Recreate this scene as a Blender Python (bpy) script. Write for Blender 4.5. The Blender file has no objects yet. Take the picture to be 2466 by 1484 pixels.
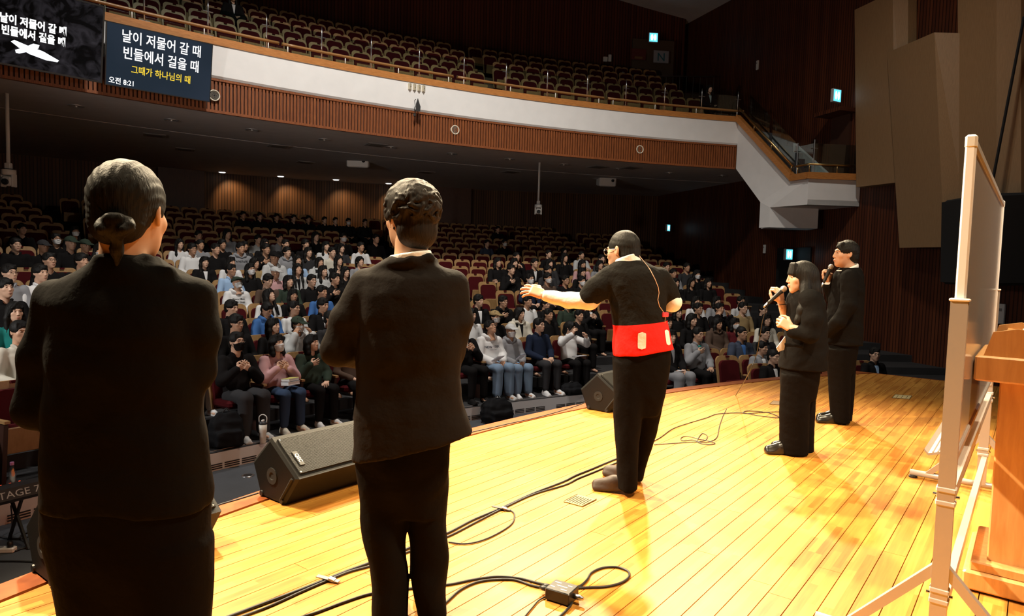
import bpy, bmesh, math, random
import numpy as np
from mathutils import Vector, Matrix, Euler
from mathutils.bvhtree import BVHTree
random.seed(7); RNG = np.random.default_rng(7)
SC = bpy.context.scene; COL = SC.collection
# ------------------------------------------------------------------ camera
F = 1644.0; CH = 1.45
PITCH = math.atan2(108.0, F); ROLL = math.atan(0.0275)
V = np.array
FW = V([0, math.cos(PITCH), -math.sin(PITCH)]); UP = V([0, math.sin(PITCH), math.cos(PITCH)]); RT = V([1.0, 0, 0])
cr, sr = math.cos(ROLL), math.sin(ROLL)
cam = bpy.data.cameras.new('camera'); cam.lens = 24; cam.sensor_width = 36; cam.clip_end = 200
camo = bpy.data.objects.new('camera', cam); COL.objects.link(camo)
_x = RT*cr + UP*sr; _y = -RT*sr + UP*cr; _z = -FW
camo.matrix_world = Matrix(((_x[0], _y[0], _z[0], 0), (_x[1], _y[1], _z[1], 0), (_x[2], _y[2], _z[2], CH), (0, 0, 0, 1)))
SC.camera = camo
# ------------------------------------------------------------------ world, exposure
w = bpy.data.worlds.new('world'); SC.world = w; w.use_nodes = True
w.node_tree.nodes['Background'].inputs[0].default_value = (0.9, 0.75, 0.6, 1)
w.node_tree.nodes['Background'].inputs[1].default_value = 0.0
SC.view_settings.view_transform = 'Standard'; SC.view_settings.look = 'None'
SC.view_settings.exposure = 0.0; SC.view_settings.gamma = 1.0; SC.view_settings.use_curve_mapping = False
SC.cycles.max_bounces = 6; SC.cycles.diffuse_bounces = 4; SC.cycles.glossy_bounces = 3; SC.cycles.transparent_max_bounces = 8
SC.cycles.sample_clamp_indirect = 4.0; SC.cycles.use_adaptive_sampling = True; SC.cycles.adaptive_threshold = 0.02; SC.cycles.use_denoising = True
# ------------------------------------------------------------------ stage and house lamps, plus two added low fills
def spot(name, loc, target, power, color, angle, blend=0.6, size=0.25):
    l = bpy.data.lights.new(name, 'SPOT'); l.energy = power; l.color = color; l.spot_size = math.radians(angle)
    l.spot_blend = blend; l.shadow_soft_size = size
    o = bpy.data.objects.new(name, l); COL.objects.link(o); o.location = loc
    o.rotation_euler = (Vector(target)-Vector(loc)).to_track_quat('-Z', 'Y').to_euler()
    return o
WARM = (1.0, 0.80, 0.52)
for loc, tgt, pw, an in (((-7.8, 5.5, 9.5), (0.4, 3.7, 0), 15500, 44), ((-5.0, 10.5, 10.0), (0.2, 3.6, 0), 14500, 40), ((0.5, 15.0, 10.5), (0.8, 3.4, 0), 15500, 37), ((4.5, 16.0, 10.5), (1.2, 3.3, 0), 13500, 35)):
    spot('stage_spot', loc, tgt, pw, WARM, an, 0.8, 0.25)
spot('stage_spot', (3.5, 1.5, 8.5), (1.9, 3.8, 0), 4200, WARM, 62, 0.9, 0.3)
spot('stage_spot', (-3.5, 2.5, 8.5), (-0.9, 3.4, 0), 1600, WARM, 55, 0.9, 0.3)
spot('house_or_fill_spot', (-1.5, 9.0, 13.0), (-2.2, 14.5, 2.0), 5300, (1.0, 0.95, 0.88), 96, 0.9, 0.4)
spot('house_or_fill_spot', (4.5, 9.5, 13.0), (4.5, 15.5, 3.0), 1700, (1.0, 0.92, 0.82), 90, 0.9, 0.4)
spot('house_or_fill_spot', (7.8, 3.0, 3.4), (-1.6, 10.5, 0.3), 430, (1.0, 0.92, 0.82), 84, 0.8, 0.3)  # added low fill from the right for audience faces, no real fixture
spot('house_or_fill_spot', (-7.8, 4.6, 2.6), (-1.5, 12.5, 1.6), 820, (1.0, 0.97, 0.93), 110, 0.8, 0.3)  # added unseen fill from the left for balcony underside and left rows
# ------------------------------------------------------------------ pixel / ground helpers
def ray(x, y):
    a, b = x-1233.0, y-742.0
    u = a*cr+b*sr; v = -a*sr+b*cr
    return RT*u - UP*v + FW*F
def G(x, y, z=0.0):
    d = ray(x, y); return V([0, 0, CH])+d*((z-CH)/d[2])
def AT(x, y, Y):
    d = ray(x, y); return V([0, 0, CH])+d*(Y/d[1])
C0 = V([10.36, -2.79]); RS = 13.757                      # stage edge and seating circle
CB = V([12.409, -8.513]); RB = 29.739                      # balcony front circle
Lx = V([0.609, 0.793]); Dx = V([-0.793, 0.609])          # along the stage front / towards the audience
def pol(c, R, deg): return V([c[0]+R*math.cos(math.radians(deg)), c[1]+R*math.sin(math.radians(deg))])
def ray_circle(px, c, R):
    d = ray(px, 640)[:2]; d = d/np.hypot(*d); b = d@c; q = b*b-(c@c-R*R)
    return d*(b+math.sqrt(q))
def floor_z(R):
    d = R-18; return -0.85+0.17*d+0.0022*d*d
# ------------------------------------------------------------------ materials
MATS = {}
def mat(name, col, rough=0.6, metal=0.0, emit=None, estr=1.0, bump=None, spec=0.5, var=0.0, alpha=None, coat=0.0, sheen=0.0):
    if name in MATS: return MATS[name]
    m = bpy.data.materials.new(name); m.use_nodes = True; nt = m.node_tree; p = nt.nodes['Principled BSDF']
    p.inputs['Base Color'].default_value = (*col, 1); p.inputs['Roughness'].default_value = rough
    p.inputs['Metallic'].default_value = metal; p.inputs['Specular IOR Level'].default_value = spec
    p.inputs['Coat Weight'].default_value = coat; p.inputs['Sheen Weight'].default_value = sheen
    if emit is not None:
        p.inputs['Emission Color'].default_value = (*emit, 1); p.inputs['Emission Strength'].default_value = estr
    tc = nt.nodes.new('ShaderNodeTexCoord')
    if var:
        n = nt.nodes.new('ShaderNodeTexNoise'); n.inputs['Scale'].default_value = 3.0; n.inputs['Detail'].default_value = 4
        nt.links.new(tc.outputs['Object'], n.inputs['Vector'])
        mx = nt.nodes.new('ShaderNodeMixRGB'); mx.blend_type = 'MULTIPLY'; mx.inputs[0].default_value = 1
        mx.inputs[1].default_value = (*col, 1)
        mr = nt.nodes.new('ShaderNodeMapRange'); mr.inputs[1].default_value = 0.3; mr.inputs[2].default_value = 0.7
        mr.inputs[3].default_value = 1-var; mr.inputs[4].default_value = 1+var
        nt.links.new(n.outputs[0], mr.inputs[0]); nt.links.new(mr.outputs[0], mx.inputs[2]); nt.links.new(mx.outputs[0], p.inputs['Base Color'])
    if bump:
        n = nt.nodes.new('ShaderNodeTexNoise'); n.inputs['Scale'].default_value = bump[0]; n.inputs['Detail'].default_value = 5
        nt.links.new(tc.outputs['Object'], n.inputs['Vector'])
        b = nt.nodes.new('ShaderNodeBump'); b.inputs['Strength'].default_value = bump[1]; b.inputs['Distance'].default_value = bump[2]
        nt.links.new(n.outputs[0], b.inputs['Height']); nt.links.new(b.outputs[0], p.inputs['Normal'])
    if alpha is not None: p.inputs['Alpha'].default_value = alpha
    MATS[name] = m; return m
def wood(name, c1, c2, scale=(1, 1, 1), rough=0.45, coat=0.0, rnd=0.0, grain=8.0):
    if name in MATS: return MATS[name]
    m = bpy.data.materials.new(name); m.use_nodes = True; nt = m.node_tree; p = nt.nodes['Principled BSDF']
    N = nt.nodes.new; Lk = nt.links.new
    tc = N('ShaderNodeTexCoord'); mp = N('ShaderNodeMapping'); mp.inputs['Scale'].default_value = scale
    Lk(tc.outputs['Object'], mp.inputs['Vector'])
    n = N('ShaderNodeTexNoise'); n.inputs['Scale'].default_value = grain; n.inputs['Detail'].default_value = 6; n.inputs['Distortion'].default_value = 0.4
    oi = N('ShaderNodeObjectInfo'); ad = N('ShaderNodeVectorMath'); ad.operation = 'ADD'
    cb = N('ShaderNodeCombineXYZ'); ml = N('ShaderNodeMath'); ml.operation = 'MULTIPLY'; ml.inputs[1].default_value = 37.0
    Lk(oi.outputs['Random'], ml.inputs[0]); Lk(ml.outputs[0], cb.inputs[2]); Lk(mp.outputs[0], ad.inputs[0]); Lk(cb.outputs[0], ad.inputs[1])
    Lk(ad.outputs[0], n.inputs['Vector'])
    r = N('ShaderNodeValToRGB'); r.color_ramp.elements[0].color = (*c1, 1); r.color_ramp.elements[1].color = (*c2, 1)
    r.color_ramp.elements[0].position = 0.3; r.color_ramp.elements[1].position = 0.7
    Lk(n.outputs[0], r.inputs[0])
    hs = N('ShaderNodeHueSaturation'); mr = N('ShaderNodeMapRange'); mr.inputs[3].default_value = 1-rnd; mr.inputs[4].default_value = 1+rnd
    Lk(oi.outputs['Random'], mr.inputs[0]); Lk(mr.outputs[0], hs.inputs['Value']); Lk(r.outputs[0], hs.inputs['Color']); Lk(hs.outputs[0], p.inputs['Base Color'])
    p.inputs['Roughness'].default_value = rough; p.inputs['Coat Weight'].default_value = coat; p.inputs['Coat Roughness'].default_value = 0.25
    MATS[name] = m; return m
def slatmat(name, c1, c2, freq, rough=0.5, axis='lat'):
    """vertical timber boards too far off to be built one by one: ribs by the arc length attribute 'u'"""
    m = bpy.data.materials.new(name); m.use_nodes = True; nt = m.node_tree; p = nt.nodes['Principled BSDF']
    N = nt.nodes.new; Lk = nt.links.new
    at = N('ShaderNodeUVMap'); at.uv_map = 'u'
    sp = N('ShaderNodeSeparateXYZ'); Lk(at.outputs[0], sp.inputs[0])
    mu = N('ShaderNodeMath'); mu.operation = 'MULTIPLY'; mu.inputs[1].default_value = freq; Lk(sp.outputs[0], mu.inputs[0])
    fr = N('ShaderNodeMath'); fr.operation = 'FRACT'; Lk(mu.outputs[0], fr.inputs[0])
    fl = N('ShaderNodeMath'); fl.operation = 'FLOOR'; Lk(mu.outputs[0], fl.inputs[0])
    wn = N('ShaderNodeTexWhiteNoise'); wn.noise_dimensions = '1D'; Lk(fl.outputs[0], wn.inputs['W'])
    gr = N('ShaderNodeMath'); gr.operation = 'GREATER_THAN'; gr.inputs[1].default_value = 0.28; Lk(fr.outputs[0], gr.inputs[0])
    r = N('ShaderNodeMixRGB'); r.inputs[1].default_value = (*c1, 1); r.inputs[2].default_value = (*c2, 1); Lk(wn.outputs[0], r.inputs[0])
    Lk(r.outputs[0], p.inputs['Base Color'])
    b = N('ShaderNodeBump'); b.inputs['Strength'].default_value = 1.0; b.inputs['Distance'].default_value = 0.03
    Lk(gr.outputs[0], b.inputs['Height']); Lk(b.outputs[0], p.inputs['Normal'])
    mm = N('ShaderNodeMixRGB'); mm.blend_type = 'MULTIPLY'; mm.inputs[0].default_value = 1
    mr = N('ShaderNodeMapRange'); mr.inputs[3].default_value = 0.3; mr.inputs[4].default_value = 1; Lk(gr.outputs[0], mr.inputs[0])
    Lk(r.outputs[0], mm.inputs[1]); Lk(mr.outputs[0], mm.inputs[2]); Lk(mm.outputs[0], p.inputs['Base Color'])
    p.inputs['Roughness'].default_value = rough; p.inputs['Specular IOR Level'].default_value = 0.3
    MATS[name] = m; return m
def emis(name, col, s):
    if name in MATS: return MATS[name]
    m = bpy.data.materials.new(name); m.use_nodes = True; nt = m.node_tree; p = nt.nodes['Principled BSDF']
    p.inputs['Base Color'].default_value = (0.02, 0.02, 0.02, 1); p.inputs['Emission Color'].default_value = (*col, 1); p.inputs['Emission Strength'].default_value = s
    MATS[name] = m; return m
def glass(name, tint=(0.75, 0.85, 0.85), alpha=0.12):
    if name in MATS: return MATS[name]
    m = bpy.data.materials.new(name); m.use_nodes = True; nt = m.node_tree; nt.nodes.remove(nt.nodes['Principled BSDF'])
    t = nt.nodes.new('ShaderNodeBsdfTransparent'); g = nt.nodes.new('ShaderNodeBsdfGlossy'); g.inputs['Roughness'].default_value = 0.05
    t.inputs[0].default_value = (*tint, 1); mx = nt.nodes.new('ShaderNodeMixShader'); mx.inputs[0].default_value = alpha
    nt.links.new(t.outputs[0], mx.inputs[1]); nt.links.new(g.outputs[0], mx.inputs[2]); nt.links.new(mx.outputs[0], nt.nodes['Material Output'].inputs[0])
    MATS[name] = m; return m
# ------------------------------------------------------------------ object helpers
def tag(o, label=None, cat=None, group=None, kind=None):
    if label: o['label'] = label
    if cat: o['category'] = cat
    if group: o['group'] = group
    if kind: o['kind'] = kind
    return o
def thing(name, label, cat, loc=(0, 0, 0), rz=0.0, group=None):
    o = bpy.data.objects.new(name, None); COL.objects.link(o); o.location = [float(v) for v in loc]; o.rotation_euler = (0, 0, rz)
    o.empty_display_size = 0.1
    return tag(o, label, cat, group)
def link(name, me, m=None, parent=None, mw=None):
    o = bpy.data.objects.new(name, me); COL.objects.link(o)
    if m is not None and len(me.materials) == 0: me.materials.append(m)
    if parent is not None: o.parent = parent
    if mw is not None: o.matrix_local = mw
    return o
class MB:
    def __init__(s): s.v = []; s.f = []; s.m = []; s.cur = 0
    def add(s, vs, fs):
        b = len(s.v); s.v += [tuple(float(q) for q in p) for p in vs]; s.f += [tuple(i+b for i in f) for f in fs]; s.m += [s.cur]*len(fs); return s
    def box(s, c, size, rot=None, bev=0.0):
        hx, hy, hz = [q/2 for q in size]
        if bev <= 0:
            vs = [V([x, y, z]) for z in (-hz, hz) for y in (-hy, hy) for x in (-hx, hx)]
            fs = [(0, 2, 3, 1), (4, 5, 7, 6), (0, 1, 5, 4), (2, 6, 7, 3), (0, 4, 6, 2), (1, 3, 7, 5)]
        else:
            vs = []; fs = []
            e = bev
            ring = [(-hx+e, -hy), (hx-e, -hy), (hx, -hy+e), (hx, hy-e), (hx-e, hy), (-hx+e, hy), (-hx, hy-e), (-hx, -hy+e)]
            ins = [(x*(1-e/hx), y*(1-e/hy)) for x, y in ring]
            for z, rr in ((-hz, ins), (-hz+e, ring), (hz-e, ring), (hz, ins)): vs += [V([x, y, z]) for x, y in rr]
            fs = [tuple(range(7, -1, -1)), tuple(range(24, 32))]
            for l in range(3):
                for i in range(8): fs.append((l*8+i, l*8+(i+1) % 8, l*8+8+(i+1) % 8, l*8+8+i))
        R = np.array(Euler(rot).to_matrix()) if rot is not None else np.eye(3)
        return s.add([R@p+V(c) for p in vs], fs)
    def prism(s, pts, ext):
        n = len(pts); e = V(ext); P = [V(p) for p in pts]
        nn = sum((np.cross(P[i]-P[0], P[(i+1) % n]-P[0]) for i in range(1, n-1)), V([0., 0, 0]))
        fs = [tuple(range(n)), tuple(range(2*n-1, n-1, -1))]+[(i, i+n, (i+1) % n+n, (i+1) % n) for i in range(n)]
        if nn@e > 0: fs = [f[::-1] for f in fs]
        return s.add(P+[p+e for p in P], fs)
    def tube(s, pts, r, n=6, closed=False, cap=True):
        P = [V(p, dtype=float) for p in pts]; m = len(P); rs = r if hasattr(r, '__len__') else [r]*m
        vs = []; prev = None
        for i in range(m):
            a = P[(i-1) % m] if (closed or i > 0) else P[i]; b = P[(i+1) % m] if (closed or i < m-1) else P[i]
            t = b-a; t = t/(np.linalg.norm(t)+1e-9)
            if prev is None:
                up = V([0, 0, 1.]) if abs(t[2]) < 0.9 else V([1., 0, 0]); x = np.cross(up, t)
            else: x = prev-t*(prev@t)
            x = x/(np.linalg.norm(x)+1e-9); prev = x; y = np.cross(t, x)
            vs += [P[i]+rs[i]*(x*math.cos(2*math.pi*j/n)+y*math.sin(2*math.pi*j/n)) for j in range(n)]
        fs = []
        for i in range(m if closed else m-1):
            for j in range(n):
                a = i*n+j; b = i*n+(j+1) % n; c = ((i+1) % m)*n
                fs.append((a, b, c+(j+1) % n, c+j))
        if cap and not closed: fs += [tuple(range(n-1, -1, -1)), tuple(range((m-1)*n, m*n))]
        return s.add(vs, fs)
    def lathe(s, prof, n=16, c=(0, 0, 0), axis=None, cap=True):
        vs = []; fs = []; m = len(prof)
        Q = np.eye(3) if axis is None else np.array(Vector((0, 0, 1)).rotation_difference(Vector(axis)).to_matrix())
        for r, z in prof: vs += [Q@V([r*math.cos(2*math.pi*j/n), r*math.sin(2*math.pi*j/n), z])+V(c) for j in range(n)]
        for i in range(m-1):
            for j in range(n): fs.append((i*n+j, i*n+(j+1) % n, (i+1)*n+(j+1) % n, (i+1)*n+j))
        if cap: fs += [tuple(range(n-1, -1, -1)), tuple(range((m-1)*n, m*n))]
        return s.add(vs, fs)
    def mesh(s, name='m', smooth=False, mats=()):
        me = bpy.data.meshes.new(name); me.from_pydata(s.v, [], s.f); me.update()
        for mt in mats: me.materials.append(mt)
        if s.cur or any(s.m): me.polygons.foreach_set('material_index', s.m)
        if smooth: me.polygons.foreach_set('use_smooth', [True]*len(me.polygons))
        return me
    def build(s, name, m, parent=None, smooth=False, mw=None):
        me = s.mesh(name, smooth, m if isinstance(m, (list, tuple)) else [m]); return link(name, me, None, parent, mw)
def fix_normals(me):
    b = bmesh.new(); b.from_mesh(me); bmesh.ops.recalc_face_normals(b, faces=b.faces); b.to_mesh(me); b.free(); return me
def nmesh(name, verts, quads, mi=None, smooth=True, mats=()):
    me = bpy.data.meshes.new(name); nv = len(verts); nq = len(quads)
    me.vertices.add(nv); me.vertices.foreach_set('co', np.asarray(verts, dtype=np.float32).ravel())
    me.loops.add(nq*4); me.loops.foreach_set('vertex_index', np.asarray(quads, dtype=np.int32).ravel())
    me.polygons.add(nq); me.polygons.foreach_set('loop_start', np.arange(0, nq*4, 4, dtype=np.int32))
    for mt in mats: me.materials.append(mt)
    if mi is not None: me.polygons.foreach_set('material_index', np.asarray(mi, dtype=np.int32))
    me.polygons.foreach_set('use_smooth', np.full(nq, smooth)); me.update(calc_edges=True); return me
def grid_mesh(name, rows, closed=False, uv=None, mats=(), smooth=True):
    """rows: list of equally long point lists"""
    R = np.array(rows, dtype=float); a, b = R.shape[:2]; idx = np.arange(a*b).reshape(a, b)
    q = np.stack([idx[:-1, :-1], idx[:-1, 1:], idx[1:, 1:], idx[1:, :-1]], -1).reshape(-1, 4)
    me = nmesh(name, R.reshape(-1, 3), q, None, smooth, mats)
    if uv is not None:
        U = np.array(uv, dtype=float).reshape(-1, 2); l = me.uv_layers.new(name='u'); l.data.foreach_set('uv', U[q.ravel()].astype(np.float32).ravel())
    return me
def text_mesh(body, size, align='CENTER', extrude=0.0, offset=0.0, res=2, sx=1.0):
    cu = bpy.data.curves.new('t', 'FONT'); cu.body = body; cu.size = size; cu.align_x = align; cu.extrude = extrude; cu.offset = offset; cu.resolution_u = res
    o = bpy.data.objects.new('t', cu); COL.objects.link(o); dg = bpy.context.evaluated_depsgraph_get(); dg.update()
    me = bpy.data.meshes.new_from_object(o.evaluated_get(dg)); bpy.data.objects.remove(o); bpy.data.curves.remove(cu); me.materials.clear()
    if sx != 1.0: me.transform(Matrix.Diagonal((sx, 1, 1, 1)))
    return me
def frame_mat(o, x, y):
    x = V(x)/np.linalg.norm(x); y = V(y)-x*(V(y)@x); y = y/np.linalg.norm(y); z = np.cross(x, y)
    return Matrix(((x[0], y[0], z[0], o[0]), (x[1], y[1], z[1], o[1]), (x[2], y[2], z[2], o[2]), (0, 0, 0, 1)))
ORD = ['', 'first', 'second', 'third', 'fourth', 'fifth', 'sixth', 'seventh', 'eighth', 'ninth', 'tenth', 'eleventh', 'twelfth']
def nth(i):
    return ORD[i] if 0 < i < len(ORD) else '%d%s' % (i, 'th' if 10 < i % 100 < 14 else {1: 'st', 2: 'nd', 3: 'rd'}.get(i % 10, 'th'))
# ------------------------------------------------------------------ shared materials
M_WHITE = mat('white_plaster', (0.80, 0.79, 0.77), 0.7, var=0.03)
M_TRIM = wood('balcony_wood', (0.40, 0.15, 0.035), (0.55, 0.23, 0.06), (1, 1, 6), 0.4, 0.2)
M_SLAT = wood('slat_wood', (0.15, 0.040, 0.011), (0.31, 0.092, 0.022), (9, 9, 0.6), 0.5)
M_SIDE = slatmat('side_wall_wood', (0.075, 0.02, 0.008), (0.125, 0.035, 0.013), 11.0)
M_BACK = slatmat('back_wall_wood', (0.085, 0.036, 0.013), (0.15, 0.065, 0.024), 10.0)
M_UPPER = slatmat('upper_wall_wood', (0.07, 0.017, 0.008), (0.12, 0.032, 0.013), 9.0)
M_CEIL = mat('grey_ceiling', (0.62, 0.62, 0.63), 0.8, var=0.05)
M_CARPET = mat('grey_carpet', (0.055, 0.058, 0.066), 0.95, bump=(180, 0.4, 0.004), var=0.12)
M_DARKFLOOR = mat('dark_tread', (0.018, 0.017, 0.018), 0.8, var=0.15)
M_BLACK = mat('black_plastic', (0.012, 0.012, 0.012), 0.45)
M_BLACKM = mat('black_matte', (0.010, 0.010, 0.010), 0.8)
M_STEEL = mat('steel', (0.55, 0.55, 0.55), 0.3, 1.0)
M_BRASS = mat('brass', (0.60, 0.42, 0.18), 0.3, 1.0)
M_PANEL = wood('acoustic_panel', (0.26, 0.155, 0.07), (0.33, 0.20, 0.095), (14, 14, 0.8), 0.6)
M_MAPLE = wood('lectern_wood', (0.62, 0.31, 0.105), (0.75, 0.41, 0.16), (5, 5, 0.7), 0.35, 0.3)
M_CABLE = mat('black_rubber', (0.012, 0.012, 0.013), 0.5)
M_OFFW = mat('off_white_plastic', (0.75, 0.74, 0.70), 0.5)
# maple stage floor
def floor_mat():
    m = bpy.data.materials.new('maple_floor'); m.use_nodes = True; nt = m.node_tree; p = nt.nodes['Principled BSDF']; N = nt.nodes.new; Lk = nt.links.new
    tc = N('ShaderNodeTexCoord'); oi = N('ShaderNodeObjectInfo')
    sp = N('ShaderNodeSeparateXYZ'); Lk(tc.outputs['Object'], sp.inputs[0])
    def math_(op, a, b=None):
        n = N('ShaderNodeMath'); n.operation = op
        for i, q in enumerate((a, b)):
            if q is None: continue
            if isinstance(q, (int, float)): n.inputs[i].default_value = q
            else: Lk(q, n.inputs[i])
        return n.outputs[0]
    ly = math_('FLOOR', math_('MULTIPLY', sp.outputs[1], 1/0.0359))
    wn = N('ShaderNodeTexWhiteNoise'); wn.noise_dimensions = '1D'; Lk(ly, wn.inputs['W'])
    lx = math_('FLOOR', math_('ADD', math_('MULTIPLY', sp.outputs[0], 2.1), math_('MULTIPLY', wn.outputs[0], 9.0)))
    cb = N('ShaderNodeCombineXYZ'); Lk(lx, cb.inputs[0]); Lk(ly, cb.inputs[1])
    w2 = N('ShaderNodeTexWhiteNoise'); w2.noise_dimensions = '2D'; Lk(cb.outputs[0], w2.inputs['Vector'])
    mp = N('ShaderNodeMapping'); mp.inputs['Scale'].default_value = (1.6, 26, 1); Lk(tc.outputs['Object'], mp.inputs['Vector'])
    n = N('ShaderNodeTexNoise'); n.inputs['Scale'].default_value = 2.2; n.inputs['Detail'].default_value = 6; n.inputs['Distortion'].default_value = 0.5; Lk(mp.outputs[0], n.inputs['Vector'])
    f = math_('ADD', math_('MULTIPLY', w2.outputs[0], 0.42), math_('ADD', math_('MULTIPLY', n.outputs[0], 0.5), math_('MULTIPLY', oi.outputs['Random'], 0.16)))
    r = N('ShaderNodeValToRGB'); e = r.color_ramp.elements
    e[0].position = 0.22; e[0].color = (0.36, 0.125, 0.017, 1); e[1].position = 0.85; e[1].color = (0.64, 0.30, 0.055, 1)
    Lk(f, r.inputs[0]); Lk(r.outputs[0], p.inputs['Base Color'])
    n2 = N('ShaderNodeTexNoise'); n2.inputs['Scale'].default_value = 1.3; n2.inputs['Detail'].default_value = 4; Lk(tc.outputs['Object'], n2.inputs['Vector'])
    Lk(math_('ADD', math_('MULTIPLY', n2.outputs[0], 0.25), 0.26), p.inputs['Roughness'])
    p.inputs['Specular IOR Level'].default_value = 0.35
    MATS['maple_floor'] = m; return m
M_FLOOR = floor_mat()
M_SUB = mat('sub_floor', (0.10, 0.04, 0.012), 0.8)
M_NOSE = wood('stage_nosing', (0.24, 0.055, 0.012), (0.34, 0.09, 0.02), (2, 2, 2), 0.35, 0.2)
# ------------------------------------------------------------------ stage
lc, dc = C0@Lx, C0@Dx
LEND = 11.0
def dmax(l, R=RS-0.15): return dc+math.sqrt(max(R*R-(l-lc)**2, 0.0))
def LD(l, d, z=0.0): p = Lx*l+Dx*d; return (p[0], p[1], z)
ls = np.linspace(-5.0, LEND, 90)
mb = MB(); top = [LD(l, dmax(l), -0.022) for l in ls]+[LD(LEND, -5, -0.022), LD(-5.0, -5, -0.022)]
mb.prism(top, (0, 0, -1.1)); floor = mb.build('floor', M_SUB); tag(floor, kind='structure')
mb = MB(); R2 = []                                   # nosing along the curved edge
for l in ls: R2.append([LD(l, dmax(l, RS-0.15), -0.015), LD(l, dmax(l, RS-0.15), 0.004), LD(l, dmax(l, RS), 0.004), LD(l, dmax(l, RS), -0.13), LD(l, dmax(l, RS-0.02), -1.07)])
me = grid_mesh('stage_nosing', R2, mats=[M_NOSE], smooth=False); fix_normals(me)
o = link('trim_1', me); tag(o, kind='structure')
mb = MB(); mb.box(LD(LEND+0.02, -1.0, -0.07), (0.05, 7.0, 0.14), (0, 0, math.atan2(Lx[1], Lx[0]))); tag(mb.build('trim_2', M_NOSE), kind='structure')
PW = 0.1077; gap = 0.0042; rotL = Matrix.Rotation(math.atan2(Lx[1], Lx[0]), 4, 'Z')
d = -0.95; npl = 0
while d < 3.9:
    l = -3.4+random.uniform(-1.5, 0); d1 = d+PW-gap
    while l < LEND:
        l2 = min(l+random.uniform(1.7, 3.6), LEND); seg = np.linspace(l, l2-gap*0.6, max(4, int((l2-l)/0.06)))
        pts_lo, pts_hi = [], []
        for q in seg:
            m_ = dmax(q, RS-0.168)
            if m_ > d+0.0005: pts_lo.append((q, d)); pts_hi.append((q, min(d1, m_)))
        if len(pts_lo) > 1:
            poly = pts_lo+pts_hi[::-1]
            # drop collinear points of an uncut plank
            if all(abs(h[1]-d1) < 1e-6 for h in pts_hi): poly = [pts_lo[0], pts_lo[-1], pts_hi[-1], pts_hi[0]]
            mb = MB(); mb.prism([(a, b, 0.0) for a, b in poly], (0, 0, -0.02)); mb.build('plank', M_FLOOR, floor, mw=rotL); npl += 1
        l = l2
    d += PW
# plain boards behind the camera, beyond the frame
mb = MB(); mb.box(((LEND-5)/2, -2.98, -0.011), (LEND+5, 4.04, 0.02)); ob = mb.build('rear_planks', M_FLOOR, floor, mw=rotL); ob['kind'] = 'stuff'
# ------------------------------------------------------------------ house floor
def ring(rows, a0, a1, n, c, mats, uvscale=None):
    """rows = list of (R, z); surface of revolution between two angles"""
    out = [[(*pol(c, R, a), z) for R, z in rows] for a in np.linspace(a0, a1, n)]
    return grid_mesh('ring', out, mats=mats, smooth=False)
PITZ = -1.07
def fl2(R): return max(PITZ, floor_z(R)) if R >= 17.4 else PITZ
ROWP = 0.95
def rowR(i): return 18.0+ROWP*i
prof = [(RS-0.3, PITZ), (17.4, PITZ), (17.4, fl2(18.0))]
for i in range(0, 18):
    e = rowR(i)+0.35; prof += [(e, floor_z(rowR(i))), (e, floor_z(rowR(i+1)))]
me = ring(prof[:2], 84, 166, 80, C0, [M_CARPET]); o = link('floor_pit', fix_normals(me)); tag(o, kind='structure')
me = ring(prof[2:], 84, 160, 80, C0, [M_DARKFLOOR]); o = link('floor_seating', fix_normals(me)); tag(o, kind='structure')
me = ring([(17.4, PITZ), (17.4, -0.86), (17.46, -0.86), (17.46, -0.845)], 117, 160, 80, C0, [mat('riser_white', (0.62, 0.62, 0.62), 0.6)]); o = link('trim_3', fix_normals(me)); tag(o, kind='structure')
mb = MB(); a = 117.6; j = 0                                      # ventilation slots of the riser
while a < 156:
    if j % 9 != 8:
        for zz in (-1.045, -1.02, -0.995):
            p0 = pol(C0, 17.395, a); p1 = pol(C0, 17.395, a+0.62)
            mb.box(((p0[0]+p1[0])/2, (p0[1]+p1[1])/2, zz), (np.hypot(*(p1-p0)), 0.008, 0.012), (0, 0, math.atan2(p1[1]-p0[1], p1[0]-p0[0])))
    a += 0.72; j += 1
o = mb.build('vent_slots', M_BLACKM, o); o['kind'] = 'stuff'
# ------------------------------------------------------------------ walls
def poly_wall(name, pts, z0, z1, m):
    pts = [V(p) for p in pts]; u = [0.0]
    for a, b in zip(pts[:-1], pts[1:]): u.append(u[-1]+np.hypot(*(b-a)))
    rows = [[(p[0], p[1], z0), (p[0], p[1], z1)] for p in pts]; uv = [[(q, 0), (q, z1-z0)] for q in u]
    o = link(name, grid_mesh(name, rows, uv=uv, mats=[m], smooth=False)); tag(o, kind='structure'); return o
A0 = V([9.2, 18.4]); Wd = V([-0.28, 0.96]); Wn = V([-0.96, -0.28])
def wall_at(px, off=0.0):
    d = ray(px, 640)[:2]; t = ((A0+Wn*off)@Wn)/(d@Wn); return d*t
def wallpt(px, py, off=0.0):
    d = ray(px, py); t = ((A0+Wn*off)@Wn)/(d[:2]@Wn); return V([0, 0, CH])+d*t
back_pts = [(-24, 16.5), (-16, 21.8), (-11, 25.4), (-8.2, 26.7), (-5, 27.8), (-1, 28.7), (2.5, 29.1), tuple(A0+Wd*11.2)]
poly_wall('wall_back', back_pts, 0.5, 4.6, M_BACK)
poly_wall('wall_right', [tuple(A0+Wd*16), tuple(A0-Wd*11)], -1.2, 13.0, M_SIDE)
poly_wall('wall_upper', [tuple(pol(CB, RB+6.3, a)) for a in np.linspace(99.6, 140, 30)], 5.6, 14.0, M_UPPER)
def ceil_z(x): return 10.95+(6.9-x)*0.16
me = grid_mesh('ceiling', [[(x, y, ceil_z(x)) for y in (19.5, 34)] for x in (-14, 9.5)], mats=[M_CEIL]); tag(link('ceiling', me), kind='structure')
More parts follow.
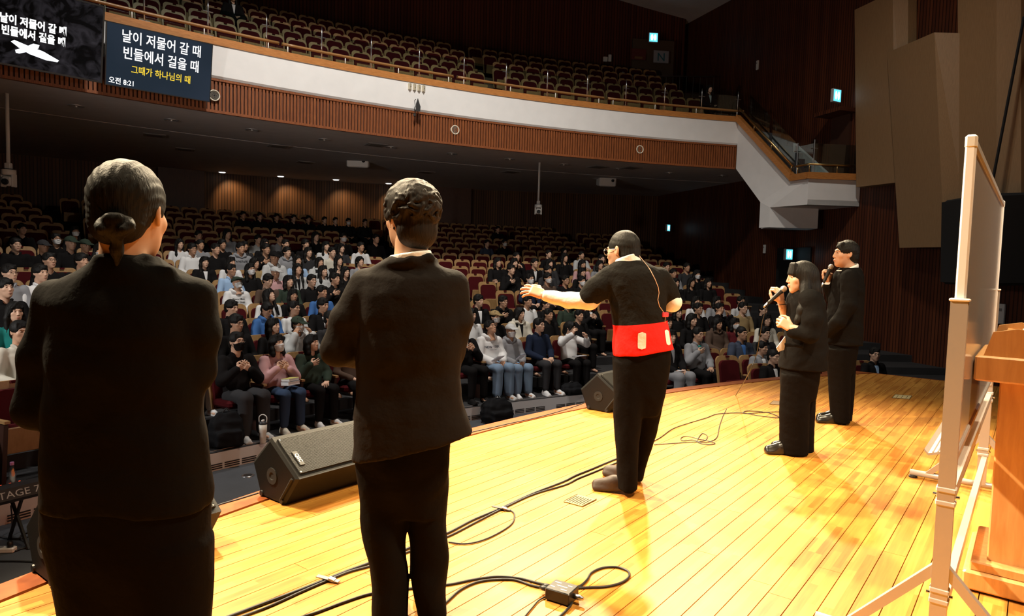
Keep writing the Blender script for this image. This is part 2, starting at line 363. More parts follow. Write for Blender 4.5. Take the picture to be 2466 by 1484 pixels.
# columns in the back wall (dark pilasters seen behind the audience)
for px, w_ in ((440, 1.5), (1090, 1.4)):
    q = [i for i in range(len(back_pts)-1)]; d = ray(px, 640)[:2]
    for a, b in zip(back_pts[:-1], back_pts[1:]):
        a, b = V(a), V(b); M2 = np.array([d, a-b]).T; s_, t_ = np.linalg.solve(M2, a)
        if 0 <= t_ <= 1: p = a+(b-a)*t_; ang = math.atan2((b-a)[1], (b-a)[0])
    mb = MB(); mb.box((p[0], p[1]-0.12, 2.6), (w_, 0.3, 4.0), (0, 0, ang)); tag(mb.build('trim_4' if px < 800 else 'trim_5', wood('pilaster_wood', (0.06, 0.02, 0.008), (0.10, 0.032, 0.012), (9, 9, 0.6))), kind='structure')
# ------------------------------------------------------------------ balcony front
A_R, A_L = 101.36, 152.0
ZU, ZS, ZW = 4.44, 5.142, 5.82
n = 120
def arc(rows, a0, a1, mats, n=120, smooth=True): return fix_normals(ring(rows, a0, a1, n, CB, mats))
bal = link('wall_balcony', arc([(RB+0.35, ZS+0.01), (RB-0.02, ZS), (RB-0.05, ZS+0.045), (RB-0.05, ZW), (RB+0.45, ZW), (RB+0.45, 5.6)], A_R, A_L, [M_WHITE])); tag(bal, kind='structure')
tag(link('trim_6', arc([(RB-0.07, ZW-0.005), (RB-0.07, ZW+0.15), (RB+0.2, ZW+0.15), (RB+0.2, ZW)], A_R, A_L, [M_TRIM])), kind='structure')
base = link('trim_7', arc([(RB+0.04, ZU), (RB+0.04, ZS)], A_R, A_L, [mat('slat_backing', (0.05, 0.013, 0.004), 0.7)])); tag(base, kind='structure')
me = MB()
pitch = math.degrees(0.076/RB); a = A_R+0.02; sh = 0.049
while a < A_L:
    p = pol(CB, RB+0.02, a); h = ZS-0.05-(ZU+0.04); dz = RNG.uniform(-0.004, 0.004)
    me.box((p[0], p[1], ZU+0.04+h/2), (0.04+dz, sh+dz, h), (0, 0, math.radians(a))); a += pitch
o = me.build('slats', M_SLAT, base); o['kind'] = 'stuff'
tag(link('trim_8', arc([(RB+0.06, ZS), (RB-0.015, ZS), (RB-0.015, ZS-0.05), (RB+0.06, ZS-0.05)], A_R, A_L, [M_SLAT])), kind='structure')
tag(link('trim_9', arc([(RB+0.06, ZU+0.045), (RB-0.015, ZU+0.045), (RB-0.015, ZU-0.01), (RB+0.06, ZU-0.01)], A_R, A_L, [M_SLAT])), kind='structure')
tag(link('ceiling_balcony', arc([(RB+0.05, ZU), (RB+3.25, ZU+0.02), (RB+3.25, ZU+0.08), (RB+3.32, ZU+0.08), (RB+3.32, ZU+0.02), (RB+14, ZU+0.02)], 93, A_L, [M_CEIL])), kind='structure')
# balcony treads
prof = [(RB+0.4, 5.60)]
BR = [RB+1.35+0.9*i for i in range(5)]; BZ = [5.90+0.46*i for i in range(5)]
prof = [(RB+0.2, BZ[0])]
for i in range(5):
    e = BR[i]+0.42; prof += [(e, BZ[i]), (e, BZ[min(i+1, 4)]+(0.2 if i == 4 else 0))]
prof += [(RB+6.4, prof[-1][1])]
tag(link('floor_balcony', arc(prof, 99.8, 146, [mat('balcony_floor', (0.12, 0.085, 0.05), 0.7)])), kind='structure')
# ------------------------------------------------------------------ stair and landing at the balcony end
Pc = pol(CB, RB-0.05, A_R)                     # balcony corner
Pl = V([7.58, 18.9]); Pf = V([7.77, 18.3]); Pw = V([9.35, 18.42])
def dz_at(px, py, P): return CH + (AT(px, py, P[1])[2]-CH)
zL = AT(1892, 436.5, Pl[1])[2]
mb = MB()
th = V([0.93, 0.32])*0.16
z_b1 = AT(1770.8, 408, Pc[1])[2]; P_lo = V([7.02, 19.95])
# side of the stair: a thin wall following the flight down
zlow = AT(1831, 487, 19.75)[2]; PB = AT(1831, 487, 19.75)[:2]
zb = AT(1931, 492.6, Pf[1])[2]; zbox = AT(1829, 548.8, 19.75)[2]
side = [(*Pc, ZW), (*Pl, zL), (*Pf, zL), (*Pf, zb), (*AT(1854, 505, 19.4)[:2], zb), (*AT(1854, 545, 19.0)[:2], zbox), (*PB, zbox), (*PB, zlow), (*Pc, ZU)]
mb.prism([(*Pc, ZU), (*PB, zlow), (*Pl, zL), (*Pc, ZW)], (th[0], th[1], 0))
Qz = AT(1854, 505, 19.4)[:2]
mb.prism([(*PB, zbox), (*Qz, zbox), (*Qz, zb), (*Pl, zL), (*PB, zlow)], (th[0], th[1], 0)); mb.prism([(*Qz, zb), (*Pf, zb), (*Pf, zL), (*Pl, zL)], (th[0], th[1], 0))
# landing parapet, slab and the lower box
mb.prism([(*Pf, zb), (*Pw, zb), (*Pw, zL), (*Pf, zL)], (0.0, 0.16, 0))
mb.prism([(*Pf, zb), (*Pw, zb), (Pw[0]+0.1, 20.6, zb), (*AT(1854, 505, 19.8)[:2], zb)], (0, 0, 0.14))
Qa = AT(1854, 505, 19.4)[:2]; Qb = AT(1971, 508, 19.4)[:2]
mb.prism([(*Qa, zbox), (*Qb, zbox), (*Qb, zb), (*Qa, zb)], (0.1, 0.9, 0))
st = mb.build('trim_10', M_WHITE); tag(st, kind='structure'); fix_normals(st.data)
mb = MB()
def rail_cap(P0, z0, P1, z1, h=0.17, t=0.22):
    e = V([P1[0]-P0[0], P1[1]-P0[1]]); e = e/np.hypot(*e); nrm = V([e[1], -e[0]])*0.5*t
    mb.prism([(P0[0]-nrm[0], P0[1]-nrm[1], z0), (P1[0]-nrm[0], P1[1]-nrm[1], z1), (P1[0]-nrm[0], P1[1]-nrm[1], z1+h), (P0[0]-nrm[0], P0[1]-nrm[1], z0+h)], (2*nrm[0], 2*nrm[1], 0))
rail_cap(Pc, ZW, Pl, zL, 0.2); rail_cap(Pl, zL, Pf, zL); rail_cap(Pf+V([-0.08, 0.02]), zL, Pw, zL)
tag(mb.build('trim_11', M_TRIM), kind='structure')
# the inner stair wall against the side wall
I0 = wall_at(1800, 1.2); mb = MB()
p1, p2 = V([8.35, 20.9]), V([8.85, 19.2])
mb.prism([(*p1, 4.5), (*p2, 3.3), (*p2, zL+0.12), (*p1, 5.3)], (0.12, 0.04, 0)); tag(mb.build('trim_12', M_WHITE), kind='structure')
# steps
mb = MB()
for i in range(9):
    t = (i+0.5)/9; c = Pc+(Pl-Pc)*t+V([0.93, 0.32])*0.75; mb.box((c[0], c[1], ZW-0.15-(ZW-zL)*(i+1)/9), (1.2, 0.26, 0.18), (0, 0, math.atan2(0.32, 0.93)))
tag(mb.build('floor_stair', M_CARPET), kind='structure')
# ------------------------------------------------------------------ acoustic panels and doors on the right wall
def panel(label, front, fold, back=0.02, front_off=0.28, fold_off=0.45):
    """front: outline pixels in order; fold: indices that stand further proud"""
    f = [wallpt(x, y, fold_off if i in fold else front_off) for i, (x, y) in enumerate(front)]
    n = len(f); c = sum(f)/n; f0 = f[0]
    b = [p-V([Wn[0], Wn[1], 0])*((fold_off if i in fold else front_off)-back) for i, p in enumerate(f)]
    t = thing('acoustic_panel', label, 'wall panel', (c[0], c[1], min(p[2] for p in f)), 0, 'tan acoustic panels on the right wall')
    mb = MB(); mb.v = [tuple(p-V(t.location)) for p in f+b]
    k = sorted(fold)
    # two facets either side of the fold
    i, j = k[0], k[1]
    mb.f = [tuple(range(i, j+1)), tuple(list(range(j, n))+list(range(0, i+1)))]+[(q, q+n, (q+1) % n+n, (q+1) % n) for q in range(n)]+[tuple(range(2*n-1, n-1, -1))]
    mb.m = [0]*len(mb.f); o = mb.build('panel_board', M_PANEL, t); fix_normals(o.data)
    if back > 0.3:
        for q in (0, 3): e = f[q]*0.5+c*0.5-V(t.location); mb = MB(); mb.tube([e-V([Wn[0], Wn[1], 0])*(front_off-back-0.02), e-V([Wn[0], Wn[1], 0])*front_off], 0.05, 6); mb.build('wall_bracket', M_BLACKM, t)
    return t
panel('tan folded acoustic panel nearest the landing, behind its neighbour', [(2058, 24), (2150, -20), (2187, -20), (2185, 445), (2155, 440), (2062, 451)], {1, 4})
panel('tan folded acoustic panel hanging lowest in front of the other panels', [(2136, 127), (2250, 78), (2320, 80), (2318, 470), (2274, 595), (2166, 597)], {1, 4}, front_off=0.56, fold_off=0.9, back=0.47)
panel('tall tan acoustic panel at the right edge above the hanging loudspeaker', [(2306, -40), (2400, -40), (2459, -40), (2459, 500), (2400, 505), (2310, 500)], {1, 4}, front_off=0.6, fold_off=0.7, back=0.1)
def wall_box(name, px, py, w_, h_, dep, m, off=0.0):
    p = wallpt(px, py, off+dep/2); mb = MB(); mb.box((0, 0, 0), (dep, w_, h_), (0, 0, math.atan2(Wn[1], Wn[0]))); o = mb.build(name, m); o.location = p; return o
# side door recess under the landing and its hood above
o = wall_box('door_1', 1905, 745, 1.5, 3.2, 0.06, M_BLACKM); o.location[2] = 0.55; tag(o, kind='structure')
o = wall_box('door_2', 2022, 372, 0.7, 2.3, 0.06, mat('dark_door', (0.05, 0.016, 0.007), 0.6)); tag(o, kind='structure')
mb = MB(); p = wallpt(2012, 272, 0.3); mb.box((0, 0, 0), (0.6, 1.0, 0.10), (0, 0, math.atan2(Wn[1], Wn[0]))); o = mb.build('trim_13', M_SIDE); o.location = p; tag(o, kind='structure')
me = o.data; l = me.uv_layers.new(name='u')
# ------------------------------------------------------------------ implicit-surface modelling for bodies and cloth
class Sdf:
    def __init__(s, lo, hi, h):
        s.lo = V(lo, dtype=float); s.h = h; n = np.ceil((V(hi)-s.lo)/h).astype(int)+1
        s.ax = [s.lo[i]+h*np.arange(n[i]) for i in range(3)]; s.f = np.full(n, 9.0)
    def _sl(s, lo, hi, m):
        r = []
        for i in range(3):
            a = max(0, int((lo[i]-m-s.lo[i])/s.h)); b = min(len(s.ax[i]), int((hi[i]+m-s.lo[i])/s.h)+2)
            if b <= a: return None
            r.append(slice(a, b))
        return tuple(r)
    def _xyz(s, sl): return s.ax[0][sl[0]][:, None, None], s.ax[1][sl[1]][None, :, None], s.ax[2][sl[2]][None, None, :]
    def _put(s, sl, d, k, op):
        f = s.f[sl]; k = max(k, 1e-4)
        if op == 'u':
            h = np.clip(0.5+0.5*(f-d)/k, 0, 1); s.f[sl] = f*(1-h)+d*h-k*h*(1-h)
        elif op == 's':
            d = -d; h = np.clip(0.5-0.5*(f-d)/k, 0, 1); s.f[sl] = f*(1-h)+d*h+k*h*(1-h)
    def cap(s, a, b, ra, rb=None, k=0.02, op='u', flat=None):
        """tapered capsule; flat=(axis, factor) squeezes it along an axis"""
        rb = ra if rb is None else rb; a, b = V(a, dtype=float), V(b, dtype=float); r = max(ra, rb)
        sl = s._sl(np.minimum(a, b)-r, np.maximum(a, b)+r, k+2*s.h)
        if sl is None: return s
        X, Y, Z = s._xyz(sl); px, py, pz = X-a[0], Y-a[1], Z-a[2]; ab = b-a; den = ab@ab+1e-9
        t = np.clip((px*ab[0]+py*ab[1]+pz*ab[2])/den, 0, 1)
        qx, qy, qz = px-ab[0]*t, py-ab[1]*t, pz-ab[2]*t
        if flat is not None:
            n = V(flat[0], dtype=float); n = n/np.linalg.norm(n); g = (qx*n[0]+qy*n[1]+qz*n[2])*(flat[1]-1)
            qx, qy, qz = qx+n[0]*g, qy+n[1]*g, qz+n[2]*g
        s._put(sl, np.sqrt(qx*qx+qy*qy+qz*qz)-(ra+(rb-ra)*t), k, op); return s
    def chain(s, pts, rs, k=0.02, flat=None):
        for i in range(len(pts)-1): s.cap(pts[i], pts[i+1], rs[i], rs[i+1], k, flat=flat)
        return s
    def ell(s, c, r, k=0.02, op='u', rot=None):
        c = V(c, dtype=float); r = V(r, dtype=float); m = r.max(); sl = s._sl(c-m, c+m, k+2*s.h)
        if sl is None: return s
        X, Y, Z = s._xyz(sl); p = [X-c[0], Y-c[1], Z-c[2]]
        if rot is not None: p = [p[0]*rot[0][i]+p[1]*rot[1][i]+p[2]*rot[2][i] for i in range(3)]
        k0 = np.sqrt((p[0]/r[0])**2+(p[1]/r[1])**2+(p[2]/r[2])**2); k1 = np.sqrt((p[0]/r[0]**2)**2+(p[1]/r[1]**2)**2+(p[2]/r[2]**2)**2)+1e-9
        s._put(sl, k0*(k0-1)/k1, k, op); return s
    def box(s, c, hs, r=0.01, k=0.01, op='u', rot=None):
        c = V(c, dtype=float); hs = V(hs, dtype=float); m = np.linalg.norm(hs)+r; sl = s._sl(c-m, c+m, k+2*s.h)
        if sl is None: return s
        X, Y, Z = s._xyz(sl); p = [X-c[0], Y-c[1], Z-c[2]]
        if rot is not None: p = [p[0]*rot[0][i]+p[1]*rot[1][i]+p[2]*rot[2][i] for i in range(3)]
        q = [np.abs(p[i])-hs[i] for i in range(3)]
        d = np.sqrt(sum(np.maximum(a, 0)**2 for a in q))+np.minimum(np.maximum(np.maximum(q[0]+0*q[1]+0*q[2], q[1]), q[2]), 0)-r
        s._put(sl, d, k, op); return s
    def loft(s, rings, k=0.02, p=2.0):
        """rings: (z, cx, cy, rx, ry) stacked along z"""
        R = np.array(sorted(rings)); m = R[:, 3:].max(); lo = (R[:, 1].min()-m, R[:, 2].min()-m, R[0, 0]); hi = (R[:, 1].max()+m, R[:, 2].max()+m, R[-1, 0])
        sl = s._sl(lo, hi, k+2*s.h)
        if sl is None: return s
        X, Y, Z = s._xyz(sl); z = Z.ravel(); I = [np.interp(z, R[:, 0], R[:, i])[None, None, :] for i in range(1, 5)]
        q = (np.abs((X-I[0])/I[2])**p+np.abs((Y-I[1])/I[3])**p)**(1/p); d = (q-1)*np.minimum(I[2], I[3])
        d = np.maximum(d, np.maximum(R[0, 0]-Z, Z-R[-1, 0])); s._put(sl, d, k, 'u'); return s
    def plane(s, pt, n, k=0.005):
        """cut away the side the normal points to"""
        n = V(n, dtype=float); n = n/np.linalg.norm(n); X, Y, Z = s._xyz((slice(None),)*3)
        d = -((X-pt[0])*n[0]+(Y-pt[1])*n[1]+(Z-pt[2])*n[2]); s._put((slice(None),)*3, d, k, 's'); return s
    def inter(s, other, grow=0.0):
        s.f = np.maximum(s.f, other-grow); return s
    def wrinkle(s, amp, fr, seed=0):
        X, Y, Z = s._xyz((slice(None),)*3); r = np.random.default_rng(seed); n = 0
        for i in range(5):
            a = r.normal(size=3)*fr*(1+0.5*i)/1.5; a[2] *= 1.3; n = n+np.sin(X*a[0]+Y*a[1]+Z*a[2]+r.uniform(0, 6.3))/(1+0.5*i)
        s.f = s.f+amp*n*(np.abs(s.f) < 0.1); return s
    def strands(s, amp, n=46):
        X, Y, Z = s._xyz((slice(None),)*3); a = np.arctan2(X, Y+0.02); s.f = s.f+amp*(np.sin(n*a+2.0*np.sin(Z*14))+0.5*np.sin(2.3*n*a+1.5*np.sin(Z*23)))*(np.abs(s.f) < 0.05); return s
    def nets(s):
        f = s.f; f[0] = f[-1] = 9; f[:, 0] = f[:, -1] = 9; f[:, :, 0] = f[:, :, -1] = 9
        S = f < 0; c = np.zeros(np.array(f.shape)-1, np.int8)
        off = [(i, j, k) for i in (0, 1) for j in (0, 1) for k in (0, 1)]
        sh = f.shape
        for o in off: c += S[o[0]:sh[0]-1+o[0], o[1]:sh[1]-1+o[1], o[2]:sh[2]-1+o[2]]
        act = (c > 0) & (c < 8); idx = np.full(c.shape, -1); ijk = np.argwhere(act); idx[act] = np.arange(len(ijk))
        P = np.zeros((len(ijk), 3)); cnt = np.zeros(len(ijk))
        for a in off:
            for ax in range(3):
                if a[ax]: continue
                b = list(a); b[ax] = 1
                fa = f[ijk[:, 0]+a[0], ijk[:, 1]+a[1], ijk[:, 2]+a[2]]; fb = f[ijk[:, 0]+b[0], ijk[:, 1]+b[1], ijk[:, 2]+b[2]]
                m = (fa < 0) != (fb < 0); t = np.where(m, fa/np.where(m, fa-fb, 1), 0)
                p = np.tile(V(a, dtype=float), (len(ijk), 1)); p[:, ax] += t; P += p*m[:, None]; cnt += m
        vs = s.lo+s.h*(ijk+P/cnt[:, None]); Q = []
        for ax in range(3):
            u, v = (ax+1) % 3, (ax+2) % 3; sl0 = [slice(None)]*3; sl1 = [slice(None)]*3; sl0[ax] = slice(0, -1); sl1[ax] = slice(1, None)
            A, B = S[tuple(sl0)], S[tuple(sl1)]; e = np.argwhere(A != B); e = e[(e[:, u] > 0) & (e[:, v] > 0)]
            du = np.zeros(3, int); du[u] = 1; dv = np.zeros(3, int); dv[v] = 1
            g = lambda q: idx[q[:, 0], q[:, 1], q[:, 2]]
            quad = np.stack([g(e-du-dv), g(e-dv), g(e), g(e-du)], 1); ins = S[e[:, 0], e[:, 1], e[:, 2]]
            quad[~ins] = quad[~ins][:, ::-1]; Q.append(quad)
        return vs, np.concatenate(Q)
def relax(v, q, it=2, lam=0.5):
    n = len(v)
    for _ in range(it):
        acc = np.zeros_like(v); cnt = np.zeros(n)
        for a, b in ((0, 1), (1, 2), (2, 3), (3, 0)):
            np.add.at(acc, q[:, a], v[q[:, b]]); np.add.at(cnt, q[:, a], 1)
        v = v*(1-lam)+lam*acc/np.maximum(cnt, 1)[:, None]
    return v
def join(parts):
    """parts: (verts, quads, material index)"""
    vs, qs, ms, b = [], [], [], 0
    for v, q, m in parts: vs.append(v); qs.append(q+b); ms.append(np.full(len(q), m)); b += len(v)
    return np.concatenate(vs), np.concatenate(qs), np.concatenate(ms)
def xf(v, M): M = np.array(M); return v@M[:3, :3].T+M[:3, 3]
def sphere_q(c, r, n=8, m=6):
    """quad ellipsoid patch used for eyes, brows, lips"""
    vs = []; qs = []
    for i in range(m+1):
        t = math.pi*i/m
        for j in range(n): p = 2*math.pi*j/n; vs.append((c[0]+r[0]*math.sin(t)*math.cos(p), c[1]+r[1]*math.sin(t)*math.sin(p), c[2]+r[2]*math.cos(t)))
    for i in range(m):
        for j in range(n): qs.append((i*n+j, (i+1)*n+j, (i+1)*n+(j+1) % n, i*n+(j+1) % n))
    return V(vs), V(qs)
# ---- head: origin at the centre of the skull, facing +Y, chin at z=-0.125, top at 0.115
def head_field(h=0.004, fem=False, grow=0.0):
    s = Sdf((-0.12, -0.13, -0.24), (0.12, 0.15, 0.15), h); w = 0.94 if fem else 1.0; g = grow
    s.ell((0, -0.012, 0.025), (0.076*w+g, 0.098+g, 0.095+g), 0.01)
    s.ell((0, 0.022, -0.02), (0.068*w+g, 0.078+g, 0.085+g), 0.02)
    s.ell((0, 0.048, -0.078), (0.047*w+g, 0.045+g, 0.046+g), 0.035)               # jaw and chin
    s.ell((0, 0.072, -0.106), (0.019*w+g, 0.018+g, 0.016+g), 0.025)
    for q in (-1, 1):
        s.ell((q*0.044*w, 0.062, -0.022), (0.022+g, 0.018+g, 0.02+g), 0.02)        # cheeks
        s.cap((q*0.012, 0.094, 0.030), (q*0.046, 0.080, 0.026), 0.006+g, 0.005+g, 0.014)   # brow
        if grow == 0: s.ell((q*0.031*w, 0.108, 0.008), (0.021, 0.018, 0.013), 0.012, 's')   # eye socket
    if grow == 0:
        for q in (-1, 1): s.ell((q*0.030*w, 0.083, 0.007), (0.0135, 0.0105, 0.0095), 0.004)  # eyeball lids
    s.cap((0, 0.094, 0.018), (0, 0.111, -0.030), 0.007+g, 0.0095+g, 0.012)           # nose
    s.ell((-0.011, 0.102, -0.034), (0.008+g, 0.009+g, 0.007+g), 0.006); s.ell((0.011, 0.102, -0.034), (0.008+g, 0.009+g, 0.007+g), 0.006)
    s.ell((0, 0.099, -0.060), (0.021+g, 0.010+g, 0.0058+g), 0.006); s.ell((0, 0.096, -0.072), (0.018+g, 0.010+g, 0.0062+g), 0.006)
    return s
def head_mesh(h=0.004, fem=False, detail=True, neck=True):
    s = head_field(h, fem); w = 0.94 if fem else 1.0
    if neck: s.cap((0, -0.025, -0.03), (0, -0.035, -0.22), 0.050 if fem else 0.056, 0.052 if fem else 0.060, 0.03)
    for q in (-1, 1):                                                            # ears
        e = Euler((0.1, 0.0, q*0.30)).to_matrix()
        s.ell((q*0.079*w, -0.008, -0.004), (0.008, 0.019, 0.031), 0.008, rot=np.array(e)); s.ell((q*0.086*w, -0.002, -0.002), (0.005, 0.009, 0.016), 0.006, 's', np.array(e))
    v, q = s.nets(); parts = [(relax(v, q, 1, 0.4), q, 0)]
    for k in (-1, 1):
        parts.append((*sphere_q((k*0.031*w, 0.0915, 0.0065), (0.0125, 0.0035, 0.0042)), 1))                        # eye slit
        e, f = sphere_q((k*0.030*w, 0.0915, 0.031), (0.0185, 0.006, 0.0038)); e[:, 2] -= np.abs(e[:, 0]-k*0.026)*0.14; e[:, 1] -= np.abs(e[:, 0])*0.18-0.0035; parts.append((e, f, 1))
    parts.append((*sphere_q((0, 0.1005, -0.0655), (0.020, 0.0068, 0.0072), 10, 6), 2))
    return join(parts)
# ---- hair: returned in head coordinates
def hair_mesh(style, h=0.006, seed=0):
    s = Sdf((-0.20, -0.20, -0.52), (0.20, 0.20, 0.20), h); g = 0.018
    if style in ('short', 'crop', 'fluffy', 'fringe'):
        g = {'short': 0.011, 'crop': 0.007, 'fluffy': 0.030, 'fringe': 0.016}[style]
        s.ell((0, -0.014, 0.032), (0.076+g, 0.098+g, 0.092+g), 0.01)
        s.ell((0, -0.055, -0.035), (0.066+g*0.6, 0.055+g*0.6, 0.06), 0.03)
        s.ell((0, 0.118, -0.060), (0.078, 0.085, 0.120), 0.015, 's')
        for q in (-1, 1): s.ell((q*0.10, 0.030, -0.045), (0.045, 0.052, 0.055), 0.01, 's')
        if style in ('fringe', 'short'):
            for i in range(9):
                x = -0.060+0.015*i; s.cap((x*0.9, 0.055, 0.10), (x*1.05, 0.094-abs(x)*0.55, (0.036 if style == 'fringe' else 0.060)+0.007*math.sin(i*2.3)), 0.012, 0.005, 0.008)
        if style == 'fluffy': s.ell((0.01, -0.02, 0.075), (0.085, 0.09, 0.068), 0.03)
        s.strands({'crop': 0.0005}.get(style, 0.0013), 34); s.wrinkle(0.0009, 60, seed)
    elif style in ('long', 'bob', 'bangs', 'tied'):
        s.ell((0, -0.014, 0.030), (0.087, 0.109, 0.102), 0.01)
        zb = {'long': -0.40, 'bangs': -0.34, 'bob': -0.17, 'tied': -0.10}[style]
        for q in (-1, 1):
            if style == 'tied': continue
            s.chain([(q*0.060, -0.02, 0.02), (q*0.086, -0.005, -0.08), (q*0.088, 0.01 if style != 'bob' else 0.0, (zb-0.08)/2-0.02), (q*0.082, 0.03 if style == 'long' else 0.0, zb)], [0.035, 0.030, 0.033, 0.018], 0.03)
        s.chain([(0, -0.07, 0.0), (0, -0.085, -0.10), (0, -0.09, zb)], [0.07, 0.062, 0.045], 0.04)
        s.ell((0, 0.13, -0.075), (0.067, 0.105, 0.118), 0.015, 's')
        if style in ('bangs', 'bob'):
            for i in range(8): x = -0.052+0.015*i; s.cap((x*0.8, 0.06, 0.105), (x*1.1, 0.092-abs(x)*0.4, 0.034), 0.016, 0.008, 0.012)
        else:
            for q in (-1, 1): s.chain([(q*0.008, 0.062, 0.108), (q*0.052, 0.075, 0.055), (q*0.078, 0.035, -0.04)], [0.016, 0.016, 0.014], 0.015)
        s.strands(0.0014, 34); s.wrinkle(0.0008, 30, seed)
    v, q = s.nets(); return relax(v, q, 1, 0.4), q
def cap_mesh(h=0.006):
    s = Sdf((-0.14, -0.16, -0.05), (0.14, 0.24, 0.18), h)
    s.ell((0, -0.012, 0.045), (0.100, 0.122, 0.095), 0.01); s.plane((0, 0, 0.038), (0, -0.12, -1), 0.006)
    s.box((0, 0.145, 0.038), (0.062, 0.055, 0.002), 0.006, 0.02, rot=np.array(Euler((-0.28, 0, 0)).to_matrix()))
    s.ell((0, -0.012, 0.140), (0.010, 0.010, 0.008), 0.004)
    v, q = s.nets(); return relax(v, q, 1), q
def facemask_mesh(h=0.004):
    a = head_field(h, False, 0.009); b = head_field(h, False, 0.001)
    s = a; s.f = np.maximum(s.f, -b.f); X, Y, Z = s._xyz((slice(None),)*3)
    s.f = np.maximum(s.f, np.maximum(Z+0.012-0.25*np.maximum(np.abs(X)-0.02, 0)*-1, -Z-0.118)); s.f = np.maximum(s.f, 0.028-Y+0*X)
    for q in (-1, 1):
        s.cap((q*0.066, 0.040, -0.03), (q*0.082, -0.012, 0.008), 0.003, 0.003, 0.002); s.cap((q*0.060, 0.040, -0.085), (q*0.080, -0.014, -0.03), 0.003, 0.003, 0.002)
    v, q = s.nets(); return relax(v, q, 1), q
def glasses_mb():
    mb = MB()
    for q in (-1, 1):
        c = V([q*0.033, 0.108, 0.004]); mb.tube([c+V([0.024*math.cos(t), -abs(math.cos(t))*0.003, 0.020*math.sin(t)]) for t in np.linspace(0, 2*math.pi, 14)[:-1]], 0.0018, 5, True)
        mb.tube([(q*0.057, 0.104, 0.008), (q*0.080, 0.06, 0.010), (q*0.084, -0.005, 0.006), (q*0.083, -0.022, -0.012)], 0.0018, 5)
    mb.tube([(-0.009, 0.110, 0.008), (0, 0.114, 0.010), (0.009, 0.110, 0.008)], 0.0018, 5); return mb
# ---- hand: wrist at origin, fingers along +Y, palm facing -Z, thumb to +X (a left hand seen from above is mirrored)
def hand_mesh(curl=0.35, h=0.0042, spread=0.12, thumb=0.5):
    s = Sdf((-0.09, -0.06, -0.11), (0.11, 0.21, 0.06), h)
    s.cap((0, -0.05, 0), (0, 0.005, 0), 0.027, 0.024, 0.01, flat=((0, 0, 1), 1.25))
    s.box((0.0, 0.052, 0), (0.026, 0.032, 0.005), 0.011, 0.015)
    s.cap((0.012, 0.015, -0.006), (0.034, 0.045, -0.014), 0.018, 0.014, 0.015)
    lens = [(0.030, 0.040, 0.025, 0.020, 0.0090), (0.010, 0.045, 0.028, 0.022, 0.0094), (-0.011, 0.041, 0.026, 0.021, 0.0090), (-0.030, 0.033, 0.020, 0.018, 0.0080)]
    for i, (x, a, b, c, r) in enumerate(lens):
        p = V([x, 0.088-0.006*abs(i-1.2), 0.001]); yaw = (1.3-i)*spread; ang = curl*(0.75+0.12*i); pts = [p-V([x*0.3, 0.03, 0])]; pts.append(p)
        for l in (a, b, c):
            dvec = V([math.sin(yaw)*math.cos(ang), math.cos(yaw)*math.cos(ang), -math.sin(ang)]); p = p+dvec*l; pts.append(p); ang += curl
        s.chain(pts, [r*1.15, r*1.12, r, r*0.92, r*0.78], 0.004)
    t0 = V([0.030, 0.030, -0.010]); t1 = t0+V([0.030, 0.026, -0.014*thumb*2]); t2 = t1+V([0.010-0.020*thumb, 0.028, -0.016*thumb]); t3 = t2+V([0.004-0.022*thumb, 0.022, -0.010*thumb])
    s.chain([t0, t1, t2, t3], [0.015, 0.0122, 0.0105, 0.0085], 0.006)
    v, q = s.nets(); return relax(v, q, 1, 0.3), q
_HC = {}
def hand_at(p, fwd, palm, curl=0.35, right=True, h=0.0042, spread=0.12, thumb=0.5):
    """place a hand: wrist p, finger direction fwd, direction the palm faces"""
    key = (round(curl, 2), h, spread, thumb)
    if key not in _HC: _HC[key] = hand_mesh(curl, h, spread, thumb)
    v, q = _HC[key]; v = v.copy(); y = V(fwd, dtype=float); y /= np.linalg.norm(y); z = -V(palm, dtype=float); z -= y*(z@y); z /= np.linalg.norm(z); x = np.cross(y, z)
    # thumb sits at +x; a right hand, palm down, has its thumb on the left (-x)
    if right: v[:, 0] *= -1; q = q[:, ::-1]
    return v@np.array([x, y, z])+V(p), q
def head_matrix(p, yaw=0.0, pitch=0.0, roll=0.0, sc=1.0):
    """pitch>0 looks up; yaw>0 turns to the person's left"""
    return Matrix.Translation([float(q) for q in p]) @ Euler((pitch, roll, yaw), 'XYZ').to_matrix().to_4x4() @ Matrix.Scale(sc, 4)
SKINS = [mat('skin_light', (0.62, 0.38, 0.26), 0.5, spec=0.4), mat('skin_mid', (0.54, 0.31, 0.20), 0.5, spec=0.4), mat('skin_tan', (0.46, 0.25, 0.15), 0.5, spec=0.4)]
M_EYE = mat('eye_dark', (0.02, 0.014, 0.012), 0.3); M_LIP = mat('lip', (0.46, 0.17, 0.14), 0.5)
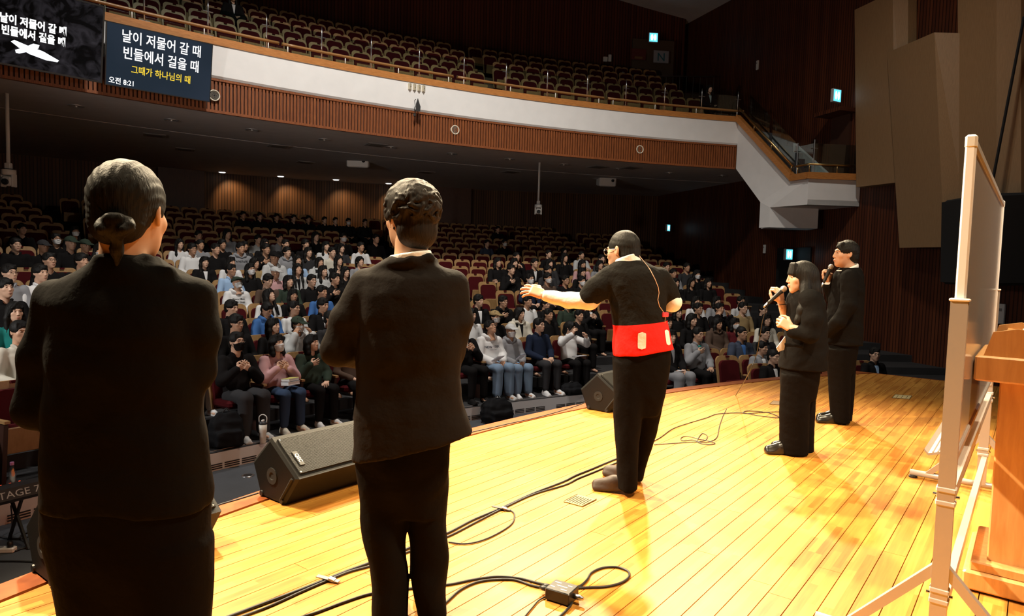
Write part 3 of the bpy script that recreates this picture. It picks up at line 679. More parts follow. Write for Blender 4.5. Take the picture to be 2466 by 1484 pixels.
def hair_material(name, c1, c2):
    m = bpy.data.materials.new(name); m.use_nodes = True; nt = m.node_tree; p = nt.nodes['Principled BSDF']; N = nt.nodes.new; Lk = nt.links.new
    tc = N('ShaderNodeTexCoord'); mp = N('ShaderNodeMapping'); mp.inputs['Scale'].default_value = (160, 160, 9); Lk(tc.outputs['Object'], mp.inputs['Vector'])
    n = N('ShaderNodeTexNoise'); n.inputs['Scale'].default_value = 1.0; n.inputs['Detail'].default_value = 3; n.inputs['Distortion'].default_value = 0.6; Lk(mp.outputs[0], n.inputs['Vector'])
    r = N('ShaderNodeValToRGB'); r.color_ramp.elements[0].color = (*c1, 1); r.color_ramp.elements[1].color = (*c2, 1); r.color_ramp.elements[0].position = 0.35; r.color_ramp.elements[1].position = 0.7
    Lk(n.outputs[0], r.inputs[0]); Lk(r.outputs[0], p.inputs['Base Color'])
    b = N('ShaderNodeBump'); b.inputs['Strength'].default_value = 0.6; b.inputs['Distance'].default_value = 0.004; Lk(n.outputs[0], b.inputs['Height']); Lk(b.outputs[0], p.inputs['Normal'])
    p.inputs['Roughness'].default_value = 0.6; p.inputs['Specular IOR Level'].default_value = 0.2; return m
M_HAIR = hair_material('black_hair', (0.0032, 0.0027, 0.0023), (0.0105, 0.0085, 0.007)); M_HAIRB = hair_material('brown_hair', (0.006, 0.004, 0.003), (0.022, 0.014, 0.010))
def cloth(name, col, rough=0.85, bump=0.25, sc=60): return mat('cloth_'+name, col, rough, bump=(sc, bump*0.35, 0.006), spec=0.06)
# ------------------------------------------------------------------ people on the stage
class Fig:
    def __init__(s, Y0, base, name, label, group=None):
        s.Y0 = Y0; s.k = F/Y0; b = G(*base); s.root = thing('person', label, 'person', (b[0], b[1], 0), 0, group or 'singers and leader on the stage'); s.o = V([b[0], b[1], 0])
    def P(s, x, y, dy=0.0): return AT(x, y, s.Y0+dy)
    def r(s, px): return px/s.k
    def rg(s, y, xl, xr, ry, dy=0.0):
        c = s.P((xl+xr)/2, y, dy); return (c[2], c[0], c[1], (xr-xl)/2/s.k*(1+dy/s.Y0), ry)
    def grid(s, x0, y0, x1, y1, h, d0=-0.35, d1=0.5):
        a = s.P(x0, y1, 0); b = s.P(x1, y0, 0); return Sdf((a[0]-0.06, s.Y0+d0, min(a[2], s.P(x1, y1)[2])-0.03), (b[0]+0.06, s.Y0+d1, max(b[2], s.P(x0, y0)[2])+0.03), h)
    def put(s, name, vq, m, label=None, it=1):
        v, q = vq[0], vq[1]; mi = vq[2] if len(vq) > 2 else None
        if it: v = relax(v, q, it, 0.5)
        me = nmesh(name, v-s.o, q, mi, True, m if isinstance(m, (list, tuple)) else [m]); o = link(name, me, None, s.root)
        if label: o['label'] = label
        return o
    def head(s, p, yaw, pitch=0, roll=0, sc=1.0, fem=False, h=0.0036, skin=0, extra=()):
        M = head_matrix(p, yaw, pitch, roll, sc); v, q, m = head_mesh(h, fem); s.M = M
        return (xf(v, M), q, m)
    def hair(s, vq, m, it=0):
        me = nmesh('hair', vq[0], vq[1], None, True, [m]); return link('hair', me, None, s.root, Matrix.Translation([-float(q) for q in s.o]) @ s.M)
    def attach(s, name, mb, m, smooth=True): return mb.build(name, m, s.root, smooth, Matrix.Translation([-float(q) for q in s.o]) @ s.M)
def bvh_of(o): 
    me = o.data; M = o.matrix_parent_inverse; vs = [tuple(V(v.co)+V(o.parent.location)) for v in me.vertices]; return BVHTree.FromPolygons(vs, [tuple(p.vertices) for p in me.polygons])
def surf(b, x, y, off=0.004):
    d = Vector(ray(x, y)).normalized(); h = b.ray_cast(Vector((0, 0, CH)), d); 
    return None if h[0] is None else V(h[0])-V(d)*off
def decal(name, b, fig_o, parent, fn, nu, nv, m, off=0.004, thick=True):
    """a thin patch laid on a garment; fn(u,v)->pixel"""
    rows = []
    for i in range(nu+1):
        r = []
        for j in range(nv+1):
            p = surf(b, *fn(i/nu, j/nv), off)
            if p is None: return None
            r.append(p-fig_o)
        rows.append(r)
    me = grid_mesh(name, rows, mats=[m]); o = link(name, me, None, parent); return o
def shoe_vq(heel, ang, L=0.27, h=0.006, style=0, tilt=0.0):
    s = Sdf((-0.07, -0.06, -0.01), (0.07, L+0.03, 0.14), h)
    s.box((0, L*0.5, 0.011), (0.032, L*0.5-0.035, 0.004), 0.009, 0.02); s.ell((0, 0.035, 0.02), (0.036, 0.042, 0.022), 0.02)
    s.chain([(0, 0.04, 0.05), (0, L*0.45, 0.045), (0, L-0.05, 0.033)], [0.036, 0.038, 0.030], 0.03, flat=((1, 0, 0), 1.05)); s.cap((0, 0.035, 0.05), (0, 0.05, 0.095), 0.034, 0.036, 0.03)
    if style == 1: s.box((0, L*0.5, 0.006), (0.040, L*0.5-0.04, 0.006), 0.006, 0.005)
    v, q = s.nets(); v = relax(v, q, 2); c, n = math.cos(tilt), math.sin(tilt); y, z = v[:, 1]-L*0.75, v[:, 2]
    v[:, 1] = y*c+z*n+L*0.75; v[:, 2] = -y*n+z*c
    ca, sa = math.cos(ang), math.sin(ang); X = v[:, 0]*ca-v[:, 1]*sa+heel[0]; Y = v[:, 0]*sa+v[:, 1]*ca+heel[1]; return np.stack([X, Y, v[:, 2]-min(0, v[:, 2].min())+heel[2]+0.001], 1), q
PI = math.pi
def cloth2(name, col, rough=0.85, sc=7.0, st=0.45): return mat('cloth_'+name, col, rough, bump=(sc, st, 0.035), spec=0.06)
M_SUITB = cloth2('black_suit', (0.0060, 0.0053, 0.0050)); M_SUITN = cloth2('charcoal_suit', (0.0135, 0.0108, 0.0098), 0.8, 6.0, 0.5)
M_SHIRTW = cloth2('white_shirt', (0.80, 0.79, 0.77), 0.8, 16, 0.3); M_TROUB = cloth2('black_trousers', (0.0048, 0.0036, 0.0030), 0.9, 6, 0.5)
M_SHOEB = mat('black_leather', (0.012, 0.011, 0.010), 0.25); M_SHOEBR = mat('brown_leather', (0.034, 0.016, 0.008), 0.6, bump=(40, 0.3, 0.004)); M_SOLE = mat('grey_sole', (0.10, 0.08, 0.065), 0.7)
BM = [SKINS[1], M_EYE, M_LIP]
def torso_skin(s, rings, k=0.03): s.loft(rings, k)
# ---------- woman with a low bun, nearest at the left
f = Fig(1.85, (310, 1895), 'person', 'woman in black suit seen from behind, dark hair in low bun, nearest at left')
s = f.grid(20, 600, 540, 1225, 0.009)
s.loft([f.rg(y, a, b, r) for y, a, b, r in ((616, 250, 366, 0.098), (634, 236, 392, 0.105), (655, 200, 435, 0.11), (685, 140, 485, 0.112), (730, 118, 500, 0.125), (800, 128, 496, 0.135), (900, 125, 488, 0.13), (1000, 110, 488, 0.125), (1100, 106, 505, 0.13), (1180, 104, 513, 0.135), (1214, 106, 512, 0.135))], 0.02, 2.3)
s.chain([f.P(130, 716), f.P(98, 860, 0.0), f.P(84, 985, 0.0)], [f.r(44), f.r(46), f.r(45)], 0.03); s.cap(f.P(84, 985), f.P(160, 985, 0.25), f.r(43), f.r(34), 0.03)
s.chain([f.P(476, 716), f.P(484, 800), f.P(476, 890, 0.02)], [f.r(43), f.r(40), f.r(38)], 0.03); s.cap(f.P(476, 890, 0.02), f.P(400, 880, 0.25), f.r(38), f.r(30), 0.03)
s.cap(f.P(262, 628, -0.035), f.P(355, 630, -0.035), f.r(17), f.r(17), 0.012); s.cap(f.P(228, 655, -0.05), f.P(405, 658, -0.05), f.r(16), f.r(16), 0.02)
s.wrinkle(0.0018, 16, 3); f.put('jacket', s.nets(), M_SUITB)
s = f.grid(90, 1170, 540, 1900, 0.012)
s.loft([f.rg(y, a, b, r) for y, a, b, r in ((1180, 112, 508, 0.13), (1260, 110, 510, 0.13), (1330, 125, 509, 0.125), (1400, 145, 507, 0.108), (1500, 175, 490, 0.08))], 0.03, 2.3)
s.loft([f.rg(y, a, b, 0.105) for y, a, b in ((1300, 130, 340), (1484, 163, 322), (1650, 180, 315), (1890, 195, 305))], 0.03)
s.loft([f.rg(y, a, b, 0.105) for y, a, b in ((1300, 300, 508), (1484, 330, 502), (1650, 335, 490), (1890, 345, 470))], 0.03)
s.wrinkle(0.002, 14, 5); f.put('trousers', s.nets(), M_TROUB)
hd = f.head(f.P(311, 512, 0.0), 0.06, -0.05, 0, 1.08, True)
s = f.grid(150, 560, 480, 1890, 0.016)
s.loft([f.rg(y, a, b, 0.09) for y, a, b in ((640, 230, 390), (720, 160, 460), (1000, 140, 470), (1200, 150, 480), (1350, 160, 490))], 0.04)
for a, b in ((250, 250), (400, 405)): s.cap(f.P(a, 1330), f.P(b, 1860), f.r(70), f.r(38), 0.05)
s.chain([f.P(140, 720), f.P(90, 975), f.P(180, 985, 0.3)], [f.r(30), f.r(28), f.r(24)], 0.03); s.chain([f.P(470, 720), f.P(476, 885), f.P(390, 880, 0.3)], [f.r(30), f.r(26), f.r(24)], 0.03)
s.cap(f.P(305, 560), f.P(305, 660), f.r(46), f.r(52), 0.03)
v, q = s.nets(); hl = hand_at(f.P(180, 985, 0.3), (0.8, 0.6, 0.1), (0, 0.3, -1), 0.5, False); hr = hand_at(f.P(390, 880, 0.3), (-0.6, 0.7, 0.5), (-0.5, 0.2, -0.6), 0.6, True)
f.put('body', join([(v, q, 0), hd, (*hl, 0), (*hr, 0)]), BM, it=0)
s = Sdf((-0.16, -0.21, -0.24), (0.16, 0.16, 0.17), 0.0045)                      # sleek hair gathered into a bun
s.ell((0, -0.014, 0.032), (0.083, 0.106, 0.097), 0.01); s.ell((0, -0.062, -0.035), (0.062, 0.05, 0.055), 0.03); s.ell((0, 0.125, -0.08), (0.08, 0.11, 0.12), 0.02, 's')
for q_ in (-1, 1):
    s.ell((q_*0.105, 0.02, -0.05), (0.045, 0.075, 0.055), 0.012, 's')
for i in range(10):
    t = 2*PI*i/10; t2 = 2*PI*(i+1)/10; s.cap((0.030+0.031*math.cos(t), -0.126+0.008*math.sin(3*t), -0.045+0.016*math.sin(t)), (0.030+0.031*math.cos(t2), -0.126+0.008*math.sin(3*t2), -0.045+0.016*math.sin(t2)), 0.0135, 0.0135, 0.005)
s.ell((0.030, -0.120, -0.045), (0.024, 0.022, 0.018), 0.01); s.chain([(0.028, -0.112, -0.062), (0.022, -0.100, -0.10), (0.018, -0.088, -0.14)], [0.014, 0.013, 0.005], 0.012)
X, Y_, Z = s._xyz((slice(None),)*3); s.f = s.f+0.0011*np.sin(40*np.arctan2(X-0.03, Z+0.045))*(np.abs(s.f) < 0.05)
v, q = s.nets(); f.hair((relax(v, q, 1, 0.4), q), M_HAIR)
mb = MB(); mb.tube([V([-0.087, -0.006, -0.024])+0.006*V([0.3, math.cos(t), math.sin(t)]) for t in np.linspace(0, 2*PI, 10)[:-1]], 0.0013, 5, True); f.attach('earring', mb, M_STEEL)
for hx in (250, 405): f.put('shoe', shoe_vq(V([*f.P(hx, 1880)[:2], 0]), 0.1 if hx < 300 else -0.1, 0.25), M_SHOEB, it=0)
# ---------- man in a charcoal suit, second from the left
f = Fig(2.68, (985, 1516), 'person', 'man in charcoal suit seen from behind, tousled dark hair and glasses')
s = f.grid(760, 600, 1170, 1125, 0.0085)
s.loft([f.rg(y, a, b, r) for y, a, b, r in ((622, 934, 1048, 0.098), (634, 915, 1056, 0.105), (648, 890, 1078, 0.095), (668, 868, 1106, 0.115), (710, 862, 1118, 0.13), (770, 862, 1124, 0.14), (850, 862, 1116, 0.135), (900, 860, 1108, 0.125), (950, 857, 1110, 0.125), (1000, 852, 1128, 0.135), (1040, 850, 1142, 0.14), (1112, 848, 1142, 0.145))], 0.02, 2.3)
s.chain([f.P(882, 690), f.P(842, 770), f.P(812, 842)], [f.r(44), f.r(43), f.r(39)], 0.02); s.cap(f.P(812, 842), f.P(890, 862, 0.25), f.r(40), f.r(33), 0.02)
s.chain([f.P(1088, 692), f.P(1098, 770), f.P(1084, 845, 0.04)], [f.r(42), f.r(38), f.r(36)], 0.02); s.cap(f.P(1084, 845, 0.04), f.P(1030, 850, 0.28), f.r(36), f.r(30), 0.02)
s.chain([f.P(934, 640, 0.05), f.P(948, 630, -0.06), f.P(992, 626, -0.085), f.P(1034, 622, -0.06), f.P(1046, 630, 0.05)], [f.r(12)]*5, 0.012)
s.cap(f.P(938, 930, -0.15), f.P(942, 1120, -0.17), 0.004, 0.004, 0.004, 's')
pa = f.P(850, 1108); pb = f.P(1145, 1040); s.plane(pa, (-(pa[2]-pb[2]), 0, -(pb[0]-pa[0])))
s.wrinkle(0.0016, 20, 4); f.put('jacket', s.nets(), M_SUITN)
s = f.grid(845, 1040, 1110, 1512, 0.009)
s.loft([f.rg(y, a, b, r) for y, a, b, r in ((1050, 862, 1088, 0.115), (1110, 862, 1086, 0.115), (1165, 864, 1076, 0.105), (1240, 880, 1060, 0.07))], 0.03, 2.3)
s.loft([f.rg(y, a, b, 0.09) for y, a, b in ((1100, 862, 990), (1250, 866, 983), (1300, 876, 979), (1350, 887, 980), (1411, 896, 983), (1460, 894, 985), (1508, 898, 986))], 0.02)
s.loft([f.rg(y, a, b, 0.09, 0.05) for y, a, b in ((1100, 975, 1082), (1253, 981, 1077), (1338, 985, 1081), (1423, 996, 1076), (1480, 1004, 1077), (1502, 1004, 1078))], 0.012)
s.wrinkle(0.0022, 18, 8); f.put('trousers', s.nets(), M_TROUB)
hd = f.head(f.P(988, 524, 0.03), 0.62, -0.02, 0.03, 1.04)
s = f.grid(800, 560, 1130, 1510, 0.016)
s.loft([f.rg(y, a, b, 0.09) for y, a, b in ((650, 910, 1060), (720, 890, 1095), (900, 885, 1090), (1050, 880, 1080), (1140, 880, 1070))], 0.03)
s.cap(f.P(928, 1130), f.P(942, 1480), f.r(48), f.r(28), 0.03); s.cap(f.P(1028, 1130, 0.05), f.P(1040, 1475, 0.05), f.r(45), f.r(28), 0.03)
s.chain([f.P(890, 695), f.P(816, 842), f.P(905, 862, 0.3)], [f.r(32), f.r(28), f.r(22)], 0.03); s.chain([f.P(1085, 695), f.P(1084, 843, 0.04), f.P(1010, 850, 0.33)], [f.r(32), f.r(26), f.r(22)], 0.03); s.cap(f.P(988, 580), f.P(988, 660), f.r(36), f.r(42), 0.03)
v, q = s.nets(); hl = hand_at(f.P(905, 862, 0.3), (0.6, 0.8, 0.1), (0, 0.3, -1), 0.5, False); hr = hand_at(f.P(1010, 850, 0.33), (-0.6, 0.8, 0.2), (-0.3, 0.2, -0.9), 0.5, True)
f.put('body', join([(v, q, 0), hd, (*hl, 0), (*hr, 0)]), BM, it=0)
s = f.grid(930, 585, 1045, 640, 0.005, -0.12, 0.2)
s.loft([f.rg(y, a, b, 0.084, -0.015) for y, a, b in ((590, 946, 1034), (612, 940, 1040), (640, 932, 1046))], 0.004); s.plane(f.P(945, 614, -0.06), (-0.17, 0, 1)); f.put('shirt_collar', s.nets(), M_SHIRTW)
s = Sdf((-0.16, -0.18, -0.15), (0.16, 0.16, 0.19), 0.0045)                      # tousled hair
s.ell((0, -0.016, 0.045), (0.102, 0.118, 0.100), 0.01); s.ell((0.0, -0.06, -0.050), (0.080, 0.062, 0.080), 0.03); s.ell((0, 0.125, -0.085), (0.088, 0.10, 0.125), 0.02, 's')
for q_ in (-1, 1): s.ell((q_*0.112, 0.03, -0.065), (0.05, 0.05, 0.05), 0.012, 's')
rr = np.random.default_rng(2)
for i in range(150):
    n = rr.normal(size=3); n[1] -= 0.3; n[2] += 0.25; n /= np.linalg.norm(n)
    if n[1] > 0.55 and n[2] < 0.4: continue
    c = V([0, -0.018, 0.035])+n*V([0.099, 0.116, 0.102]); t = np.cross(n, V([0.2, 0.5, 1])+0.8*rr.normal(size=3)); t /= np.linalg.norm(t)
    if c[2] < -0.10: continue
    s.cap(c-t*0.018, c+t*0.02+n*0.006, 0.0075, 0.003, 0.006)
v, q = s.nets(); f.hair((relax(v, q, 1, 0.3), q), M_HAIRB); f.attach('glasses', glasses_mb(), M_STEEL)
f.put('shoe', shoe_vq(V([*f.P(945, 1500)[:2], 0]), 0.3, 0.28), M_SHOEB, it=0); f.put('shoe', shoe_vq(V([*f.P(1035, 1500, 0.05)[:2], 0]), 0.25, 0.28), M_SHOEB, it=0)
# ---------- leader in a black T-shirt with a red band, arms spread
f = Fig(4.31, (1515, 1190), 'person', 'man in black and red T-shirt over white sleeves spreading his arms')
M_TEE = cloth2('black_tee', (0.0105, 0.0097, 0.009), 0.85, 10, 0.7); M_RED = cloth2('red_tee', (0.78, 0.025, 0.022), 0.8, 10, 0.4)
s = f.grid(1395, 605, 1650, 865, 0.0095, -0.3, 0.4)
s.loft([f.rg(y, a, b, r) for y, a, b, r in ((627, 1484, 1548, 0.088), (634, 1474, 1562, 0.095), (643, 1464, 1580, 0.108), (658, 1456, 1594, 0.125), (690, 1462, 1602, 0.145), (730, 1468, 1604, 0.15), (772, 1473, 1607, 0.15), (815, 1476, 1614, 0.15), (858, 1478, 1622, 0.155))], 0.02, 2.3)
s.chain([f.P(1470, 668), f.P(1442, 694, 0.0), f.P(1420, 718, 0.02)], [f.r(28), f.r(29), f.r(27)], 0.02)
s.chain([f.P(1588, 670), f.P(1606, 698, 0.02), f.P(1614, 720, 0.05)], [f.r(26), f.r(25), f.r(24)], 0.02)
pa = f.P(1476, 857); pb = f.P(1622, 838); s.plane(pa, (-(pa[2]-pb[2]), 0, -(pb[0]-pa[0])))
s.wrinkle(0.0038, 15, 11); v, q = s.nets(); v = relax(v, q, 1); c = v[q].mean(1)
za = f.P(1478, 782)[2]; zb_ = f.P(1610, 770)[2]; xa = f.P(1478, 782)[0]; xb = f.P(1610, 770)[0]
mi = (c[:, 2] < za+(zb_-za)*(c[:, 0]-xa)/(xb-xa)).astype(int); bd = np.intersect1d(np.unique(q[mi == 1]), np.unique(q[mi == 0])); v[bd, 2] = za+(zb_-za)*(v[bd, 0]-xa)/(xb-xa); tee = f.put('t_shirt', (v, q, mi), [M_TEE, M_RED], it=0)
bt = bvh_of(tee)
def pill(cx, cy, w_, h_, lean=0.0):
    def fn(u, v_):
        t = 2*v_-1; half = w_*max(0.0, 1-abs(t)**7)**0.25; return (cx+(2*u-1)*half+lean*t*h_, cy+t*h_)
    return fn
decal('printed_patch', bt, f.o, f.root, pill(1546, 821, 10, 21, -0.02), 6, 14, M_SHIRTW, 0.005); decal('printed_patch', bt, f.o, f.root, pill(1608, 813, 5, 19, 0.15), 4, 14, M_SHIRTW, 0.005)
s = f.grid(1300, 690, 1650, 770, 0.007, -0.15, 0.5)
s.chain([f.P(1448, 700), f.P(1420, 724, 0.02), f.P(1370, 724, 0.06), f.P(1316, 713, 0.10)], [f.r(22), f.r(22), f.r(19), f.r(14)], 0.02)
s.cap(f.P(1420, 728, 0.02), f.P(1390, 735, 0.04), f.r(15), f.r(8), 0.02)
s.wrinkle(0.002, 40, 2); f.put('sleeve', s.nets(), M_SHIRTW, 'white shirt sleeve of the outstretched arm'); s = f.grid(1570, 680, 1650, 770, 0.007, -0.15, 0.5)
s.chain([f.P(1606, 700, 0.02), f.P(1618, 728, 0.05)], [f.r(20), f.r(22)], 0.02); s.cap(f.P(1618, 728, 0.05), f.P(1590, 735, 0.33), f.r(22), f.r(15), 0.02); s.wrinkle(0.002, 40, 2)
f.put('sleeve', s.nets(), M_SHIRTW, 'white shirt sleeve at the bent elbow')
s = f.grid(1465, 830, 1630, 1185, 0.009, -0.3, 0.5)
s.loft([f.rg(y, a, b, r) for y, a, b, r in ((835, 1480, 1614, 0.135), (870, 1477, 1615, 0.135), (910, 1477, 1610, 0.128), (950, 1480, 1602, 0.11), (1000, 1490, 1585, 0.07))], 0.025, 2.3)
s.loft([f.rg(y, a, b, 0.10, -0.02) for y, a, b in ((870, 1478, 1556), (1000, 1478, 1546), (1060, 1480, 1541), (1110, 1484, 1537), (1150, 1486, 1534), (1176, 1486, 1534))], 0.02)
s.loft([f.rg(y, a, b, 0.10, d_) for y, a, b, d_ in ((870, 1525, 1610, 0.01), (960, 1530, 1599, 0.05), (1044, 1524, 1580, 0.12), (1121, 1514, 1556, 0.2), (1150, 1510, 1550, 0.22))], 0.02)
s.wrinkle(0.002, 20, 12); f.put('trousers', s.nets(), M_TROUB)
hd = f.head(f.P(1500, 605, 0.02), 0.80, -0.12, 0.05, 1.0)
s = f.grid(1300, 600, 1650, 1180, 0.016, -0.25, 0.5)
s.loft([f.rg(y, a, b, 0.10) for y, a, b in ((640, 1490, 1560), (690, 1482, 1590), (780, 1490, 1595), (900, 1490, 1600))], 0.03); s.cap(f.P(1512, 920), f.P(1510, 1165), f.r(30), f.r(17), 0.03); s.cap(f.P(1572, 920), f.P(1531, 1145, 0.22), f.r(30), f.r(17), 0.03)
s.chain([f.P(1478, 672), f.P(1424, 722, 0.02), f.P(1308, 711, 0.10)], [f.r(18), f.r(16), f.r(11)], 0.02); s.chain([f.P(1585, 672), f.P(1616, 728, 0.05), f.P(1580, 736, 0.36)], [f.r(18), f.r(15), f.r(11)], 0.02); s.cap(f.P(1504, 620, 0.02), f.P(1512, 648), f.r(23), f.r(26), 0.03)
v, q = s.nets(); hl = hand_at(f.P(1310, 710, 0.10), (-0.92, 0.25, 0.28), (-0.1, 0.75, -0.6), 0.32, False, spread=0.16, thumb=0.3); hr = hand_at(f.P(1580, 736, 0.36), (-0.5, 0.8, 0.1), (-0.3, 0.2, -0.9), 0.4, True)
f.put('body', join([(v, q, 0), hd, (*hl, 0), (*hr, 0)]), BM, it=0)
f.hair(hair_mesh('crop', 0.0045, 4), M_HAIR); f.attach('glasses', glasses_mb(), M_STEEL)
s = f.grid(1480, 600, 1550, 640, 0.005, -0.12, 0.2); s.loft([f.rg(y, a, b, 0.080, -0.012) for y, a, b in ((606, 1486, 1536), (620, 1484, 1540), (640, 1478, 1548))], 0.004); s.plane(f.P(1488, 622, -0.08), (-0.34, 0.1, 1)); f.put('shirt_collar', s.nets(), M_SHIRTW)
wire = [f.P(1532, 606, -0.01), f.P(1540, 617, -0.06)]+[p for p in (surf(bt, x, y, 0.004) for x, y in ((1552, 632), (1566, 650), (1577, 672), (1585, 692), (1587, 706), (1584, 722), (1588, 738), (1598, 752), (1602, 764), (1601, 778))) if p is not None]
mb = MB(); mb.tube([p-f.o for p in wire], 0.0026, 6); mb.build('headset_wire', mat('beige_wire', (0.62, 0.40, 0.28), 0.5), f.root, True)
p = surf(bt, 1601, 758, 0.012)
if p is not None: mb = MB(); mb.box(p-f.o, (0.05, 0.024, 0.03), (0, 0, 0.5), 0.004); mb.build('wireless_pack', mat('red_plastic', (0.6, 0.03, 0.05), 0.4), f.root)
s1 = f.put('shoe', shoe_vq(V([*f.P(1528, 1185, -0.03)[:2], 0.0]), 1.30, 0.29, style=1, tilt=0.10), M_SHOEBR, it=0); f.put('shoe', shoe_vq(V([*f.P(1541, 1165, 0.22)[:2], 0.0]), 1.0, 0.29, style=1), M_SHOEBR, it=0)
# ---------- woman singing into a microphone
f = Fig(5.38, (1915, 1090), 'person', 'long-haired woman in black suit singing into corded microphone')
s = f.grid(1870, 690, 2000, 895, 0.009, -0.35, 0.4)
s.loft([f.rg(y, a, b, r) for y, a, b, r in ((694, 1922, 1962, 0.07), (706, 1908, 1974, 0.12), (730, 1902, 1982, 0.165), (780, 1898, 1986, 0.17), (830, 1888, 1987, 0.175), (888, 1878, 1987, 0.185))], 0.02, 2.3)
s.chain([f.P(1950, 722, -0.15), f.P(1956, 770, -0.20), f.P(1950, 806, -0.21)], [f.r(25), f.r(24), f.r(21)], 0.02); s.cap(f.P(1950, 806, -0.21), f.P(1912, 800, -0.16), f.r(20), f.r(16), 0.02)
s.chain([f.P(1935, 722, 0.16), f.P(1915, 770, 0.20), f.P(1900, 790, 0.18)], [f.r(24), f.r(20), f.r(18)], 0.02)
s.box(f.P(1912, 832, -0.185), (0.07, 0.004, 0.014), 0.004, 0.004); s.wrinkle(0.0018, 22, 6); f.put('jacket', s.nets(), M_SUITB)
s = f.grid(1868, 870, 1975, 1100, 0.010, -0.3, 0.3)
s.loft([f.rg(y, a, b, r) for y, a, b, r in ((870, 1884, 1972, 0.16), (910, 1882, 1968, 0.155), (960, 1884, 1962, 0.12))], 0.03, 2.3); s.loft([f.rg(y, a, b, 0.10, -0.05) for y, a, b in ((900, 1881, 1952), (1000, 1877, 1948), (1060, 1878, 1945), (1092, 1880, 1944))], 0.02); s.loft([f.rg(y, a, b, 0.10, 0.08) for y, a, b in ((900, 1890, 1968), (1000, 1890, 1962), (1087, 1892, 1958))], 0.01)
s.wrinkle(0.002, 20, 7); f.put('trousers', s.nets(), M_TROUB)
hd = f.head(f.P(1930, 668), PI/2-0.06, -0.06, 0, 0.98, True)
s = f.grid(1870, 680, 1990, 1085, 0.015, -0.35, 0.4)
s.loft([f.rg(y, a, b, 0.13) for y, a, b in ((712, 1922, 1962), (780, 1912, 1968), (860, 1904, 1964))], 0.03); s.cap(f.P(1925, 890, -0.05), f.P(1912, 1080, -0.05), f.r(24), f.r(12), 0.03); s.cap(f.P(1930, 890, 0.08), f.P(1922, 1075, 0.08), f.r(24), f.r(12), 0.03)
s.chain([f.P(1950, 722, -0.15), f.P(1950, 806, -0.21), f.P(1906, 790, -0.16)], [f.r(17), f.r(14), f.r(9.5)], 0.02); s.chain([f.P(1930, 722, 0.16), f.P(1897, 778, 0.17), f.P(1880, 724, 0.10)], [f.r(17), f.r(13), f.r(9)], 0.02); s.cap(f.P(1938, 690), f.P(1942, 712), f.r(17), f.r(18), 0.03)
v, q = s.nets(); hl = hand_at(f.P(1906, 790, -0.16), (-0.75, 0.25, 0.45), (0.1, 0.9, -0.2), 0.95, False); hr = hand_at(f.P(1881, 727, 0.10), (-0.30, -0.25, 0.92), (-0.55, 0.8, 0.1), 0.85, True, thumb=0.8)
f.put('body', join([(v, q, 0), hd, (*hl, 0), (*hr, 0)]), [SKINS[0], M_EYE, M_LIP], it=0)
s = Sdf((-0.23, -0.20, -0.50), (0.23, 0.18, 0.16), 0.0055)
s.ell((0, -0.014, 0.030), (0.088, 0.112, 0.104), 0.01); s.ell((0, 0.135, -0.085), (0.066, 0.100, 0.115), 0.015, 's')
for q_ in (-1, 1):
    s.chain([(q_*0.062, -0.02, 0.03), (q_*0.082, 0.0, -0.08), (q_*0.13, 0.02, -0.17), (q_*0.17, 0.055, -0.25), (q_*0.165, 0.085, -0.33), (q_*0.15, 0.10, -0.40)], [0.035, 0.036, 0.042, 0.034, 0.026, 0.010], 0.03)
s.chain([(0, -0.06, 0.0), (0, -0.075, -0.10), (0, -0.075, -0.26)], [0.075, 0.07, 0.05], 0.04)
for i in range(8): x = -0.052+0.015*i; s.cap((x*0.8, 0.065, 0.105), (x*1.1, 0.104-abs(x)*0.4, 0.030), 0.014, 0.007, 0.012)
s.strands(0.0012, 30); v, q = s.nets(); f.hair((relax(v, q, 1, 0.4), q), M_HAIR)
mb = MB(); c = f.P(1882, 733, 0.105)-f.o; mb.tube([c+V([0.036*math.cos(t), 0.036*math.sin(t), 0.006*math.cos(t)]) for t in np.linspace(0, 2*PI, 14)[:-1]], 0.003, 5, True); mb.build('hair_tie', M_BLACK, f.root)
f.put('shoe', shoe_vq(V([*f.P(1908, 1086, -0.05)[:2], 0]), PI/2, 0.24), M_SHOEB, it=0); f.put('shoe', shoe_vq(V([*f.P(1922, 1080, 0.08)[:2], 0]), PI/2, 0.24), M_SHOEB, it=0)
WF = f
# ---------- man singing behind her
f = Fig(6.56, (2020, 1018), 'person', 'short-haired man in black suit holding microphone to his mouth')
s = f.grid(1975, 630, 2085, 835, 0.010, -0.35, 0.4)
s.loft([f.rg(y, a, b, r) for y, a, b, r in ((645, 2026, 2067, 0.105), (652, 2019, 2070, 0.135), (664, 2014, 2072, 0.175), (700, 2006, 2074, 0.19), (770, 1995, 2072, 0.18), (829, 1988, 2071, 0.185))], 0.02, 2.3)
s.chain([f.P(2046, 668, -0.17), f.P(2044, 735, -0.22), f.P(2020, 775, -0.20), f.P(1994, 800, -0.10)], [f.r(20), f.r(18), f.r(16), f.r(14)], 0.02)
s.chain([f.P(2032, 668, 0.18), f.P(2008, 722, 0.20), f.P(1996, 688, 0.15)], [f.r(19), f.r(15), f.r(14)], 0.02); s.wrinkle(0.0018, 22, 9); f.put('jacket', s.nets(), M_SUITB)
s = f.grid(1980, 810, 2075, 1022, 0.011, -0.3, 0.3)
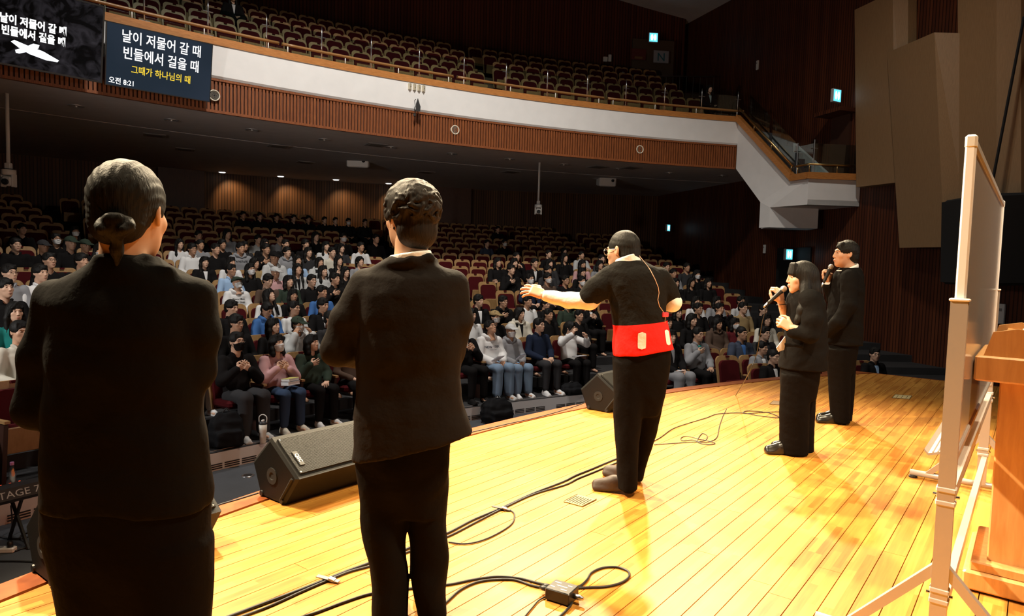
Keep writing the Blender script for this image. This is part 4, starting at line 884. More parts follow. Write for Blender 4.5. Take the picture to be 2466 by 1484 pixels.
s.loft([f.rg(y, a, b, r) for y, a, b, r in ((812, 1990, 2064, 0.165), (850, 1990, 2060, 0.16), (900, 1996, 2052, 0.12))], 0.03, 2.3); s.loft([f.rg(y, a, b, 0.10, -0.08) for y, a, b in ((840, 1990, 2050), (930, 1997, 2046), (1016, 2002, 2044))], 0.02); s.loft([f.rg(y, a, b, 0.10, 0.08) for y, a, b in ((840, 1996, 2060), (930, 2002, 2056), (1010, 2004, 2049))], 0.01)
s.wrinkle(0.002, 18, 7); f.put('trousers', s.nets(), M_TROUB)
hd = f.head(f.P(2037, 612), PI/2-0.08, 0.03, 0, 1.0)
s = f.grid(1975, 620, 2085, 1015, 0.016, -0.35, 0.4)
s.loft([f.rg(y, a, b, 0.13) for y, a, b in ((655, 2028, 2060), (720, 2016, 2060), (800, 2004, 2052))], 0.03); s.cap(f.P(2022, 840, -0.07), f.P(2024, 1008, -0.08), f.r(14), f.r(9), 0.02); s.cap(f.P(2030, 840, 0.07), f.P(2028, 1004, 0.08), f.r(14), f.r(9), 0.02)
s.chain([f.P(2046, 668, -0.17), f.P(2042, 735, -0.21), f.P(1995, 792, -0.12)], [f.r(14), f.r(12), f.r(8)], 0.02); s.chain([f.P(2030, 668, 0.18), f.P(2008, 722, 0.20), f.P(1994, 678, 0.14)], [f.r(14), f.r(11), f.r(8)], 0.02); s.cap(f.P(2040, 632), f.P(2046, 655), f.r(15), f.r(16), 0.03)
v, q = s.nets(); hl = hand_at(f.P(1995, 792, -0.12), (-0.8, 0.5, -0.2), (0.1, 0.9, -0.2), 0.6, False); hr = hand_at(f.P(1996, 681, 0.14), (-0.05, -0.3, 0.95), (-0.6, 0.75, 0.1), 0.85, True, thumb=0.8)
f.put('body', join([(v, q, 0), hd, (*hl, 0), (*hr, 0)]), BM, it=0)
f.hair(hair_mesh('short', 0.0055, 9), M_HAIR)
s = f.grid(2020, 622, 2072, 665, 0.005, -0.15, 0.2); s.loft([f.rg(y, a, b, r) for y, a, b, r in ((626, 2026, 2063, 0.082), (640, 2022, 2065, 0.095), (654, 2017, 2062, 0.108))], 0.004); s.plane(f.P(2028, 648, 0), (-0.42, 0, 1)); f.put('shirt_collar', s.nets(), M_SHIRTW)
s = f.grid(1980, 672, 2012, 700, 0.005, 0.0, 0.3); s.cap(f.P(1995, 683, 0.145), f.P(1997, 690, 0.15), f.r(11), f.r(11), 0.004); f.put('shirt_cuff', s.nets(), M_SHIRTW)
f.put('shoe', shoe_vq(V([*f.P(2034, 1012, -0.08)[:2], 0]), PI/2-0.05, 0.29), M_SHOEB, it=0); f.put('shoe', shoe_vq(V([*f.P(2030, 1006, 0.08)[:2], 0]), PI/2+0.1, 0.29), M_SHOEB, it=0)
MF = f
# ---------- microphones
M_GRILLE = mat('mic_grille', (0.42, 0.40, 0.38), 0.45, 0.8, bump=(400, 0.8, 0.003))
def microphone(a, b, label, cord=None):
    a, b = V(a), V(b); d = (b-a)/np.linalg.norm(b-a); t = thing('microphone', label, 'microphone', b, 0, 'hand microphones'); o = V(b)
    mb = MB(); mb.lathe([(0.0, 0.026), (0.014, 0.023), (0.023, 0.012), (0.026, 0.0), (0.023, -0.012), (0.019, -0.024)], 16, a-o, -d); mb.build('grille', M_GRILLE, t, True)
    mb = MB(); mb.lathe([(0.020, -0.024), (0.021, -0.030), (0.0185, -0.036), (0.0125, -0.15), (0.0125, -0.165)], 14, a-o, -d); mb.build('handle', M_BLACK, t, True)
    mb = MB(); mb.lathe([(0.010, -0.165), (0.010, -0.20), (0.006, -0.215)], 10, a-o, -d); mb.build('connector', M_STEEL, t, True)
    if cord is not None:
        mb = MB(); mb.tube([V(p)-o for p in cord], 0.0035, 6); mb.build('cord', M_CABLE, t, True)
def smooth_path(pts, n=8):
    P = [V(p, dtype=float) for p in pts]; P = [2*P[0]-P[1]]+P+[2*P[-1]-P[-2]]; out = []
    for i in range(1, len(P)-2):
        for t in np.linspace(0, 1, n, endpoint=False): out.append(0.5*((2*P[i])+(-P[i-1]+P[i+1])*t+(2*P[i-1]-5*P[i]+4*P[i+1]-P[i+2])*t*t+(-P[i-1]+3*P[i]-3*P[i+1]+P[i+2])*t**3))
    return out+[P[-2]]
def gpx(l, z=0.005): return [G(x, y, z) for x, y in l]
a = WF.P(1887, 696, 0.06); b = WF.P(1853, 727, 0.06)
cord = smooth_path([b, WF.P(1846, 742, 0.06), WF.P(1836, 775, 0.1), WF.P(1829, 815, 0.2), WF.P(1820, 860, 0.35), WF.P(1800, 905, 0.55)]+gpx([(1772, 952), (1746, 992), (1733, 1025), (1727, 1052), (1712, 1063), (1690, 1066), (1668, 1060), (1645, 1062), (1640, 1055), (1655, 1051), (1685, 1058), (1705, 1062), (1722, 1068), (1705, 1071), (1680, 1064), (1690, 1045), (1703, 1050), (1695, 1062), (1650, 1066), (1575, 1071)]))
microphone(a, b, 'corded silver-headed microphone held by the long-haired woman', cord)
a = MF.P(2001, 643, 0.08); b = MF.P(1984, 680, 0.08)
microphone(a, b, 'silver-headed microphone held by the short-haired man', smooth_path([b, MF.P(1981, 695, 0.08), MF.P(1984, 720, 0.06), MF.P(1989, 760, 0.03)]))
# ------------------------------------------------------------------ auditorium seats
M_TAN = wood('seat_plywood', (0.30, 0.165, 0.06), (0.39, 0.225, 0.09), (3, 3, 1), 0.5); M_REDF = mat('red_upholstery', (0.058, 0.003, 0.0045), 0.9, bump=(150, 0.2, 0.004), spec=0.15)
M_DKW = wood('seat_side', (0.030, 0.010, 0.006), (0.05, 0.018, 0.010), (4, 4, 1), 0.5)
def outline(w_, z0, z1, r, n=5, taper=0.0):
    p = [(-w_/2+taper, z0), (w_/2-taper, z0)]
    for s_ in (1, -1):
        c = (s_*(w_/2-r), z1-r); a0 = 0 if s_ > 0 else PI/2
        p += [(c[0]+r*math.cos(a0+PI/2*i/n), c[1]+r*math.sin(a0+PI/2*i/n)) for i in range(n+1)]
    return p
def seat_parts():
    d = {}; lean = 0.20
    def plate(pts, y, t):
        mb = MB(); mb.prism([(x, y-(z-0.4)*lean, z) for x, z in pts], (0, t, 0)); return mb
    d['shell'] = fix_normals(plate(outline(0.50, 0.32, 0.95, 0.10, taper=0.02), -0.245, 0.035).mesh('backrest', False, [M_TAN]))
    b = plate(outline(0.415, 0.34, 0.872, 0.09), -0.21, 0.055); b.prism([(x, -0.222-(z-0.4)*lean, z) for x, z in ((-0.035, 0.925), (0.035, 0.925), (0.035, 0.952), (-0.035, 0.952))], (0, 0.04, 0)); d['cush'] = fix_normals(b.mesh('back_cushion', False, [M_REDF]))
    mb = MB(); mb.box((0, 0.02, 0.425), (0.46, 0.46, 0.10), (0.06, 0, 0), 0.03); d['pan'] = mb.mesh('seat_pan', False, [M_REDF])
    mb = MB(); mb.box((0, -0.055, 0.42), (0.45, 0.09, 0.27), (-0.12, 0, 0), 0.03); d['panup'] = mb.mesh('seat_pan', False, [M_REDF])
    mb = MB(); mb.box((0, 0.012, 0.40), (0.44, 0.02, 0.27), (-0.12, 0, 0), 0.008); d['board'] = mb.mesh('underside_board', False, [M_TAN])
    mb = MB(); mb.prism([(-0.30, -0.16, 0.60), (-0.30, 0.20, 0.615), (-0.25, 0.20, 0.615), (-0.25, -0.16, 0.60)], (0, 0, 0.028)); d['arm'] = fix_normals(mb.mesh('armrest', False, [M_TAN]))
    mb = MB(); mb.prism([(-0.295, -0.20, 0.0), (-0.295, 0.10, 0.0), (-0.295, 0.17, 0.60), (-0.295, -0.20, 0.60)], (0.04, 0, 0)); d['side'] = fix_normals(mb.mesh('side_panel', False, [M_DKW]))
    return d
SP = seat_parts()
def seat(name, label, group, P, rz, occupied, full=True):
    t = thing(name, label, 'seat', P, rz, group); link('backrest', SP['shell'], None, t); link('back_cushion', SP['cush'], None, t)
    if occupied: link('seat_pan', SP['pan'], None, t)
    else: link('seat_pan', SP['panup'], None, t); link('underside_board', SP['board'], None, t)
    if full: a = link('armrest', SP['arm'], None, t); link('side_panel', SP['side'], None, a)
    return t
def stuff_seats(name, label, places):
    vs, fs, ms, b = [], [], [], 0
    for P, rz in places:
        c, s_ = math.cos(rz), math.sin(rz)
        for k_, mi in (('shell', 0), ('cush', 1), ('board', 0)):
            me = SP[k_]; v = np.empty(len(me.vertices)*3); me.vertices.foreach_get('co', v); v = v.reshape(-1, 3)
            vs.append(np.stack([v[:, 0]*c-v[:, 1]*s_+P[0], v[:, 0]*s_+v[:, 1]*c+P[1], v[:, 2]+P[2]], 1)); fs += [tuple(i+b for i in p.vertices) for p in me.polygons]; ms += [mi]*len(me.polygons); b += len(v)
    me = bpy.data.meshes.new(name); me.from_pydata(np.concatenate(vs).tolist(), [], fs); me.materials.append(M_TAN); me.materials.append(M_REDF); me.polygons.foreach_set('material_index', ms)
    o = link(name, me); return tag(o, label, 'seats', None, 'stuff')
# ------------------------------------------------------------------ audience bodies
def arms(pose):
    """right arm then left arm: elbow, wrist, finger direction, palm direction, curl"""
    L = {'lap': [((0.25, 0.02, 0.70), (0.10, 0.27, 0.625), (-0.5, 0.8, -0.15), (0, 0, -1), 0.35), ((-0.25, 0.02, 0.70), (-0.10, 0.25, 0.63), (0.6, 0.75, -0.1), (0, 0, -1), 0.35)],
         'chest': [((0.25, 0.06, 0.72), (0.12, 0.15, 0.89), (-0.95, 0.02, 0.25), (0.05, -1, 0), 0.18), ((-0.25, 0.02, 0.70), (-0.10, 0.25, 0.63), (0.6, 0.75, -0.1), (0, 0, -1), 0.35)],
         'cross': [((0.25, 0.08, 0.72), (0.09, 0.155, 0.86), (-0.85, 0.03, 0.5), (0.05, -1, 0), 0.18), ((-0.25, 0.08, 0.71), (-0.08, 0.175, 0.85), (0.8, 0.05, 0.55), (0, -1, 0), 0.18)],
         'face': [((0.24, 0.16, 0.80), (0.15, 0.17, 1.05), (-0.45, -0.15, 0.85), (-0.8, -0.4, 0), 0.45), ((-0.24, 0.16, 0.80), (-0.15, 0.17, 1.05), (0.45, -0.15, 0.85), (0.8, -0.4, 0), 0.45)],
         'fold': [((0.25, 0.10, 0.70), (-0.06, 0.19, 0.73), (-0.95, 0.15, 0.1), (0, -1, -0.2), 0.3), ((-0.25, 0.10, 0.70), (0.06, 0.20, 0.70), (0.95, 0.1, 0.1), (0, -1, -0.2), 0.3)],
         'photo': [((0.30, 0.14, 0.92), (0.20, 0.34, 1.10), (-0.25, 0.25, 0.9), (-0.9, 0.1, 0.2), 0.6), ((-0.30, 0.14, 0.88), (-0.12, 0.36, 1.02), (0.3, 0.2, 0.9), (0.9, 0.1, 0.1), 0.6)]}
    return L[pose]
SHO = (0.175, -0.045, 0.955)
_body, _top, _hair = {}, {}, {}
def body_mesh_for(pose, yaw, pitch, fem):
    key = (pose, yaw, pitch, fem)
    if key in _body: return _body[key]
    bk = ('raw', pose)
    if bk not in _body:
        s = Sdf((-0.42, -0.26, -0.02), (0.42, 0.62, 1.16), 0.018)
        s.loft([(0.42, 0, 0, 0.14, 0.10), (0.60, 0, -0.02, 0.125, 0.09), (0.80, 0, -0.04, 0.14, 0.085), (0.95, 0, -0.05, 0.155, 0.075), (1.01, 0, -0.05, 0.09, 0.06), (1.04, 0, -0.045, 0.055, 0.05)], 0.03)
        s.cap((0, -0.045, 1.02), (0, -0.035, 1.10), 0.052, 0.05, 0.02)
        hs = []
        for q, (e, w_, fd, pd, cu) in zip((1, -1), arms(pose)):
            s.chain([(q*SHO[0], SHO[1], SHO[2]), e, w_], [0.048, 0.042, 0.030], 0.02); hs.append((*hand_at(w_, fd, pd, cu, q > 0, 0.006), 0))
            s.chain([(q*0.085, 0.0, 0.51), (q*0.11, 0.42, 0.52), (q*0.12, 0.41, 0.12)], [0.075, 0.058, 0.04], 0.02); s.cap((q*0.12, 0.40, 0.05), (q*0.13, 0.54, 0.03), 0.035, 0.026, 0.02)
        _body[bk] = ((*s.nets(), 0), hs)
    hk = ('head', fem)
    if hk not in _body: _body[hk] = head_mesh(0.0052, fem)
    M = head_matrix((0, -0.02, 1.195), yaw, pitch); v, q, m = _body[hk]
    parts = join([_body[bk][0]]+_body[bk][1]); allv = np.concatenate([parts[0], xf(v, M)]); allq = np.concatenate([parts[1], q+len(parts[0])]); allm = np.concatenate([parts[2], m])
    _body[key] = (nmesh('body', allv, allq, allm, True, [SKINS[0], M_EYE, M_LIP]), M); return _body[key]
def top_mesh_for(pose, kind):
    key = (pose, kind)
    if key in _top: return _top[key]
    g = {'tee': 0.0, 'shirt': 0.006, 'hoodie': 0.02, 'jacket': 0.014}[kind]
    s = Sdf((-0.46, -0.30, 0.40), (0.46, 0.52, 1.22), 0.012)
    s.loft([(0.44, 0, 0.005, 0.165+g, 0.135+g), (0.60, 0, -0.015, 0.155+g, 0.122+g), (0.80, 0, -0.04, 0.165+g, 0.112+g), (0.94, 0, -0.05, 0.178+g, 0.098+g), (0.99, 0, -0.05, 0.135+g, 0.085), (1.03, 0, -0.045, 0.08, 0.068), (1.055, 0, -0.042, 0.062, 0.060)], 0.025)
    for q, (e, w_, fd, pd, cu) in zip((1, -1), arms(pose)):
        w2 = V(e)+(V(w_)-V(e))*0.93; s.chain([(q*SHO[0], SHO[1], SHO[2]), e, w2], [0.062+g, 0.056+g, 0.042+g], 0.025)
    if kind == 'hoodie':
        s.chain([(-0.085, 0.02, 1.03), (-0.10, -0.07, 1.055), (0, -0.14, 1.06), (0.10, -0.07, 1.055), (0.085, 0.02, 1.03), (0, 0.06, 0.995), (-0.085, 0.02, 1.03)], [0.028, 0.036, 0.045, 0.036, 0.028, 0.018, 0.028], 0.02)
    if kind in ('shirt', 'jacket'): s.chain([(-0.03, 0.045, 1.02), (-0.075, -0.02, 1.05), (0, -0.105, 1.06), (0.075, -0.02, 1.05), (0.03, 0.045, 1.02)], [0.014, 0.016, 0.016, 0.016, 0.014], 0.01)
    s.cap((0, -0.03, 1.0), (0, -0.02, 1.16), 0.054, 0.06, 0.005, 's'); s.ell((0, 0.05, 1.045), (0.05, 0.06, 0.05), 0.01, 's')
    s.wrinkle(0.0030 if kind != 'tee' else 0.0024, 13, len(kind)); v, q = s.nets(); _top[key] = nmesh('top', relax(v, q, 1), q, None, True, []); return _top[key]
def trouser_mesh(wide=False):
    key = ('tr', wide)
    if key in _top: return _top[key]
    s = Sdf((-0.32, -0.24, 0.05), (0.32, 0.60, 0.72), 0.013); g = 0.022 if wide else 0.0
    s.ell((0, 0.0, 0.50), (0.19, 0.16, 0.11), 0.03)
    for q in (-1, 1): s.chain([(q*0.085, 0.0, 0.515), (q*0.115, 0.41, 0.535), (q*0.125, 0.41, 0.13)], [0.095, 0.078+g*0.6, 0.062+g], 0.025)
    s.wrinkle(0.003, 14, 5); v, q = s.nets(); _top[key] = nmesh('trousers', relax(v, q, 1), q, None, True, []); return _top[key]
def front_mesh_for(pose, kind):
    key = ('front', pose, kind)
    if key in _top: return _top[key]
    me = top_mesh_for(pose, kind); b = BVHTree.FromPolygons([v.co for v in me.vertices], [tuple(f_.vertices) for f_ in me.polygons]); rows = []; zlo = 0.90 if pose in ('cross', 'chest', 'face', 'photo') else 0.74
    for i in range(13):
        z = 1.035+(zlo-1.035)*i/12; w_ = 0.046*(1-i/12)+0.006; r = []
        for j in range(5):
            x = w_*(j/2-1); h = b.ray_cast(Vector((x, 0.6, z)), Vector((0, -1, 0))); y = h[0].y if h[0] is not None else -0.01; r.append([x, y, z])
        ym = np.median([q[1] for q in r]); rows.append([(a, min(max(y, ym-0.02), ym+0.01)+0.006, z_) for a, y, z_ in r])
    _top[key] = grid_mesh('shirt_front', rows, mats=[]); return _top[key]
SHV, SHQ = shoe_vq((0, 0, 0), 0.0, 0.27, 0.009, 1); SHOE = nmesh('shoe', SHV, SHQ, None, True, [])
CAPM = nmesh('cap', *cap_mesh(), None, True, []); MASKM = nmesh('face_mask', *facemask_mesh(), None, True, []); GLM = glasses_mb().mesh('glasses', True, [M_BLACK])
def hair_for(st):
    if st not in _hair: _hair[st] = nmesh('hair', *hair_mesh(st, 0.0075, len(st)), None, True, [])
    return _hair[st]
def om(o, m, i=0):
    """material held by the object, so that copies can share mesh data"""
    if len(o.data.materials) == 0: o.data.materials.append(m)
    o.material_slots[i].link = 'OBJECT'; o.material_slots[i].material = m
PALETTE = {'bk': (0.010, 0.009, 0.009), 'wh': (0.66, 0.65, 0.64), 'gy': (0.24, 0.24, 0.25), 'lg': (0.46, 0.46, 0.45), 'bl': (0.05, 0.13, 0.33), 'lb': (0.30, 0.43, 0.62), 'pk': (0.52, 0.30, 0.30), 'gn': (0.030, 0.042, 0.030), 'br': (0.085, 0.055, 0.04), 'nv': (0.014, 0.020, 0.040), 'cr': (0.58, 0.54, 0.45), 'tl': (0.02, 0.20, 0.18), 'dr': (0.10, 0.015, 0.018), 'dk': (0.035, 0.034, 0.036), 'kh': (0.30, 0.21, 0.10), 'sl': (0.05, 0.06, 0.09), 'dj': (0.035, 0.055, 0.10), 'lj': (0.17, 0.24, 0.33), 'bg': (0.50, 0.46, 0.38)}
def C_(k): return cloth('aud_'+k, PALETTE[k], 0.9, 0.12, 45)
WORD = {'bk': 'black', 'wh': 'white', 'gy': 'grey', 'lg': 'light grey', 'bl': 'blue', 'lb': 'pale blue', 'pk': 'pink', 'gn': 'dark green', 'br': 'brown', 'nv': 'navy', 'cr': 'cream', 'tl': 'teal', 'dr': 'dark red', 'dk': 'charcoal', 'kh': 'khaki', 'sl': 'slate'}
def solve_seat(x, y, hh=1.165):
    d = ray(x, y); d = d/d[1]; Ys = np.linspace(5, 36, 1600); p = V([0, 0, CH])+Ys[:, None]*d; R = np.hypot(p[:, 0]-C0[0], p[:, 1]-C0[1])
    g = p[:, 2]-(np.array([fl2(r) for r in R])+hh); i = np.where(np.sign(g[:-1]) != np.sign(g[1:]))[0]; i = i[0] if len(i) else 0; return R[i], p[i]
def seat_pose(x, y, row=None, shift=0.12):
    R, p = solve_seat(x, y); i = int(round((R-18.0)/ROWP+shift)) if row is None else row; Rr = rowR(i)
    q = ray_circle(x, C0, Rr); z = fl2(Rr) if i >= 0 else PITZ
    zz = AT(x, y, q[1])[2]; sc = min(1.07, max(0.93, (zz-z)/1.165)); rz = math.atan2(C0[1]-q[1], C0[0]-q[0])-PI/2
    return i, V([q[0], q[1], z]), rz, sc
TAKEN = {}
def person(x, y, top='tee', col='bk', hair='short', pose='lap', acc='', yaw=0.0, pitch=0.0, fem=False, label='', row=None, tro='bk', shoes=None, wide=False, skin=None, hcol=None, under=None, capc=None, maskc=None, turn=0.0, word=None, blk=''):
    i, P, rz, sc = seat_pose(x, y, row); me, M = body_mesh_for(pose, yaw, pitch, fem)
    t = thing('person', label, 'person', P, rz+turn, 'seated audience'); t.scale = (sc, sc, sc)
    b = link('body', me, None, t); om(b, SKINS[skin if skin is not None else int(x*7+y) % 3])
    kind = top; nm = {'tee': 'sweater', 'shirt': 'shirt', 'hoodie': 'hoodie', 'jacket': 'jacket'}[kind]
    o = link(nm, top_mesh_for(pose, kind), None, t); om(o, C_(col))
    o = link('trousers', trouser_mesh(wide), None, t); om(o, C_(tro))
    if hair: o = link('hair', hair_for(hair), None, t, M); om(o, hcol or M_HAIR)
    if 'm' in acc: o = link('face_mask', MASKM, None, t, M); om(o, C_(maskc or 'wh'))
    if 'c' in acc: o = link('cap', CAPM, None, t, M); om(o, C_(capc or 'bk'))
    if 'g' in acc: o = link('glasses', GLM, None, t, M)
    if under: o = link('shirt_front', front_mesh_for(pose, kind), None, t); om(o, C_(under))
    if shoes:
        for q in (-1, 1): o = link('shoe', SHOE, None, t, Matrix.Translation((q*0.125, 0.34, 0.0)) @ Matrix.Rotation(-q*0.12, 4, 'Z')); om(o, C_(shoes))
    TAKEN.setdefault(i, []).append((math.degrees(math.atan2(P[1]-C0[1], P[0]-C0[0])), P, rz, t, i, x)); return t
# front rows, one by one: x y top colour hair pose accessories ...
PEOPLE = []
def A(*a, **k): PEOPLE.append((a, k))
A(572, 829, 'jacket', 'bk', 'short', 'cross', 'mg', 0.15, 0.12, label='man in black jacket and black mask, hands on chest, front row', row=0, tro='dk', shoes='lg', maskc='bk', wide=True)
A(669, 833, 'jacket', 'pk', 'bob', 'cross', 'm', 0.2, 0.2, True, label='woman in pink jacket and white mask, hands crossed on chest', row=0, tro='dj', shoes='cr', skin=0)
A(754, 832, 'jacket', 'gn', 'bob', 'chest', '', 0.35, 0.1, True, label='woman in dark green jacket beside the pink-jacketed woman', row=0, shoes='wh', skin=0)
A(846, 834, 'tee', 'br', 'short', 'lap', '', 0, 0, label='person in brown top mostly hidden behind the charcoal-suited man', row=0, shoes='wh')
A(571, 783, 'tee', 'bk', 'fringe', 'lap', 'g', 0.3, -0.05, label='man in black sweater and glasses behind the black-masked man', row=1)
A(660, 790, 'tee', 'bk', 'bangs', 'lap', '', 0.4, 0.1, True, label='smiling long-haired woman in black behind the pink-jacketed woman', row=1, skin=0)
A(720, 794, 'hoodie', 'lg', 'short', 'face', 'mc', 0.2, 0, label='person in pale hoodie, green cap and white mask, hands at face', row=1, capc='gn')
A(799, 772, 'tee', 'dk', 'short', 'lap', '', 0.5, 0, label='man in charcoal top just left of the charcoal-suited man, second row', row=1)
A(559, 746, 'jacket', 'bk', 'fringe', 'lap', '', 0.4, -0.05, label='man in black jacket above pale collar, third row by left aisle', row=2, under='gy')
A(645, 757, 'hoodie', 'bl', 'short', 'lap', '', 0.3, -0.45, label='man in blue hoodie with bowed head', row=2, skin=2)
A(710, 746, 'tee', 'wh', 'short', 'lap', 'g', 0.5, 0, label='man in white sweater and glasses, third row', row=2)
A(780, 739, 'jacket', 'bk', 'fringe', 'lap', '', 0.3, -0.05, label='man in black jacket over white shirt, third row', row=2, under='wh')
A(649, 723, 'tee', 'wh', 'long', 'lap', '', 0.5, 0.35, True, label='long-haired woman in white T-shirt looking up', row=3, skin=0)
A(707, 720, 'tee', 'bk', 'bangs', 'lap', '', 0, 0, True, label='person in black with fringe behind the white-sweatered man', row=3)
A(777, 707, 'tee', 'bl', 'short', 'lap', '', 0.4, 0, label='man in dull blue top, fourth row beside the charcoal suit', row=3)
A(572, 686, 'hoodie', 'wh', None, 'lap', 'mc', 0.1, 0.4, label='person in white lettered hoodie, green cap and mask, head back', row=4, capc='gn')
A(647, 679, 'tee', 'br', 'fringe', 'lap', '', 0.2, -0.25, label='man in brown sweater looking down, beside the lettered hoodie', row=4)
A(696, 681, 'jacket', 'gn', 'bob', 'lap', '', 0.2, 0.1, True, label='woman with bob in dark green jacket, fifth row', row=4, skin=0)
A(752, 679, 'shirt', 'bk', 'short', 'lap', 'g', 0.2, 0, label='man in black shirt and glasses, fifth row', row=4)
A(808, 675, 'shirt', 'bk', 'short', 'chest', '', 0.4, 0, label='man in black shirt raising a hand to his chest, fifth row', row=4)
A(557, 654, 'shirt', 'lb', 'short', 'lap', 'g', 0.5, 0, label='man in pale blue shirt and glasses', row=5)
A(603, 652, 'shirt', 'bk', 'bangs', 'lap', 'mg', 0.2, 0.1, True, label='woman in black with white mask beside the pale blue shirt', row=5)
A(664, 662, 'shirt', 'pk', None, 'lap', 'c', 0.3, 0, label='person in pink shirt and pale cap', row=5, capc='lg', skin=2)
A(717, 652, 'jacket', 'lg', 'long', 'lap', '', 0.1, 0.2, True, label='long-haired woman in pale jacket behind the green jackets, sixth row', row=5, under='bk')
A(779, 656, 'jacket', 'lg', 'bangs', 'lap', '', 0.3, 0.1, True, label='woman with bob in pale blue-grey jacket, sixth row', row=5, skin=0)
A(833, 658, 'tee', 'bk', 'long', 'lap', '', 0.2, 0, True, label='woman in black at the shoulder of the charcoal suit, sixth row', row=5)
A(493, 635, 'jacket', 'bk', 'bangs', 'lap', '', 0.1, 0, True, label='woman in black with white ribbon, right of the bun-haired woman', row=6, under='wh', skin=0)
A(557, 635, 'shirt', 'wh', 'bangs', 'lap', '', 0.3, 0, True, label='woman in white behind the pale blue shirt', row=6)
A(614, 641, 'tee', 'kh', 'tied', 'lap', '', 0.5, 0, True, label='woman with tied hair in khaki, seventh row', row=6)
A(662, 624, 'hoodie', 'lg', None, 'lap', 'c', 0.1, 0, label='person in pale hoodie and black cap, seventh row', row=6)
A(717, 631, 'tee', 'lb', 'long', 'lap', '', 0.1, 0.15, True, label='long-haired woman in pale blue, seventh row', row=6)
A(770, 635, 'hoodie', 'lg', 'long', 'chest', '', 0.2, 0.1, True, label='long-haired woman in pale hoodie, hand on chest, seventh row', row=6)
A(816, 631, 'tee', 'bk', 'long', 'chest', '', 0.2, 0.1, True, label='long-haired woman in black, hand on chest, seventh row', row=6, skin=0)
A(867, 633, 'tee', 'gy', 'tied', 'lap', '', 0.2, 0.1, True, label='woman with tied hair at the sleeve of the charcoal suit', row=6, skin=0)
A(464, 603, 'shirt', 'wh', 'fringe', 'lap', 'g', 0.2, 0, label='man in white shirt and glasses, eighth row by left aisle', row=7)
A(520, 603, 'tee', 'bk', 'short', 'lap', '', 0.3, 0, label='man in black top, eighth row', row=7)
A(580, 601, 'hoodie', 'gy', 'short', 'lap', '', 0.2, 0, label='man in grey lettered sweatshirt, eighth row', row=7)
A(641, 603, 'tee', 'bk', 'fringe', 'chest', '', 0.2, 0, label='person in black with hand on chest, eighth row', row=7)
A(692, 610, 'hoodie', 'gy', 'fringe', 'lap', '', 0.2, 0, label='person in grey hoodie, eighth row', row=7)
A(743, 610, 'tee', 'dk', 'bangs', 'lap', '', 0.2, 0, True, label='person in charcoal with fringe, eighth row', row=7)
A(800, 610, 'tee', 'cr', 'short', 'lap', '', 0.2, 0, label='person in cream top, eighth row', row=7)
for n_, (x, y, c) in enumerate([(433, 593, 'wh'), (483, 593, 'gy'), (536, 591, 'bk'), (589, 595, 'dk'), (638, 590, 'bk'), (688, 591, 'bk'), (736, 591, 'bk'), (785, 595, 'wh'), (822, 600, 'dk'), (869, 597, 'wh')]):
    A(x, y, 'tee', c, ('long', 'short', 'fringe', 'bangs')[n_ % 4], 'lap', '', 0.2, 0, n_ % 2 == 0, label='%s person in %s top, ninth row of the middle block' % (nth(n_+1), WORD[c]), row=8)
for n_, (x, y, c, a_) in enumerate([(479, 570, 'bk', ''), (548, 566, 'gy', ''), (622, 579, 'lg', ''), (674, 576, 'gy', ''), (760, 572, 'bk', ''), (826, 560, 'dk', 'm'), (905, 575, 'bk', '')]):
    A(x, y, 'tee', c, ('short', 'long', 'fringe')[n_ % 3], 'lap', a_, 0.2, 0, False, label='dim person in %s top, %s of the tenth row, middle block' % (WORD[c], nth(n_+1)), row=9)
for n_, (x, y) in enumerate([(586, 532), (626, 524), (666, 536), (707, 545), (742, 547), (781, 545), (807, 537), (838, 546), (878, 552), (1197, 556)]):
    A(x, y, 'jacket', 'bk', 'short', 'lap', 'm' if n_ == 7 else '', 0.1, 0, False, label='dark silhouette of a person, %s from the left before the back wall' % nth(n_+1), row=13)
# left block
A(47, 806, 'jacket', 'cr', 'short', 'lap', '', 0.1, 0, label='man in cream-sleeved varsity jacket at the left edge', row=1)
A(35, 757, 'tee', 'tl', 'long', 'lap', '', 0, 0.0, True, label='long-haired woman in teal top at the left edge', row=2, skin=0)
A(12, 693, 'jacket', 'bk', 'fringe', 'lap', '', 0.2, 0.1, label='man in black jacket at the left edge, below the grey jacket', row=3)
A(23, 658, 'jacket', 'gy', 'short', 'lap', 'g', 0.3, 0.05, label='man in grey jacket and glasses at the left edge', row=4)
A(98, 658, 'shirt', 'wh', 'fringe', 'lap', '', 0.3, 0.05, label='man in white shirt left of the bun-haired woman', row=4)
A(120, 625, 'tee', 'bk', 'short', 'lap', 'g', 0.2, 0.1, label='person in black and glasses above the white-shirted man', row=5)
A(198, 625, 'tee', 'bk', 'fringe', 'lap', '', 0.3, 0.05, label='man in black beside the bun-haired woman, sixth row', row=5)
A(106, 598, 'tee', 'bk', None, 'lap', 'c', 0.2, 0, label='person in black with grey cap, left block', row=7, capc='dk')
A(172, 590, 'tee', 'bk', None, 'lap', 'c', 0.2, 0, label='person in black with olive cap, left block', row=7, capc='gn')
A(40, 593, 'jacket', 'bk', 'short', 'lap', '', 0.1, 0, label='broad man in black at the left edge, eighth row', row=7)
A(137, 585, 'tee', 'bk', 'short', 'lap', 'mg', 0.1, 0.1, label='person in black with white mask and glasses, left block', row=8)
A(182, 567, 'tee', 'bk', 'bangs', 'lap', 'm', 0.1, 0.1, label='person in black with white mask, highest in the left block', row=9)
A(207, 596, 'tee', 'bk', None, 'lap', 'c', 0.2, 0, label='person in dark cap by the bun-haired woman', row=7, capc='gn')
A(55, 566, 'tee', 'bk', 'short', 'lap', '', 0.2, 0, label='dim person in black high at the left edge', row=9)
